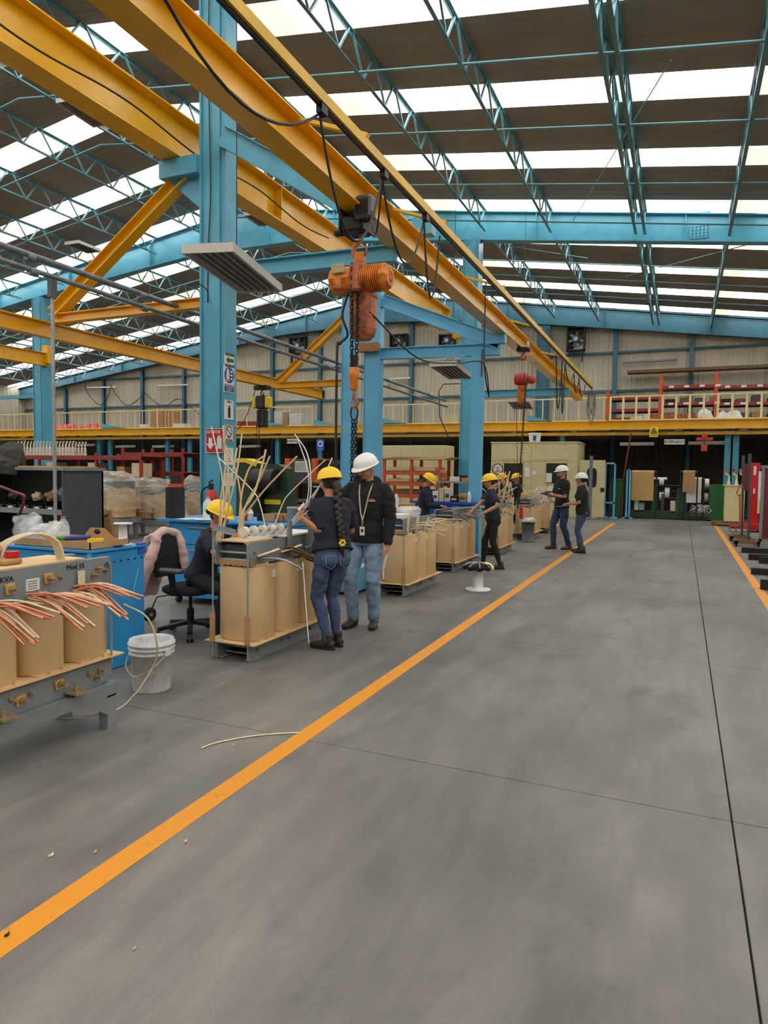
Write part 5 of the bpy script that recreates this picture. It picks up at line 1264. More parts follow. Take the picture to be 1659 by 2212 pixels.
# ================================================================== benches, chair and goods on the far side of the row
def pb(u0, u1, v0, v1, y, vm=None):
    """x0, x1, z0, z1 of a front face at depth y that covers the photo rectangle"""
    vm = (v0+v1)/2; um = (u0+u1)/2
    return at(u0, vm, y=y).x, at(u1, vm, y=y).x, max(0, at(um, v1, y=y).z), at(um, v0, y=y).z
def crate(name, label, cat, m, u0, u1, v0, v1, y, d, z0=None, b=.006, group=None, flaps=False):
    x0, x1, a, c = pb(u0, u1, v0, v1, y); a = a if z0 is None else z0
    t = MB(); t.bbox(x0, x1, y, y+d, a, c, min(b, (x1-x0)/4, (c-a)/4)); o = tag(t.build(name, m), label, cat, group)
    if flaps:
        k = MB(); k.bx((x0+x1)/2-.02, (x0+x1)/2+.02, y-.002, y+d+.002, a+.01, c+.002); k.build('packing_tape', 'insul_paper', o)
    return o
# blue sheet-metal bench behind the copper-lead core
bb = thing('blue_bench', 'scuffed blue sheet-metal bench beside the white bucket', 'bench', (-4.6, 4.1, 0))
m = MB(); m.bbox(-5.2, -4.09, 3.86, 4.44, .0, .955, .012); m.build('cabinet_body', 'bench_blue', bb)
m = MB(); m.bx(-5.22, -4.07, 3.84, 4.46, .955, .97); m.build('worktop', 'bench_blue', bb)
m = MB(); m.bx(-4.105, -4.085, 3.85, 3.875, 0, .955); m.build('corner_edge', 'light_blue_paint', bb)
for i in range(7):
    m = MB(); m.cyl((-4.09, 3.95+i*.075, .865), (-4.083, 3.95+i*.075, .865), .008, n=6); m.build('rivet', 'ink', bb)
m = MB(); m.bar((-4.086, 4.3, .60), (-4.086, 4.36, .78), .004, .012); m.build('scratch', 'light_blue_paint', bb)
m = MB(); m.bx(-4.11, -4.08, 4.36, 4.44, .9, .985); m.build('corner_bracket', 'deep_blue', bb)
def on_bench(u, v, z=.97): return at(u, v, z=z)
# cardboard tray with hand-hole ends
p0 = on_bench(165, 1190); ct = thing('cardboard_tray', 'low brown cardboard tray of tools on the scuffed blue bench', 'tray', (-4.45, 4.1, .97))
m = MB(); m.bx(-4.95, -4.13, 3.9, 3.908, .97, 1.03); m.build('tray_side', 'cardboard', ct)
m = MB(); m.bx(-4.95, -4.13, 4.3, 4.308, .97, 1.03); m.build('tray_side', 'cardboard', ct)
m = MB(); m.bx(-4.138, -4.13, 3.9, 4.308, .97, 1.03); m.build('tray_side', 'cardboard', ct)
m = MB(); m.bx(-4.95, -4.13, 3.9, 4.308, .97, .975); m.build('tray_floor', 'cardboard', ct)
m = MB(); m.prism([(-4.62, 1.03), (-4.55, 1.1), (-4.4, 1.1), (-4.3, 1.03)], lambda x, z, q: (x, q, z), 4.3, 4.308); hf = m.build('handle_flap', 'cardboard', ct)
m = MB(); m.lathe([(.001, 0), (.022, 0), (.022, .002), (.001, .002)], (-4.47, 4.299, 1.07), (0, -1, 0), 12, sx=1.6); m.build('hand_hole', 'ink', hf)
m = MB(); m.cyl((-4.5, 4.0, 1.035), (-4.34, 4.1, 1.045), .02, n=10); a_ = tag(m.build('screwdriver', 'sign_navy'), 'blue and green handled tool lying across the cardboard tray', 'tool'); m = MB(); m.cyl((-4.56, 3.97, 1.035), (-4.5, 4.0, 1.035), .021, n=10); m.build('handle_end', 'scrap_green', a_)
m = MB(); m.box((-4.3, 4.12, 1.02), (.12, .05, .03), Matrix.Rotation(.6, 3, 'Z')); tag(m.build('yellow_pliers', 'sign_yellow'), 'yellow-handled pliers in the cardboard tray', 'tool')
def bag(name, label, c, r, seed, m='clear_bag', parent=None):
    b = MB(); rnd = random.Random(seed)
    b.ball((0, 0, 0), 1, 18, 12); vs = []
    for p in b.v:
        q = V(p); n_ = noise.noise(q*1.6+V((seed, 0, 0)))*.45+noise.noise(q*4+V((0, seed, 0)))*.18; q = q*(1+n_)
        vs.append((c[0]+q.x*r[0], c[1]+q.y*r[1], max(c[2]-r[2]*.98, c[2]+q.z*r[2])))
    b.v = vs; return tag(b.build(name, m), label, 'bag')
for i, (u_, v_, r, lab) in enumerate(((62, 1150, (.14, .12, .11), 'crumpled clear bag standing tallest on the blue bench'), (90, 1160, (.13, .12, .07), 'crumpled clear bag in the middle of the blue bench'), (118, 1155, (.11, .1, .09), 'crumpled clear bag beside the water bottle'))):
    q = at(u_, v_, y=4.2-.05*i); bag('plastic_bag', lab, (q.x, q.y, .972+r[2]), r, 3+i)
# drums and bottle behind
def bottle(name, label, x, y, z, r, h, m='clear_plastic', cap='rust_orange'):
    t = thing(name, label, 'bottle', (x, y, z))
    b = MB(); b.lathe([(r*.9, 0), (r, h*.04), (r, h*.3), (r*.94, h*.33), (r, h*.36), (r, h*.62), (r*.8, h*.75), (r*.36, h*.9), (r*.36, h*.93)], (x, y, z), n=18); b.build('bottle_body', m, t)
    b = MB(); b.cyl((x, y, z+h*.92), (x, y, z+h), r*.42, n=14); b.build('cap', cap, t); return t
q = at(143, 1160, y=4.42); bottle('water_jug', 'clear plastic water jug with an orange cap on the blue bench', q.x, 4.39, .972, .05, .2)
sp_ = thing('wire_spool', 'empty white wire spool standing on the scuffed blue bench', 'spool', (-4.2, 4.33, .972))
q = at(262, 1172, z=.972); sx_, sy_ = -4.19, 4.3
m = MB(); m.lathe([(.072, 0), (.075, .004), (.075, .01), (.036, .014), (.034, .165), (.072, .17), (.075, .174), (.075, .182), (.02, .184)], (sx_, sy_, .972), n=24); m.build('spool_body', 'white_plastic', sp_)
m = MB(); m.lathe([(.05, 0), (.055, .006), (.05, .012)], (-4.15, 4.18, .972), n=20); tag(m.build('plastic_disc', 'black_plastic'), 'round black plastic disc beside the empty white spool', 'disc')
# office chair ------------------------------------------------------------
ch = thing('office_chair', 'black office chair with a pink jacket over its back', 'chair', (-4.32, 5.32, 0))
cx, cy = -4.32, 5.30
for i in range(5):
    a = 2*PI*i/5+.35; e = V((cx+.31*math.cos(a), cy+.31*math.sin(a), .085)); m = MB(); m.bar((cx, cy, .13), e, .05, .035); lg = m.build('star_leg', 'black_plastic', ch)
    for k in (-1, 1): m = MB(); c = e+V((-math.sin(a), math.cos(a), 0))*(k*.018); m.cyl(V((c.x, c.y, .032))-V((-math.sin(a), math.cos(a), 0))*.011, V((c.x, c.y, .032))+V((-math.sin(a), math.cos(a), 0))*.011, .032, n=14); m.build('caster_wheel', 'black_plastic', lg)
m = MB(); m.cyl((cx, cy, .1), (cx, cy, .26), .035, n=14); m.cyl((cx, cy, .26), (cx, cy, .42), .018, n=12); m.build('gas_column', 'black_steel', ch)
m = MB(); m.loft([sring(cx+.02, cy, .21, .22, .42, 3.5), sring(cx+.02, cy, .24, .24, .44, 3.5), sring(cx+.02, cy, .24, .24, .475, 3.5), sring(cx+.02, cy, .2, .21, .495, 3.5)]); m.build('seat', 'black_fabric', ch)
m = MB(); m.bar((cx-.2, cy, .42), (cx-.26, cy, .62), .06, .02); m.build('back_bracket', 'black_steel', ch)
m = MB(); rings = []
for z, w_, d in ((.56, .17, .02), (.62, .205, .032), (.78, .215, .036), (.9, .2, .032), (.97, .14, .02)):
    rings.append([V((cx-.27-.05*(z-.56)+d*math.cos(t), cy+w_*math.copysign(abs(math.sin(t))**.6, math.sin(t)), z)) for t in (2*PI*k/20 for k in range(20))])
m.loft(rings); m.build('backrest', 'black_fabric', ch)
for k in (-1, 1):
    m = MB(); m.bar((cx+.0, cy+k*.24, .42), (cx+.02, cy+k*.29, .64), .05, .03); ar = m.build('armrest_post', 'black_plastic', ch)
    m = MB(); m.bbox(cx-.11, cx+.15, cy+k*.29-.04, cy+k*.29+.04, .64, .68, .015); m.build('armrest_pad', 'dark_grey_paint', ch)
m = MB(); m.tube([(cx-.05, cy-.22, .42), (cx-.16, cy-.28, .4), (cx-.2, cy-.3, .3)], .007, 6); m.build('tilt_lever', 'black_steel', ch)
# jacket over the backrest
b = MB(); bxx = cx-.30
limb(b, [(bxx, cy-.19, .93), (bxx-.02, cy, .985), (bxx, cy+.19, .93)], [(.055, .05)]*3, 12)
limb(b, [(bxx-.06, cy-.05, .95), (bxx-.10, cy-.06, .75), (bxx-.14, cy-.08, .55), (bxx-.16, cy-.1, .36)], [(.17, .03), (.2, .035), (.21, .04), (.17, .03)], 14, hint=(0, 1, 0))
limb(b, [(bxx+.03, cy-.16, .93), (bxx+.02, cy-.23, .75), (bxx-.05, cy-.27, .5), (bxx-.1, cy-.28, .33)], [.05, .055, .05, .045], 12)
limb(b, [(bxx+.02, cy+.15, .92), (bxx+.07, cy+.18, .75), (bxx+.09, cy+.17, .6)], [.05, .05, .04], 12)
jk = thing('jacket', 'pale pink jacket draped over the office chair back', 'jacket', (bxx, cy, .35)); skin('jacket_cloth', b, 'pink_cloth', jk, .012, 4, .014, 9, 3)
m = MB(); q = at(336, 1240, y=cy-.32); m.box((bxx-.1, cy-.325, .58), (.05, .006, .04)); m.build('care_label', 'paper_white', jk)
# blue bench with casters behind the seated worker
bx0, bx1 = at(345, 1120, y=6.45).x, -3.95
b2 = thing('blue_bench', 'long blue workbench on casters behind the seated worker', 'bench', ((bx0+bx1)/2, 6.8, 0))
m = MB(); m.bx(bx0-.03, bx1+.03, 6.42, 7.3, .985, 1.01); m.build('worktop', 'bench_blue', b2)
m = MB(); m.bx(bx0+.1, bx0+1.0, 6.5, 7.2, .12, .985); m.build('drawer_unit', 'bench_blue', b2)
m = MB(); m.bx(bx1-.06, bx1, 6.5, 7.2, .12, .985); m.build('side_panel', 'bench_blue', b2)
m = MB(); m.bx(bx0+.1, bx1, 7.1, 7.12, .5, .985); m.build('back_panel', 'bench_blue', b2)
for k in range(3): m = MB(); m.bx(bx0+.13, bx0+.97, 6.485, 6.5, .18+k*.27, .42+k*.27); d_ = m.build('drawer', 'bench_blue', b2); m = MB(); m.bar((bx0+.4, 6.47, .38+k*.27), (bx0+.7, 6.47, .38+k*.27), .015, .015); m.build('handle', 'galvanised', d_)
m = MB(); m.bx(bx0+.1, bx1, 6.5, 7.2, .09, .12); m.build('skid', 'bench_blue', b2)
for x in (bx0+.2, bx1-.1):
    for y in (6.55, 7.15): m = MB(); m.cyl((x-.02, y, .045), (x+.02, y, .045), .045, n=14); m.build('caster', 'dark_green_paint', b2)
q = at(449, 1118, y=6.62); bottle('detergent_bottle', 'tall pale bottle with a blue shoulder on the long blue workbench', q.x, 6.62, 1.01, .06, .27, 'liquid_pale', 'bottle_blue')
items = ((612, 640, 1097, 1132, 'steel_can', 'shiny steel can on the bench in front of the green press', 'can', 'galvanised', 1), (566, 596, 1107, 1124, 'cardboard_box', 'flat open cardboard box on the bench behind the white wires', 'box', 'cardboard', 0), (582, 612, 1116, 1130, 'cardboard_box', 'low cardboard box in front of the steel can', 'box', 'kraft_paper', 0), (536, 546, 1118, 1138, 'glue_bottle', 'white glue bottle with a red cap on the bench', 'bottle', 'white_plastic', 2), (508, 522, 1104, 1124, 'paint_tin', 'small red tin beside the seated worker face', 'tin', 'signal_red', 1), (520, 534, 1108, 1124, 'paper_ball', 'crumpled white paper wad next to the small red tin', 'paper', 'paper_white', 1), (546, 562, 1128, 1142, 'black_cup', 'black plastic cup lying between glue bottle and paper roll', 'cup', 'black_plastic', 1), (640, 655, 1112, 1130, 'tape_core', 'grey tape roll at the bench end near the braid woman', 'tape', 'galvanised', 1))
for i, (u0, u1, v0, v1, nm, lab, cat, mm, k) in enumerate(items):
    yy = 6.6+.07*(i % 4); x0, x1, a, c = pb(u0, u1, v0, v1, yy); x1 = min(x1, x0+.4); h_ = c-a; r = (x1-x0)/2; xc = (x0+x1)/2; xc = min(xc, bx1-.05)
    if k == 0:
        t = thing(nm, lab, cat, (xc, yy, 1.01)); m = MB(); m.bx(xc-r, xc+r, yy, yy+.006, 1.01, 1.01+h_); m.build('side', mm, t); m = MB(); m.bx(xc-r, xc+r, yy+.25, yy+.256, 1.01, 1.01+h_); m.build('side', mm, t)
        m = MB(); m.bx(xc-r, xc-r+.006, yy, yy+.25, 1.01, 1.01+h_); m.build('side', mm, t); m = MB(); m.bx(xc+r-.006, xc+r, yy, yy+.25, 1.01, 1.01+h_); m.build('side', mm, t); m = MB(); m.bx(xc-r, xc+r, yy, yy+.25, 1.01, 1.015); m.build('bottom', mm, t)
    elif k == 1: m = MB(); m.lathe([(r*.97, 0), (r, .005), (r, h_*.9), (r*1.03, h_*.92), (r*1.03, h_), (r*.92, h_), (r*.9, h_*.5), (.001, h_*.5)], (xc, yy+.1, 1.01), n=20); tag(m.build(nm, mm), lab, cat)
    else: bottle(nm, lab, xc, yy, 1.01, .035, .14, 'white_plastic', 'signal_red')
m = MB()
for i in range(4): m = MB(); m.box((bx0+.35+.12*i, 6.55+.05*(i % 2), 1.013+.002*i), (.2, .26, .002), Matrix.Rotation(.3*i, 3, 'Z')); tag(m.build('paper_sheet', 'paper_white'), ('paper sheet nearest the bench end behind the pink jacket', 'paper sheet second from the bench end behind the pink jacket', 'paper sheet third from the bench end behind the pink jacket', 'paper sheet beside the tall pale bottle')[i], 'paper')
# light blue low cabinet seen between the woman and the man
x0, x1, a, c = pb(722, 748, 1225, 1272, 7.9); lc = thing('low_cabinet', 'light blue low cabinet glimpsed between the braid woman and the hoodie man', 'cabinet', (x0, 7.9, 0))
m = MB(); m.bbox(x0-.5, x1+.1, 7.9, 8.5, .03, .34, .01); m.build('body', 'light_blue_paint', lc); m = MB(); m.bx(x0-.45, x1+.05, 7.89, 7.9, .06, .31); m.build('door', 'light_blue_paint', lc)
# black printed tube
x0, x1, a, c = pb(360, 392, 1052, 1120, 6.6)
tb = thing('black_tube', 'black printed cardboard drum with an orange rim on the far bench', 'drum', ((x0+x1)/2, 6.62, 1.01)); m = MB(); m.cyl(((x0+x1)/2, 6.62, 1.012), ((x0+x1)/2, 6.62, c), (x1-x0)/2, n=20); m.build('drum_shell', 'black_plastic', tb)
m = MB(); m.cyl(((x0+x1)/2, 6.62, c), ((x0+x1)/2, 6.62, c+.04), (x1-x0)/2*.75, n=20); m.build('rim', 'rust_orange', tb); m = MB(); m.cyl(((x0+x1)/2+.01, 6.62, c+.04), ((x0+x1)/2+.01, 6.62, c+.14), (x1-x0)/2*.6, n=16); m.build('inner_roll', 'black_plastic', tb)
# open grey cabinet at the photo edge -----------------------------------------
xr = at(137, 1060, y=6.3).x; gc = thing('open_cabinet', 'open dark grey shelf cabinet with parts bins behind the blue bench', 'cabinet', (xr-.9, 6.6, 0))
for x in (xr-.03, xr-1.75): m = MB(); m.bx(x, x+.03, 6.3, 6.95, 0, 1.56); m.build('side_panel', 'dark_grey_paint', gc)
m = MB(); m.bx(xr-1.78, xr+.03, 6.27, 6.97, 1.56, 1.6); m.build('top_panel', 'grey_paint', gc)
m = MB(); m.bx(xr-1.75, xr, 6.92, 6.95, 0, 1.56); m.build('back_panel', 'dark_grey_paint', gc)
for z in (1.02, .35): m = MB(); m.bx(xr-1.72, xr-.03, 6.3, 6.93, z, z+.03); s_ = m.build('shelf', 'dark_grey_paint', gc); m = MB(); m.bx(xr-1.72, xr-.03, 6.29, 6.3, z-.02, z+.05); m.build('shelf_lip', 'grey_paint', s_)
labs = ('first', 'second', 'third', 'fourth', 'fifth', 'sixth')
for i in range(6):
    x = xr-.24-i*.24; t = thing('parts_bin', labs[i]+' black parts bin from the open end of the grey cabinet shelf', 'bin', (x, 6.4, 1.05), 'bins on the cabinet shelf')
    m = MB(); m.bx(x-.1, x+.1, 6.31, 6.318, 1.05, 1.11); f_ = m.build('front', 'black_plastic', t); m = MB(); m.bx(x-.04, x+.04, 6.303, 6.31, 1.06, 1.09); m.build('bin_label', 'paper_white', f_)
    for k in (-.1, .093): m = MB(); m.bx(x+k, x+k+.007, 6.31, 6.7, 1.05, 1.15); m.build('side', 'black_plastic', t)
    m = MB(); m.bx(x-.1, x+.1, 6.31, 6.7, 1.05, 1.056); m.build('base', 'black_plastic', t)
for i, (dx, r, mm) in enumerate(((-.2, .1, 'clear_bag'), (-.5, .07, 'kraft_dark'), (-.75, .06, 'insul_paper'), (-1.2, .06, 'machine_grey'))):
    bag('small_parts_bag', ('crumpled clear bag on top of the bins at the open cabinet end', 'brown paper bag of parts lying on the cabinet bins', 'pale bag of parts lying on the cabinet bins', 'grey bag of parts deep in the cabinet')[i], (xr+dx, 6.55, 1.15+r), (r*1.2, r, r), 30+i, mm)
m = MB(); m.bx(xr-1.3, xr-.05, 6.3, 6.9, 1.6, 1.615); tag(m.build('plywood_sheet', 'plywood'), 'thin plywood sheet lying on top of the grey cabinet', 'board')
jx = at(8, 985, y=6.25).x; dj = thing('draped_jacket', 'dark grey jacket hung over the cabinet corner at the photo edge', 'jacket', (jx, 6.3, 1.6)); b = MB()
limb(b, [(jx-.1, 6.45, 1.83), (jx-.02, 6.4, 1.87), (jx+.06, 6.33, 1.8), (jx+.1, 6.24, 1.64), (jx+.11, 6.22, 1.5)], [(.09, .05), (.13, .07), (.14, .07), (.12, .05), (.1, .03)], 14); limb(b, [(jx-.1, 6.4, 1.84), (jx-.16, 6.3, 1.72), (jx-.14, 6.23, 1.52)], [.09, .09, .06], 12); b.ball((jx-.04, 6.42, 1.72), (.17, .14, .14), 12, 8)
skin('jacket_cloth', b, 'grey_cloth', dj, .012, 4, .02, 10, 4)
m = MB(); q0, q1, q2, q3 = at(-40, 1066, y=5.6), at(40, 1066, y=5.6), at(52, 1082, y=5.6), at(36, 1124, y=5.6)
m.tube(smoothpath([(q0.x-.5, 5.6, .1), q0, q1, q2, q3, (q3.x-.02, 5.6, .9), (q3.x-.05, 5.6, .08)]), .017, 8); ca = tag(m.build('cart_handle', 'maroon'), 'maroon bent tube handle of a cart before the grey cabinet', 'cart'); m = MB(); m.bx(q0.x-.6, q3.x+.1, 5.45, 5.75, .06, .1); m.build('deck', 'maroon', ca)
# drum, board and spool behind
x0, x1, a, c = pb(151, 190, 1122, 1175, 7.6); dr = thing('black_drum', 'black drum with a grey rim and a stick standing in it', 'drum', ((x0+x1)/2, 7.8, 0))
r = (x1-x0)/2; m = MB(); m.lathe([(r, 0), (r, .3), (r*1.03, .31), (r*1.03, .33), (r, .34), (r, c), (r*.9, c), (r*.9, .1), (.001, .1)], ((x0+x1)/2, 7.8, 0), n=24); m.build('drum_shell', 'black_plastic', dr)
m = MB(); m.tube([((x0+x1)/2+r*.97*math.cos(t), 7.8+r*.97*math.sin(t), c) for t in np.linspace(0, 2*PI, 25)[:-1]], .015, 6, closed=True); m.build('rim', 'galvanised', dr)
m = MB(); m.cyl(((x0+x1)/2+.05, 7.8, .15), ((x0+x1)/2+.2, 7.75, c+.2), .018, n=8); tag(m.build('mixing_stick', 'hoist_faded'), 'pale pink stick leaning in the black drum', 'stick')
# film-wrapped cores on grey stands
for i, (u0, u1, v0, vb, vl, yy, lab) in enumerate(((140, 256, 1018, 1118, 1165, 11.6, 'film-wrapped transformer load on a stand beside the grey cabinet'), (258, 352, 1035, 1122, 1168, 12.6, 'film-wrapped transformer load with silver top beside the black tube'), (395, 428, 1030, 1118, 1160, 13.8, 'film-wrapped white load right beside the sign column'))):
    x0, x1, a, c = pb(u0, u1, v0, vb, yy); t = thing('wrapped_transformer', lab, 'transformer', ((x0+x1)/2, yy+.4, 0), 'film-wrapped loads')
    n = 3 if i < 2 else 1; wd = (x1-x0)/n
    for k in range(n):
        m = MB(); xc = x0+wd*(k+.5); m.loft([sring(xc, yy+.35, wd*.47, .3, a+.02, 3), sring(xc, yy+.35, wd*.47, .3, a+.62*(c-a), 3)]); m.build('coil', 'pressboard', t)
    m = MB(); m.bx(x0+.05, x1-.05, yy+.15, yy+.55, a+.62*(c-a), a+.8*(c-a)); m.build('upper_clamp', 'machine_grey', t)
    b = MB(); rings = []
    for z, s in ((a+.2*(c-a), 1.02), (a+.45*(c-a), 1.06), (a+.7*(c-a), 1.08), (a+.9*(c-a), 1.0), (c, .7)):
        ring = sring((x0+x1)/2, yy+.35, (x1-x0)/2*s, .42*s, z, 4, 40); rings.append([p+V((noise.noise(p*3+V((i, 0, 0))), noise.noise(p*3+V((0, i, 5))), noise.noise(p*2.5)))*.09 for p in ring])
    b.loft(rings); b.build('stretch_film', 'stretch_wrap', t)
    b = MB(); b.bx(x0, x1, yy+.02, yy+.7, a-.12, a); b.build('stand_top', 'grey_paint', t)
    for x in (x0+.08, x1-.16):
        for y in (yy+.05, yy+.6): m = MB(); m.bx(x, x+.08, y, y+.08, 0, a-.1); m.build('stand_leg', 'grey_paint', t)
x0, x1, a, c = pb(205, 248, 1097, 1165, 10.6); wd_ = thing('leaning_board', 'brown wooden board frame leaning against the wrapped load', 'board', ((x0+x1)/2, 10.6, 0))
R_ = Matrix.Rotation(-.22, 3, 'Y'); m = MB(); m.box(((x0+x1)/2, 10.7, .36), (.3, .03, .72), R_); m.build('panel', 'wood_dark', wd_)
for z in (.05, .68): m = MB(); m.box((R_ @ V((0, 0, z-.36)))+V(((x0+x1)/2, 10.67, .36)), (.34, .05, .08), R_); m.build('batten', 'timber', wd_)
for k in (-1, 1): m = MB(); m.box((R_ @ V((k*.14, 0, 0)))+V(((x0+x1)/2, 10.67, .36)), (.05, .05, .6), R_); m.build('batten', 'timber', wd_)
# red racks with porcelain bushings behind
def rack(label, u0, u1, v0, v1, y, d, cols, shelves, m='rack_red', t_=.07):
    x0, x1, a, c = pb(u0, u1, v0, v1, y); t = thing('steel_rack', label, 'rack', ((x0+x1)/2, y+d/2, 0))
    for i in range(cols):
        x = x0+(x1-x0-t_)*i/(cols-1)
        for yy in (y, y+d-t_): k = MB(); k.bx(x, x+t_, yy, yy+t_, 0, c); k.build('upright', m, t)
    for z in shelves:
        for yy in (y, y+d-t_): k = MB(); k.bx(x0, x1, yy+.005, yy+t_-.005, z-.1, z); k.build('shelf_beam', m, t)
        k = MB(); k.bx(x0+.01, x1-.01, y+.02, y+d-.02, z, z+.02); k.build('shelf_deck', 'wood_dark', t)
    return t, x0, x1, c
r_, rx0, rx1, rc = rack('long low red steel rack behind the film-wrapped loads', 30, 305, 978, 1040, 14.5, .9, 4, (.7, 1.35, 1.93))
rack('tall red steel rack frame behind the wrapped loads, beside the column', 262, 396, 968, 1040, 15.6, .9, 3, (.8, 1.5, 2.05))
n = 0
for row, (yy, zz) in enumerate(((14.6, 1.95), (15.0, 1.95))):
    for i in range(18):
        x = at(38+i*7.0, 960, y=14.6).x; z = zz
        if i == 0 and row == 0:
            proto = thing('porcelain_bushing', 'cream porcelain bushing standing in rows on the long red rack', 'bushing', (x, yy, z), 'porcelain bushings on the red rack')
            k = MB(); k.lathe([(.045, 0), (.05, .03), (.03, .06), (.05, .09), (.03, .12), (.045, .15), (.026, .18), (.04, .21), (.02, .24)], (x, yy, z), n=10); k.build('shed_body', 'porcelain', proto)
            k = MB(); k.tube(smoothpath([(x, yy, z+.22), (x, yy, z+.32), (x+.05, yy, z+.4)], 3), .022, 6); k.build('terminal', 'porcelain', proto)
        else: dup(proto, (x+(row*.05), yy, z))
for i in range(9):
    x = rx0+.3+i*(rx1-rx0-.6)/8; m = MB(); m.bbox(x-.14, x+.14, 14.6, 15.1, 1.37, 1.37+.18+.1*(i % 3), .01); tag(m.build('stored_box', ('machine_grey', 'cardboard', 'insul_paper')[i % 3]), ('grey', 'brown', 'pale')[i % 3]+' box number %s along the middle shelf of the long red rack' % ('one', 'two', 'three', 'four', 'five', 'six', 'seven', 'eight', 'nine')[i], 'box', 'boxes on the red rack')
# coaster with black caster on the floor right of the blue bench
q = at(316, 1345, z=0); t = thing('trolley_wheel', 'black rubber trolley wheel on the floor behind the blue bench', 'wheel', (q.x, q.y, 0))
m = MB(); m.lathe([(.02, -.02), (.06, -.02), (.075, -.012), (.075, .012), (.06, .02), (.02, .02)], (q.x, q.y+.05, .077), (1, -.2, 0), 20); m.build('tyre', 'rubber', t); m = MB(); m.cyl((q.x-.03, q.y+.055, .077), (q.x+.03, q.y+.045, .077), .02, n=10); m.build('hub', 'galvanised', t)
# press and machine beyond the aisle row --------------------------------------
YP = 12.2; gx0, gx1, ga, gcz = pb(507, 627, 1000, 1100, YP)
gp = thing('press_machine', 'dark green press with a black roller and yellow stripes behind the sticks', 'machine', ((gx0+gx1)/2, YP+.5, 0))
pr_ = [at(a, b, y=YP) for a, b in ((508, 1000), (540, 996), (565, 1003), (600, 1003), (617, 1012), (628, 1100), (628, 1160), (505, 1160))]
m = MB(); m.prism([(p.x, max(p.z, 0)) for p in pr_][::-1], lambda x, z, q: (x, q, z), YP, YP+.3); m.build('frame', 'dark_green_paint', gp)
yl = [at(a, b, y=YP-.02) for a, b in ((508, 990), (530, 990), (556, 1000), (553, 1008), (530, 999), (508, 999))]; m = MB(); m.prism([(p.x, p.z) for p in yl][::-1], lambda x, z, q: (x, q, z), YP-.03, YP+.3); m.build('yellow_stripe', 'sign_yellow', gp)
x0, x1, a, c = pb(541, 588, 1013, 1062, YP-.3); m = MB(); m.cyl((x0, YP-.15, (a+c)/2), (x1, YP-.15, (a+c)/2), (c-a)/2, n=28); m.build('roller', 'black_plastic', gp)
x0, x1, a, c = pb(560, 606, 1079, 1089, YP-.02); m = MB(); m.bx(x0, x1, YP-.03, YP, a, c); m.build('yellow_plate', 'sign_yellow', gp)
x0, x1, a, c = pb(552, 567, 1060, 1130, YP-.1); m = MB(); m.bx(x0, x1, YP-.2, YP, 0, c); m.build('black_column', 'black_steel', gp)
YO = 13.6; om = thing('winding_machine', 'black and orange machine with a posted sheet beside the green press', 'machine', (at(680, 1050, y=YO).x, YO+.4, 0))
for nm, mm, u0, u1, v0, v1, y, d, z0 in (('control_box', 'machine_grey', 618, 683, 991, 1045, YO, .6, None), ('orange_trim', 'machine_orange', 615, 626, 990, 1032, YO-.03, .66, None), ('orange_trim', 'machine_orange', 674, 683, 990, 1042, YO-.03, .66, None), ('orange_leg', 'machine_orange', 625, 637, 1045, 1130, YO, .5, 0), ('side_cabinet', 'black_plastic', 684, 742, 994, 1050, YO+.1, .6, None), ('grey_band', 'machine_grey', 715, 742, 994, 1002, YO+.08, .1, None), ('table', 'galvanised', 630, 742, 1080, 1086, YO-.2, .7, None), ('body', 'black_plastic', 640, 742, 1052, 1140, YO+.15, .5, 0), ('orange_rail', 'machine_orange', 630, 700, 1090, 1096, YO-.18, .1, None), ('steel_plate', 'white_plastic', 676, 705, 1050, 1053, YO-.1, .4, None)):
    x0, x1, a, c = pb(u0, u1, v0, v1, y); m = MB(); m.bx(x0, x1, y, y+d, a if z0 is None else z0, c); m.build(nm, mm, om)
x0, x1, a, c = pb(637, 663, 996, 1020, YO-.01); m = MB(); m.bx(x0, x1, YO-.008, YO-.001, a, c); ps = m.build('posted_sheet', 'paper_white', om); m = MB()
for i in range(5): m.bx(x0+.03, x1-.03-.02*(i % 2), YO-.011, YO-.008, a+(c-a)*(.18+.15*i), a+(c-a)*(.22+.15*i))
m.build('sheet_print', 'dark_grey_paint', ps)['kind'] = 'stuff'
# ================================================================== mezzanine and everything along the back wall
YM = 28.0
mz = thing('mezzanine', 'mezzanine floor with a yellow edge beam along the back wall', 'mezzanine', (-14, 29, 0))
m = MB(); m.ibeam((XL+.5, YM, 3.52), (XR-.5, YM, 3.52), .35, .2, .03, .02); m.build('edge_beam', 'yellow_paint', mz)
m = MB(); m.ibeam((XL+.5, YM+.1, 3.2), (XR-.5, YM+.1, 3.2), .12, .12, .012, .01); m.build('crane_rail', 'rail_yellow', mz)
m = MB(); m.bx(XL+.1, XR-.1, YM+.1, 32.2, 3.6, 3.68); m.build('deck', 'soot', mz)
for u_ in (18, 214, 238, 362, 410, 600, 692, 1215, 1572, 1590):
    x = at(u_, 960, y=28.35).x; m = MB(); m.ibeam((x, 28.35, 0), (x, 28.35, 3.6), .2, .16, .012, .012, up=(1, 0, 0)); m.build('post', 'blue_paint', mz)
for u_ in (240, 590, 700, 850, 1165):
    a, b = at(u_-28, 922, y=YM-.12), at(u_+32, 924, y=YM-.12); m = MB(); m.prism([(a.x, 3.69), (b.x, 3.69), (a.x, 3.98)], lambda x, z, q: (x, q, z), YM+.1, YM+.13); m.build('gusset_plate', 'blue_paint', mz)
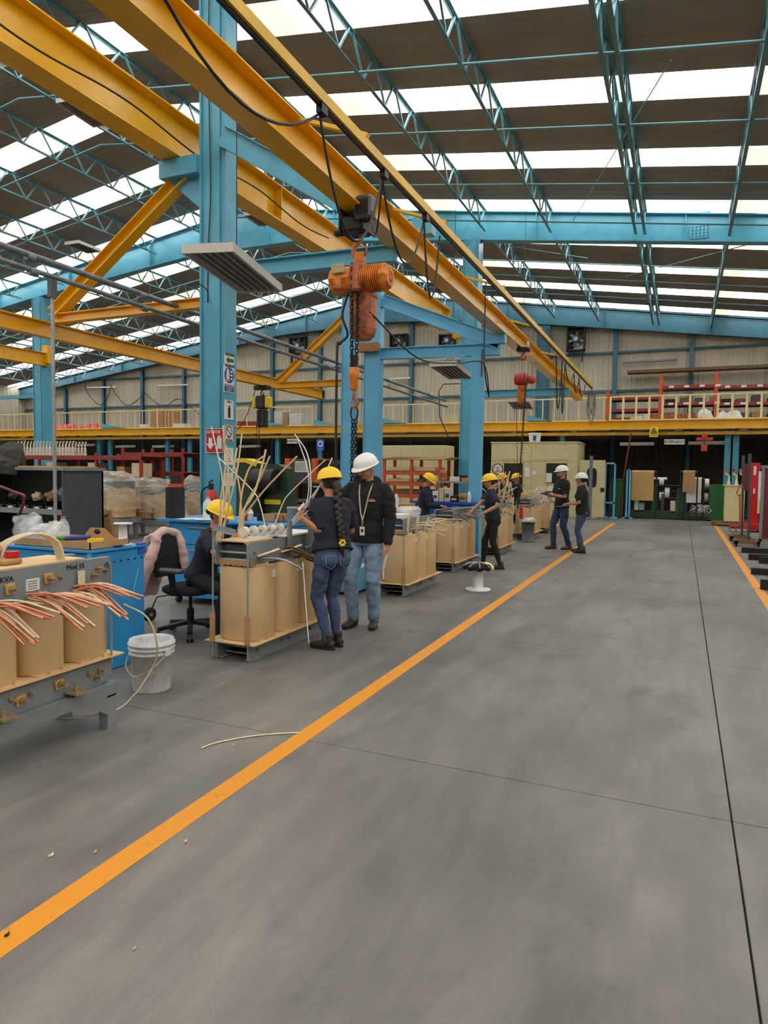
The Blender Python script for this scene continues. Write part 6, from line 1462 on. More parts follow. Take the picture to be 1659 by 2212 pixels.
for i, u_ in enumerate((60, 160, 305, 395, 545, 1110, 1240, 1465, 1605)):
    x = at(u_, 935, y=YM).x; m = MB(); m.bx(x-.12, x+.12, YM-.02, YM+.22, 3.27, 3.35); m.build('rail_clip', 'pipe_grey', mz)
def railing(label, x0, x1, z1, st, w_, y=YM+.12):
    t = thing('railing', label, 'railing', ((x0+x1)/2, y, 3.69)); n = int((x1-x0)/st)
    m = MB(); m.bar((x0, y, z1), (x1, y, z1), .05, .05); m.build('top_rail', 'pale_yellow', t)
    m = MB(); m.bar((x0, y, 3.72), (x1, y, 3.72), .04, .04); m.build('bottom_rail', 'pale_yellow', t)
    for i in range(n+1): m = MB(); m.bx(x0+i*st-w_/2, x0+i*st+w_/2, y-.012, y+.012, 3.69, z1); m.build('baluster', 'pale_yellow', t)
railing('pale yellow mezzanine railing in front of the red racks', at(1318, 880, y=YM).x, 8, 4.62, .47, .08)
railing('thin pale mezzanine railing between the blue columns and the red racks', at(1048, 880, y=YM).x, at(1310, 880, y=YM).x, 4.6, .47, .035)
railing('thin pale mezzanine railing with leaning ladders behind the hoist chain', at(826, 880, y=YM).x, at(990, 880, y=YM).x, 4.55, .47, .035)
railing('thin pale mezzanine railing beside the sign column', at(508, 880, y=YM).x, at(672, 880, y=YM).x, 4.6, .6, .03)
railing('thin pale mezzanine railing on the far side of the sign column', -38, at(430, 880, y=YM).x, 4.62, .5, .03)
# goods stored on the mezzanine
def mgood(name, label, cat, m, u0, u1, v0, v1, y=28.7, d=.6, **k):
    return crate(name, label, cat, m, u0, u1, v0, v1, y, d, z0=3.685, **k)
def sheet_heap(name, label, m, u0, u1, v0, v1, y, d, seed, z0=3.685, cat='tarp'):
    x0, x1, a, c = pb(u0, u1, v0, v1, y); k = MB(); nx, ny = 22, 8; vs = []
    for j in range(ny+1):
        for i in range(nx+1):
            fx, fy = i/nx, j/ny; e = min(1, 5*min(fx, 1-fx))*min(1, 4*min(fy, 1-fy)); q = V((fx*5+seed, fy*3, 0)); h = (c-z0)*(.72+.5*noise.noise(q)+.2*noise.noise(q*3))*e
            vs.append((x0+(x1-x0)*fx, y+d*fy, z0+max(.0, h)))
    fs = [(j*(nx+1)+i, j*(nx+1)+i+1, (j+1)*(nx+1)+i+1, (j+1)*(nx+1)+i) for j in range(ny) for i in range(nx)]
    k.add(vs, fs, True); k.bx(x0+.05, x1-.05, y+.03, y+d-.03, z0-.002, z0+.01); return tag(k.build(name, m), label, cat)
sheet_heap('red_tarp', 'red tarp heap on the mezzanine right of the far blue column', 'signal_red', 98, 168, 912, 927, 28.7, .9, 2)
sheet_heap('red_tarp', 'smaller red tarp heap on the mezzanine with a blue edge', 'signal_red', 168, 215, 914, 927, 28.7, .9, 9)
mgood('cardboard_box', 'tall brown carton stack tallest on the far mezzanine', 'box', 'cardboard', 326, 352, 882, 926, flaps=True)
mgood('cardboard_box', 'brown carton beside the tallest carton on the far mezzanine', 'box', 'kraft_dark', 353, 375, 888, 926, y=28.8, flaps=True)
mgood('white_box', 'small white box left of the tall brown carton', 'box', 'white_plastic', 302, 322, 916, 927)
mgood('white_box', 'small white box right of the brown cartons', 'box', 'white_plastic', 374, 397, 915, 927)
mgood('white_box', 'white carton standing beside the black hoist on the mezzanine', 'box', 'dirty_white', 592, 612, 888, 918, y=28.8)
mgood('cardboard_box', 'brown carton between two white cartons on the mezzanine', 'box', 'cardboard', 610, 622, 890, 922)
mgood('white_box', 'white wrapped carton next to the mezzanine gate wheel', 'box', 'dirty_white', 625, 648, 893, 923, y=28.6)
for i, (u0, u1) in enumerate(((506, 530), (531, 556), (557, 584))): mgood('red_crate', ('first', 'second', 'third')[i]+' low red crate counted from the sign column on the mezzanine', 'crate', 'rack_red', u0, u1, 910, 922)
mgood('cream_unit', 'cream cabinet lying on the mezzanine beside the middle column', 'unit', 'cream_paint', 960, 990, 897, 914, y=28.6)
mgood('pink_crate', 'long dusty pink crate behind the yellow railing balusters', 'crate', 'hoist_faded', 1402, 1502, 894, 908, y=28.5)
mgood('white_box', 'small white box nearest the orange rack upright', 'box', 'white_plastic', 1376, 1388, 898, 909, y=28.4)
mgood('white_box', 'small white box touching the dusty pink crate', 'box', 'white_plastic', 1390, 1402, 895, 909, y=28.4)
mgood('grey_box', 'small beige box at the start of the small box row', 'box', 'cream_paint', 1361, 1374, 900, 909, y=28.4)
sheet_heap('white_tarp', 'rumpled white tarp heap on the mezzanine before the red rack', 'tarp', 1502, 1545, 880, 902, 28.5, .8, 4)
sheet_heap('white_tarp', 'longer rumpled white tarp heap at the mezzanine edge', 'tarp', 1542, 1612, 884, 902, 28.4, .9, 13)
# red pallet rack on the mezzanine
rk = thing('pallet_rack', 'red pallet rack with white labels on the mezzanine', 'rack', (1, 30, 3.68)); YR = 29.6
rxs = [at(u_, 850, y=YR).x for u_ in (1313, 1427, 1547, 1670)]
for x in rxs:
    for yy in (YR, YR+.9): m = MB(); m.bx(x-.06, x+.06, yy, yy+.09, 3.68, 5.6 if x > rxs[0]+.1 else 5.0); m.build('upright', 'rust_orange', rk)
for i in range(3):
    for v_ in ((835, 872, 905) if i else (860, 886, 905)):
        z = max(3.8, at((1370, 1487, 1600)[i], v_, y=YR).z)
        for yy in (YR-.02, YR+.92): m = MB(); m.bx(rxs[i]+.06, rxs[i+1]-.06, yy, yy+.05, z-.06, z+.06); bm_ = m.build('shelf_beam', 'rack_red', rk)
        m = MB(); m.bx(rxs[i]+.06, rxs[i+1]-.06, YR+.03, YR+.95, z-.03, z); m.build('shelf_deck', 'black_steel', rk)
        if i:
            for k in range(4): x = rxs[i]+.3+k*.55; m = MB(); m.bx(x, x+.18, YR-.03, YR-.02, z-.03, z+.05); m.build('beam_label', 'paper_white', rk)
rnd = random.Random(3)
words = ('first', 'second', 'third', 'fourth', 'fifth', 'sixth')
for i in (1, 2):
    for j, v_ in enumerate((872, 905)):
        z = max(3.8, at((1487, 1600)[i-1], v_, y=YR).z)
        for k in range(4):
            x = rxs[i]+.35+k*.55; h_ = rnd.uniform(.18, .34); m = MB(); m.bbox(x-.2, x+.2, YR+.2, YR+.8, z+.002, z+h_, .02)
            tag(m.build('stored_part', ('black_steel', 'wood_dark', 'machine_grey', 'cardboard')[(k+j) % 4]), '%s dark stored part on the %s shelf of the %s red rack bay' % (words[k], ('middle', 'bottom')[j], ('first', 'second')[i-1]), 'part', 'parts on the red pallet rack')
m = MB(); m.bx(at(1355, 820, y=31.9).x, 4.5, 31.6, 32.2, 6.0, 6.12); tag(m.build('shelf_plank', 'wood_dark'), 'long dark plank shelf on the back wall above the red rack', 'shelf')
# wall fans
def fan(label, u0, u1, v0, v1):
    x0, x1, a, c = pb(u0, u1, v0, v1, 32.1); t = thing('exhaust_fan', label, 'fan', ((x0+x1)/2, 32.2, a)); xc, zc = (x0+x1)/2, (a+c)/2; r = min(x1-x0, c-a)/2
    for s, (ax, bx_, az, bz) in enumerate(((x0, x1, a, a+.06), (x0, x1, c-.06, c), (x0, x0+.06, a, c), (x1-.06, x1, a, c))): m = MB(); m.bx(ax, bx_, 32.02, 32.2, az, bz); m.build('frame_bar', 'soot', t)
    m = MB(); m.bx(x0, x1, 32.22, 32.3, a, c); m.build('shutter', 'soot', t)
    m = MB(); m.bx(xc-.1, x1-.1, 32.2, 32.22, a+.08, zc-.02); m.build('painted_daylight', 'tarp', t)  # solid pale plate on the shutter; daylight showing through is put into its colour
    for k in range(6):
        q = 2*PI*k/6+.3; m = MB(); m.bar((xc+.08*math.cos(q), 32.12, zc+.08*math.sin(q)), (xc+r*.8*math.cos(q), 32.1, zc+r*.8*math.sin(q)), .012, .17, up=(-math.sin(q), -.5, math.cos(q))); m.build('blade', 'dark_grey_paint', t)
    m = MB(); m.cyl((xc, 32.06, zc), (xc, 32.16, zc), .1, n=12); m.build('hub', 'galvanised', t)
    m = MB(); m.tube([(xc+r*.9*math.cos(q), 32.06, zc+r*.9*math.sin(q)) for q in np.linspace(0, 2*PI, 25)[:-1]], .02, 5, closed=True); m.build('guard_ring', 'black_steel', t)
    for k in (-1, 1): m = MB(); m.bx(xc+k*(x1-x0)*.36-.02, xc+k*(x1-x0)*.36+.02, 32.05, 32.2, a-.5, a); m.build('support_leg', 'soot', t)
fan('square exhaust fan on the back wall right of the twin blue posts', 842, 879, 722, 752)
fan('exhaust fan on the back wall behind the yellow tie of the stand', 625, 660, 728, 765)
fan('exhaust fan half hidden behind the end of the yellow runway beam', 948, 982, 722, 748)
fan('sooty exhaust fan on the back wall above the monorail tip', 1224, 1264, 706, 758)
for i, (u0, v0, u1, v1, lab) in enumerate(((188, 838, 250, 837, 'thin tube lamp on the back wall farthest from the aisle'), (340, 834, 406, 832, 'thin tube lamp on the back wall just left of the sign column'), (840, 820, 886, 817, 'thin white tube lamp on the back wall behind the stand arm'), (1344, 784, 1464, 777, 'long thin rail lamp on the back wall above the railing'), (15, 846, 70, 845, 'thin tube lamp on the back wall behind the far blue column'))):
    a, b = at(u0, v0, y=32.2), at(u1, v1, y=32.2); t = thing('tube_lamp', lab, 'lamp', a); m = MB(); m.cyl(a, b, .035, n=8); m.build('tube', 'fixture_white' if i != 3 else 'pipe_grey', t); m = MB(); m.bar(a+V((0, .05, .05)), b+V((0, .05, .05)), .06, .04); m.build('batten', 'fixture_white' if i != 3 else 'pipe_grey', t)
for i, (pp, lab) in enumerate((([(182, 825), (190, 850), (215, 875), (232, 860), (240, 835)], 'first swag of dark cable on the back wall from the far column'), ([(238, 832), (255, 858), (275, 876), (300, 862), (308, 850)], 'second swag of dark cable on the back wall from the far column'), ([(312, 848), (340, 872), (360, 876), (388, 862), (430, 895)], 'third swag of dark cable running behind the sign column'))):
    m = MB(); m.tube(smoothpath([at(*q, y=32.0) for q in pp]), .022, 6); tag(m.build('wall_cable', 'dark_cable'), lab, 'cable', 'cable swags on the back wall')
m = MB(); m.tube([at(970, 948, y=24.9)]+[at(*q, y=24.9) for q in ((950, 900), (948, 845), (958, 830), (1020, 828))], .02, 6); tag(m.build('wall_cable', 'dark_cable'), 'dark cable looping beside the tall middle column', 'cable')
# hung signs
def hung(name, label, u0, u1, v0, v1, m_, y=27.85):
    x0, x1, a, c = pb(u0, u1, v0, v1, y); t = thing(name, label, 'sign', ((x0+x1)/2, y, a)); k = MB(); k.bx(x0, x1, y, y+.02, a, c); k.build('plate', m_, t)
    for x in (x0+.05, x1-.05): k = MB(); k.cyl((x, y+.01, c), (x, y+.04, 3.36), .006, n=5); k.build('hanger_wire', 'dark_cable', t)
    return t, (x0+x1)/2, (a+c)/2, x1-x0, c-a
t, xc, zc, w_, h_ = hung('department_sign', 'white BOBINADO sign hanging under the mezzanine', 1435, 1479, 949, 960, 'sign_white'); text('BOBINADO', (xc, 27.845, zc), h_*.85, 'ink', t, sx=.82, bold=.02)
t, xc, zc, w_, h_ = hung('department_sign', 'small white BOBINAS sign hanging above the orange machine', 620, 642, 948, 958, 'sign_white', 27.86); text('BOBINAS', (xc, 27.855, zc), h_*.72, 'ink', t, sx=.85, bold=.02)
t, xc, zc, w_, h_ = hung('warning_sign', 'yellow triangle warning sign on the mezzanine edge', 1403, 1422, 922, 944, 'sign_yellow', 27.86)
k = MB(); q = [(xc-w_*.34, zc-h_*.1), (xc+w_*.34, zc-h_*.1), (xc, zc+h_*.4)]
for i in range(3): a, b = q[i], q[(i+1) % 3]; k.bar((a[0], 27.85, a[1]), (b[0], 27.85, b[1]), .01, .03)
k.build('triangle', 'ink', t); k = MB(); k.prism([(xc-w_*.14, zc-.02*h_), (xc+w_*.14, zc-.02*h_), (xc+w_*.05, zc+.15*h_), (xc-w_*.08, zc+.1*h_)], lambda x, z, q_: (x, q_, z), 27.845, 27.855); k.build('symbol', 'ink', t); text('CUIDADO', (xc, 27.85, zc-h_*.32), h_*.17, 'ink', t, sx=.9)
t, xc, zc, w_, h_ = hung('mandatory_sign', 'small blue mandatory sign above the braid woman helmet', 684, 700, 949, 973, 'sign_blue', 27.86)
k = MB(); k.cyl((xc, 27.85, zc+h_*.1), (xc, 27.86, zc+h_*.1), w_*.36, n=18); k.build('white_disc', 'sign_white', t); k = MB(); k.cyl((xc, 27.84, zc+h_*.1), (xc, 27.85, zc+h_*.1), w_*.22, n=14); k.build('blue_disc', 'sign_blue', t); text('USO', (xc, 27.85, zc-h_*.38), h_*.18, 'sign_white', t)
# red hoist and tube lamps below the mezzanine
x0, x1, a, c = pb(1504, 1540, 945, 953, 27.9); xc = (x0+x1)/2; t = thing('red_hoist', 'small red hoist hanging under the mezzanine beam', 'hoist', (xc, 27.95, a))
m = MB(); m.cyl((x0, 27.95, (a+c)/2), (x1, 27.95, (a+c)/2), (c-a)/2, n=14); m.build('motor', 'hoist_red', t); m = MB(); m.bx(xc-.09, xc+.09, 27.85, 28.05, 3.0, 3.15); m.build('trolley', 'hoist_red', t); m = MB(); m.cyl((xc, 27.95, c), (xc, 27.95, 3.05), .02, n=6); m.build('hook_rod', 'black_steel', t)
p_ = at(1523, 968, y=27.95); m = MB(); m.bbox(xc-.11, xc+.11, 27.87, 28.03, p_.z-.12, p_.z+.12, .03); m.build('chain_box', 'hoist_red', t); m = MB(); m.cyl((xc, 27.95, p_.z+.1), (xc, 27.95, a), .015, n=6); m.build('chain', 'black_steel', t)
for i, (u0, u1, v_, lab) in enumerate(((1339, 1413, 961, 'white tube lamp left of the BOBINADO sign'), (1487, 1565, 959, 'white tube lamp right of the BOBINADO sign'), (166, 204, 963, 'slanted tube lamp under the far mezzanine'), (250, 292, 966, 'tube lamp under the mezzanine above the red rack frame'), (330, 375, 966, 'tube lamp under the mezzanine near the sign column'), (516, 562, 966, 'tube lamp under the mezzanine right of the sign column'))):
    yy = 28.6; a, b = at(u0, v_, y=yy), at(u1, v_-1, y=yy); t = thing('tube_lamp', lab, 'lamp', a); m = MB(); m.cyl(a, b, .04, n=8); m.build('tube', 'fixture_white', t); m = MB(); m.bar(a+V((0, 0, .06)), b+V((0, 0, .06)), .1, .06); m.build('batten', 'fixture_white', t)
    for q in (a.lerp(b, .15), a.lerp(b, .85)): m = MB(); m.cyl(q+V((0, 0, .09)), (q.x, q.y, 3.6), .008, n=5); m.build('hanger_wire', 'dark_cable', t)

# cream control booth ------------------------------------------------------
YK = 26.4; kx0, kx1, _, kz = pb(1060, 1246, 957, 1118, YK); ky1 = at(1262, 1000, x=kx1).y
bo = thing('control_booth', 'cream sheet-metal control booth with windows under the mezzanine', 'booth', ((kx0+kx1)/2, (YK+ky1)/2, 0))
m = MB(); m.bx(kx0, kx1, YK, ky1, 0, kz); m.build('booth_body', 'cream_paint', bo)
m = MB(); m.bx(kx0-.03, kx1+.03, YK-.03, ky1+.03, kz, kz+.05); m.build('roof_lip', 'cream_paint', bo)
def on_k(nm, mm, u0, u1, v0, v1, d=.02, par=None):
    x0, x1, a, c = pb(u0, u1, v0, v1, YK); k = MB(); k.bx(x0, x1, YK-d, YK, a, c); return k.build(nm, mm, par or bo), x0, x1, a, c
on_k('upper_panel', 'cream_paint', 1083, 1131, 965, 993); on_k('upper_panel', 'cream_paint', 1174, 1230, 963, 993)
for u0, u1, v0, v1 in ((1087, 1131, 999, 1050), (1178, 1226, 999, 1046)):
    o_, x0, x1, a, c = on_k('window', 'window_dark', u0, u1, v0, v1, .012)
    for (p, q, r_, s_) in ((x0, x1, c-.03, c), (x0, x1, a, a+.03), (x0, x0+.03, a, c), (x1-.03, x1, a, c)): k = MB(); k.bx(p, q, YK-.03, YK, r_, s_); k.build('window_frame', 'cream_paint', o_)
on_k('panel_seam', 'kraft_dark', 1146.5, 1147.2, 962, 1118, .004); on_k('panel_seam', 'kraft_dark', 1062, 1245, 996, 996.6, .004)
on_k('posted_sheet', 'paper_white', 1134, 1144, 1010, 1030); on_k('posted_sheet', 'paper_white', 1150, 1158, 1018, 1026); on_k('posted_sheet', 'paper_white', 1180, 1192, 1022, 1042, .016)
ck_ = at(1075, 1013, y=YK-.03); t = thing('wall_clock', 'round black-rimmed wall clock on the cream booth', 'clock', ck_); m = MB(); m.cyl(ck_, ck_+V((0, .025, 0)), .2, n=28); m.build('dial', 'paper_white', t)
m = MB(); m.tube([ck_+V((.2*math.cos(q), 0, .2*math.sin(q))) for q in np.linspace(0, 2*PI, 33)[:-1]], .016, 6, closed=True); m.build('rim', 'ink', t)
for ang_, L in ((.9, .1), (2.6, .14)): m = MB(); m.bar(ck_+V((0, -.005, 0)), ck_+V((L*math.cos(ang_), -.005, L*math.sin(ang_))), .004, .014); m.build('hand', 'ink', t)
for k in range(12): q = 2*PI*k/12; m = MB(); m.bar(ck_+V((.15*math.cos(q), -.003, .15*math.sin(q))), ck_+V((.175*math.cos(q), -.003, .175*math.sin(q))), .004, .012); m.build('hour_mark', 'ink', t)
m = MB(); c0 = ck_+V((0, -.004, -.08)); m.bar(c0-V((.09, 0, .02)), c0+V((.1, 0, .01)), .003, .03); m.build('dial_script', 'ink', t)
# open booth door
dx0, dx1, da, dc = pb(1252, 1306, 994, 1117, 26.3); dr_ = thing('booth_door', 'open cream booth door with a rounded window', 'door', (dx0, 26.3, 0)); m = MB(); m.bbox(dx0, dx1, 26.28, 26.34, .03, dc, .01); m.build('leaf', 'cream_paint', dr_)
x0, x1, a, c = pb(1267, 1289, 1011, 1053, 26.27); m = MB(); m.loft([[V((p.x, 26.262, p.y)) for p in [V((q.x, q.y, 0)) for q in sring((x0+x1)/2, (a+c)/2, (x1-x0)/2, (c-a)/2, 0, 4)]], [V((q.x, 26.28, q.y)) for q in sring((x0+x1)/2, (a+c)/2, (x1-x0)/2, (c-a)/2, 0, 4)]]); m.build('window_pane', 'window_dark', dr_)
x0, x1, a, c = pb(1297, 1305, 1054, 1062, 26.25); m = MB(); m.bx(x0, x1, 26.24, 26.28, a, c); m.build('handle', 'black_steel', dr_)
x0, x1, a, c = pb(1272, 1279, 985, 1128, 25.6); t = thing('sign_stand', 'grey upright stand on a flat base before the open booth door', 'stand', ((x0+x1)/2, 25.6, 0)); m = MB(); m.bx(x0, x1, 25.55, 25.65, .05, c); m.build('upright', 'pipe_grey', t); m = MB(); m.bx(x0-.3, x1+.25, 25.3, 25.9, 0, .05); m.build('base', 'pipe_grey', t)
x0, x1, a, c = pb(1138, 1168, 935, 957, 26.8); t = thing('paint_bucket', 'white bucket with a blue print standing on the cream booth', 'bucket', ((x0+x1)/2, 27, kz+.05)); m = MB(); m.lathe([(.2, 0), (.235, .3), (.25, .31), (.25, .36), (.2, .365)], ((x0+x1)/2, 27, kz+.05), n=20); m.build('pail', 'white_plastic', t)
m = MB(); m.bx((x0+x1)/2-.02, (x0+x1)/2+.1, 26.765, 26.78, kz+.1, kz+.3); m.build('print', 'sign_navy', t)
# cream switch cabinets and orange rack behind the workers
YC = 22.5; x0, x1, _, c = pb(822, 962, 962, 1100, YC); cs = thing('switch_cabinet', 'row of cream three-door cabinets behind the orange rack', 'cabinet', ((x0+x1)/2, YC+.5, 0)); yb_ = at(981, 1000, x=x1).y
m = MB(); m.bbox(x0, x1, YC, yb_, 0, c, .02); m.build('body', 'cream_paint', cs)
for i in range(3): a_ = x0+(x1-x0)*(i/3)+.03; b_ = x0+(x1-x0)*((i+1)/3)-.03; m = MB(); m.bx(a_, b_, YC-.02, YC, .15, c-.12); d_ = m.build('door', 'cream_paint', cs); m = MB(); m.bx(b_-.08, b_-.05, YC-.05, YC-.02, 1.2, 1.4); m.build('handle', 'black_steel', d_)
rk2, ax0, ax1, ac = rack('orange-red steel rack with plywood sheets before the cream cabinets', 826, 952, 993, 1075, 18.8, .9, 3, (.55, .95, 1.3, 1.62), 'rust_orange', .08)
for k in range(4): m = MB(); m.box(((ax0+ax1)/2+.1*k, 19.2, ac+.015+k*.02), (ax1-ax0+.3-.1*k, .9, .018), Matrix.Rotation(.02*k, 3, 'Z')); tag(m.build('plywood_sheet', 'plywood' if k % 2 else 'pressboard_pale'), ('lowest', 'second', 'third', 'uppermost')[k]+' thin board of the stack on top of the orange-red rack', 'board', 'boards on the orange-red rack')
for k, (u0, u1, v0, v1, mm) in enumerate(((838, 885, 1012, 1020, 'cream_paint'), (890, 940, 1012, 1021, 'pressboard_pale'), (838, 900, 1030, 1036, 'pressboard'), (850, 930, 1046, 1055, 'wood_dark'))):
    zz = (1.64, 1.64, 1.32, .97)[k]; x0, x1, a, c = pb(u0, u1, v0, v1, 18.9); m = MB(); m.bbox(x0, x1, 18.9, 19.6, zz, zz+max(.08, c-a), .01); tag(m.build('stored_board', mm), ('pale bundle on the top shelf of the orange-red rack, far end', 'pale bundle on the top shelf of the orange-red rack, near the column', 'brown bundle on the middle shelf of the orange-red rack', 'dark bundle low on the orange-red rack')[k], 'bundle')
# deep blue bench and its clutter
bx0, bx1 = at(885, 1100, y=12.15).x, at(1019, 1090, y=12.15).x
db = thing('blue_bench', 'deep blue steel bench behind the worker looking down', 'bench', ((bx0+bx1)/2, 12.3, 0)); m = MB(); m.bx(bx0, bx1, 12.15, 12.55, 1.02, 1.06); m.build('worktop', 'deep_blue', db)
m = MB(); m.bx(bx0+.03, bx1-.03, 12.18, 12.21, .05, 1.02); m.build('front_panel', 'deep_blue', db); m = MB(); m.bx(bx0+.03, bx1-.03, 12.5, 12.53, 0, 1.02); m.build('back_panel', 'deep_blue', db)
for x in (bx0+.03, bx1-.06): m = MB(); m.bx(x, x+.03, 12.18, 12.53, 0, 1.02); m.build('side_panel', 'deep_blue', db)
zb = 1.062
for i, (u0, u1, h_, nm, lab, cat, mm) in enumerate(((934, 946, .19, 'white_carton', 'white carton on the deep blue bench beside the worker helmet', 'carton', 'paper_white'), (948, 958, .25, 'cream_case', 'upright cream case on the deep blue bench', 'case', 'cream_paint'), (960, 972, .25, 'cream_case', 'socket box with dotted front on the deep blue bench', 'case', 'fixture_white'), (973, 988, .11, 'black_case', 'small black case on the deep blue bench', 'case', 'black_plastic'), (991, 1006, .16, 'cardboard_box', 'small brown carton on the deep blue bench', 'box', 'cardboard'))):
    a_, b_ = at(u0, 1070, y=12.22).x, at(u1, 1070, y=12.22).x; m = MB(); m.bbox(a_, b_, 12.22, 12.42, zb, zb+h_, .006); o_ = tag(m.build(nm, mm), lab, cat); m = MB(); m.bx(a_+.02, b_-.02, 12.213, 12.22, zb+h_*.3, zb+h_*.6); m.build('front_label', 'insul_paper' if i % 2 else 'dark_grey_paint', o_)
q = at(1013, 1070, y=12.3); bottle('glue_bottle', 'white squeeze bottle with a long nozzle at the deep blue bench end', q.x, 12.3, zb, .04, .2, 'white_plastic', 'white_plastic')
q = at(849, 1090, y=10.2); cb2 = crate('cardboard_box', 'open brown carton behind the hoodie man shoulder', 'box', 'cardboard', 852, 880, 1088, 1150, 10.3, .35, z0=0)
q2 = at(848, 1080, y=10.0); bt = bottle('spray_bottle', 'white spray bottle on the brown stand beside the hoodie man', q2.x, 10.15, .98, .04, .3, 'white_plastic', 'signal_red'); m = MB(); m.bbox(q2.x-.12, q2.x+.12, 10.02, 10.28, 0, .98, .01); tag(m.build('parts_stand', 'kraft_dark'), 'narrow brown stand carrying the white spray bottle', 'stand')
# shelf with the orange jug between the cabinets and the column
x0, x1, a, c = pb(935, 1018, 1040, 1045, 16.5); sh_ = thing('side_table', 'steel side table with an orange jug before the cream cabinets', 'table', ((x0+x1)/2, 16.8, 0)); m = MB(); m.bx(x0, x1, 16.5, 17.1, c-.04, c); m.build('tabletop', 'galvanised', sh_)
for x in (x0+.05, x1-.1):
    for y in (16.53, 17.03): m = MB(); m.bx(x, x+.05, y, y+.05, 0, c-.04); m.build('leg', 'grey_paint', sh_)
q = at(956, 1030, y=16.7); bottle('orange_jug', 'translucent orange water jug on the steel side table', q.x, 16.75, c, .1, .34, 'hoist_faded', 'rust_orange')
for i, (u0, u1, h_, mm, lab) in enumerate(((971, 988, .12, 'paper_white', 'white paper box beside the orange jug'), (996, 1014, .09, 'cardboard', 'flat tan box at the side table end'), (982, 1000, .16, 'black_plastic', 'black device box behind the white paper box'))):
    a_, b_ = at(u0, 1036, y=16.6).x, at(u1, 1036, y=16.6).x; yy = 16.6 if i < 2 else 16.85; m = MB(); m.bbox(a_, b_, yy, yy+.2, c, c+h_, .008); tag(m.build('small_box', mm), lab, 'box')
# cable-spool stool on the aisle edge
q = at(1027, 1278, z=0); sx_, sy_ = q.x, q.y+.12; t = thing('spool_stool', 'white cable-spool stool with a black padded seat beside the aisle line', 'stool', (sx_, sy_, 0))
m = MB(); m.lathe([(.17, 0), (.175, .006), (.175, .022), (.17, .026), (.074, .03), (.07, .05), (.066, .3), (.07, .32)], (sx_, sy_, 0), n=32); m.build('spool', 'white_plastic', t)
m = MB(); rings = []
for rr, z in ((.1, .315), (.19, .30), (.205, .325), (.2, .352), (.14, .37), (.02, .378)):
    rings.append([V((sx_+rr*(1+.06*math.sin(9*a)*(rr > .15))*math.cos(a), sy_+rr*(1+.06*math.sin(9*a)*(rr > .15))*math.sin(a), z-.018*(.5+.5*math.sin(9*a))*(rr > .15))) for a in (2*PI*k/54 for k in range(54))])
m.loft(rings); st_ = m.build('seat_pad', 'black_fabric', t)
for k in range(9):
    a = 2*PI*k/9+.2; m = MB(); m.tube([(sx_+.03*math.cos(a), sy_+.03*math.sin(a), .382), (sx_+.14*math.cos(a), sy_+.14*math.sin(a), .374), (sx_+.203*math.cos(a), sy_+.203*math.sin(a), .345), (sx_+.205*math.cos(a), sy_+.205*math.sin(a), .31)], .008, 5); m.build('tie_strip', 'galvanised', st_)
b = MB(); limb(b, [(sx_+.1, sy_-.05, .385), (sx_+.17, sy_-.03, .375), (sx_+.205, sy_-.03, .33), (sx_+.21, sy_-.03, .27)], [(.07, .016), (.075, .016), (.05, .014), (.015, .01)], 12, hint=(0, 1, 0)); cl_ = thing('cloth_rag', 'pale cream rag hanging off the stool seat', 'rag', (sx_+.15, sy_, .3)); skin('rag_cloth', b, 'pale_yellow', cl_, .01, 2, .015, 12, 1)
# grey bin
q = at(1136, 1172, z=0); t = thing('waste_bin', 'grey waste bin with a white bag under the second hoist pendant', 'bin', (q.x, q.y+.2, 0)); m = MB(); m.lathe([(.2, 0), (.2, .02), (.14, .03), (.15, .42), (.16, .44)], (q.x, q.y+.2, 0), n=20); m.build('bin_body', 'dark_grey_paint', t); bag('bin_liner', 'crumpled white liner bulging out of the grey waste bin', (q.x+.02, q.y+.2, .5), (.17, .16, .07), 8, 'tarp')
# ================================================================== paper winding line and goods at the end of the aisle
YW = 28.3
def slab_(t, nm, mm, u0, u1, v0, v1, y, d, z0=None):
    x0, x1, a, c = pb(u0, u1, v0, v1, y); m = MB(); m.bbox(x0, x1, y, y+d, a if z0 is None else z0, c, .008); return m.build(nm, mm, t)
def roll_(t, nm, mm, u0, u1, v0, v1, y):
    x0, x1, a, c = pb(u0, u1, v0, v1, y); m = MB(); m.cyl((x0, y+(c-a)/2, (a+c)/2), (x1, y+(c-a)/2, (a+c)/2), (c-a)/2, n=20); return m.build(nm, mm, t)
YW = 27.3
wm = thing('coil_winding_machine', 'green coil winding machine with hanging kraft paper at the aisle end', 'machine', (at(1460, 1100, y=YW).x, YW+.5, 0))
slab_(wm, 'base_frame', 'dark_green_paint', 1360, 1566, 1104, 1120, YW, .9, .02)
slab_(wm, 'headstock', 'green_paint', 1531, 1566, 1047, 1120, YW-.05, .9, .03)
slab_(wm, 'end_frame', 'green_paint', 1407, 1420, 1050, 1112, YW+.2, .6, .1)
p_ = [at(a, b, y=YW-.05) for a, b in ((1463, 1055), (1479, 1055), (1480, 1107), (1458, 1107))]; m = MB(); m.prism([(p.x, max(p.z, .03)) for p in p_][::-1], lambda x, z, q: (x, q, z), YW-.05, YW+.35); m.build('tapered_stand', 'green_paint', wm)
for u0, u1, v0, v1, mm in ((1412, 1441, 1031, 1037, 'white_plastic'), (1418, 1535, 1048, 1052, 'chain_steel'), (1424, 1535, 1060, 1065, 'black_steel'), (1424, 1460, 1074, 1080, 'chain_steel'), (1500, 1534, 1055, 1060, 'chain_steel')): roll_(wm, 'shaft', mm, u0, u1, v0, v1, YW+.15)
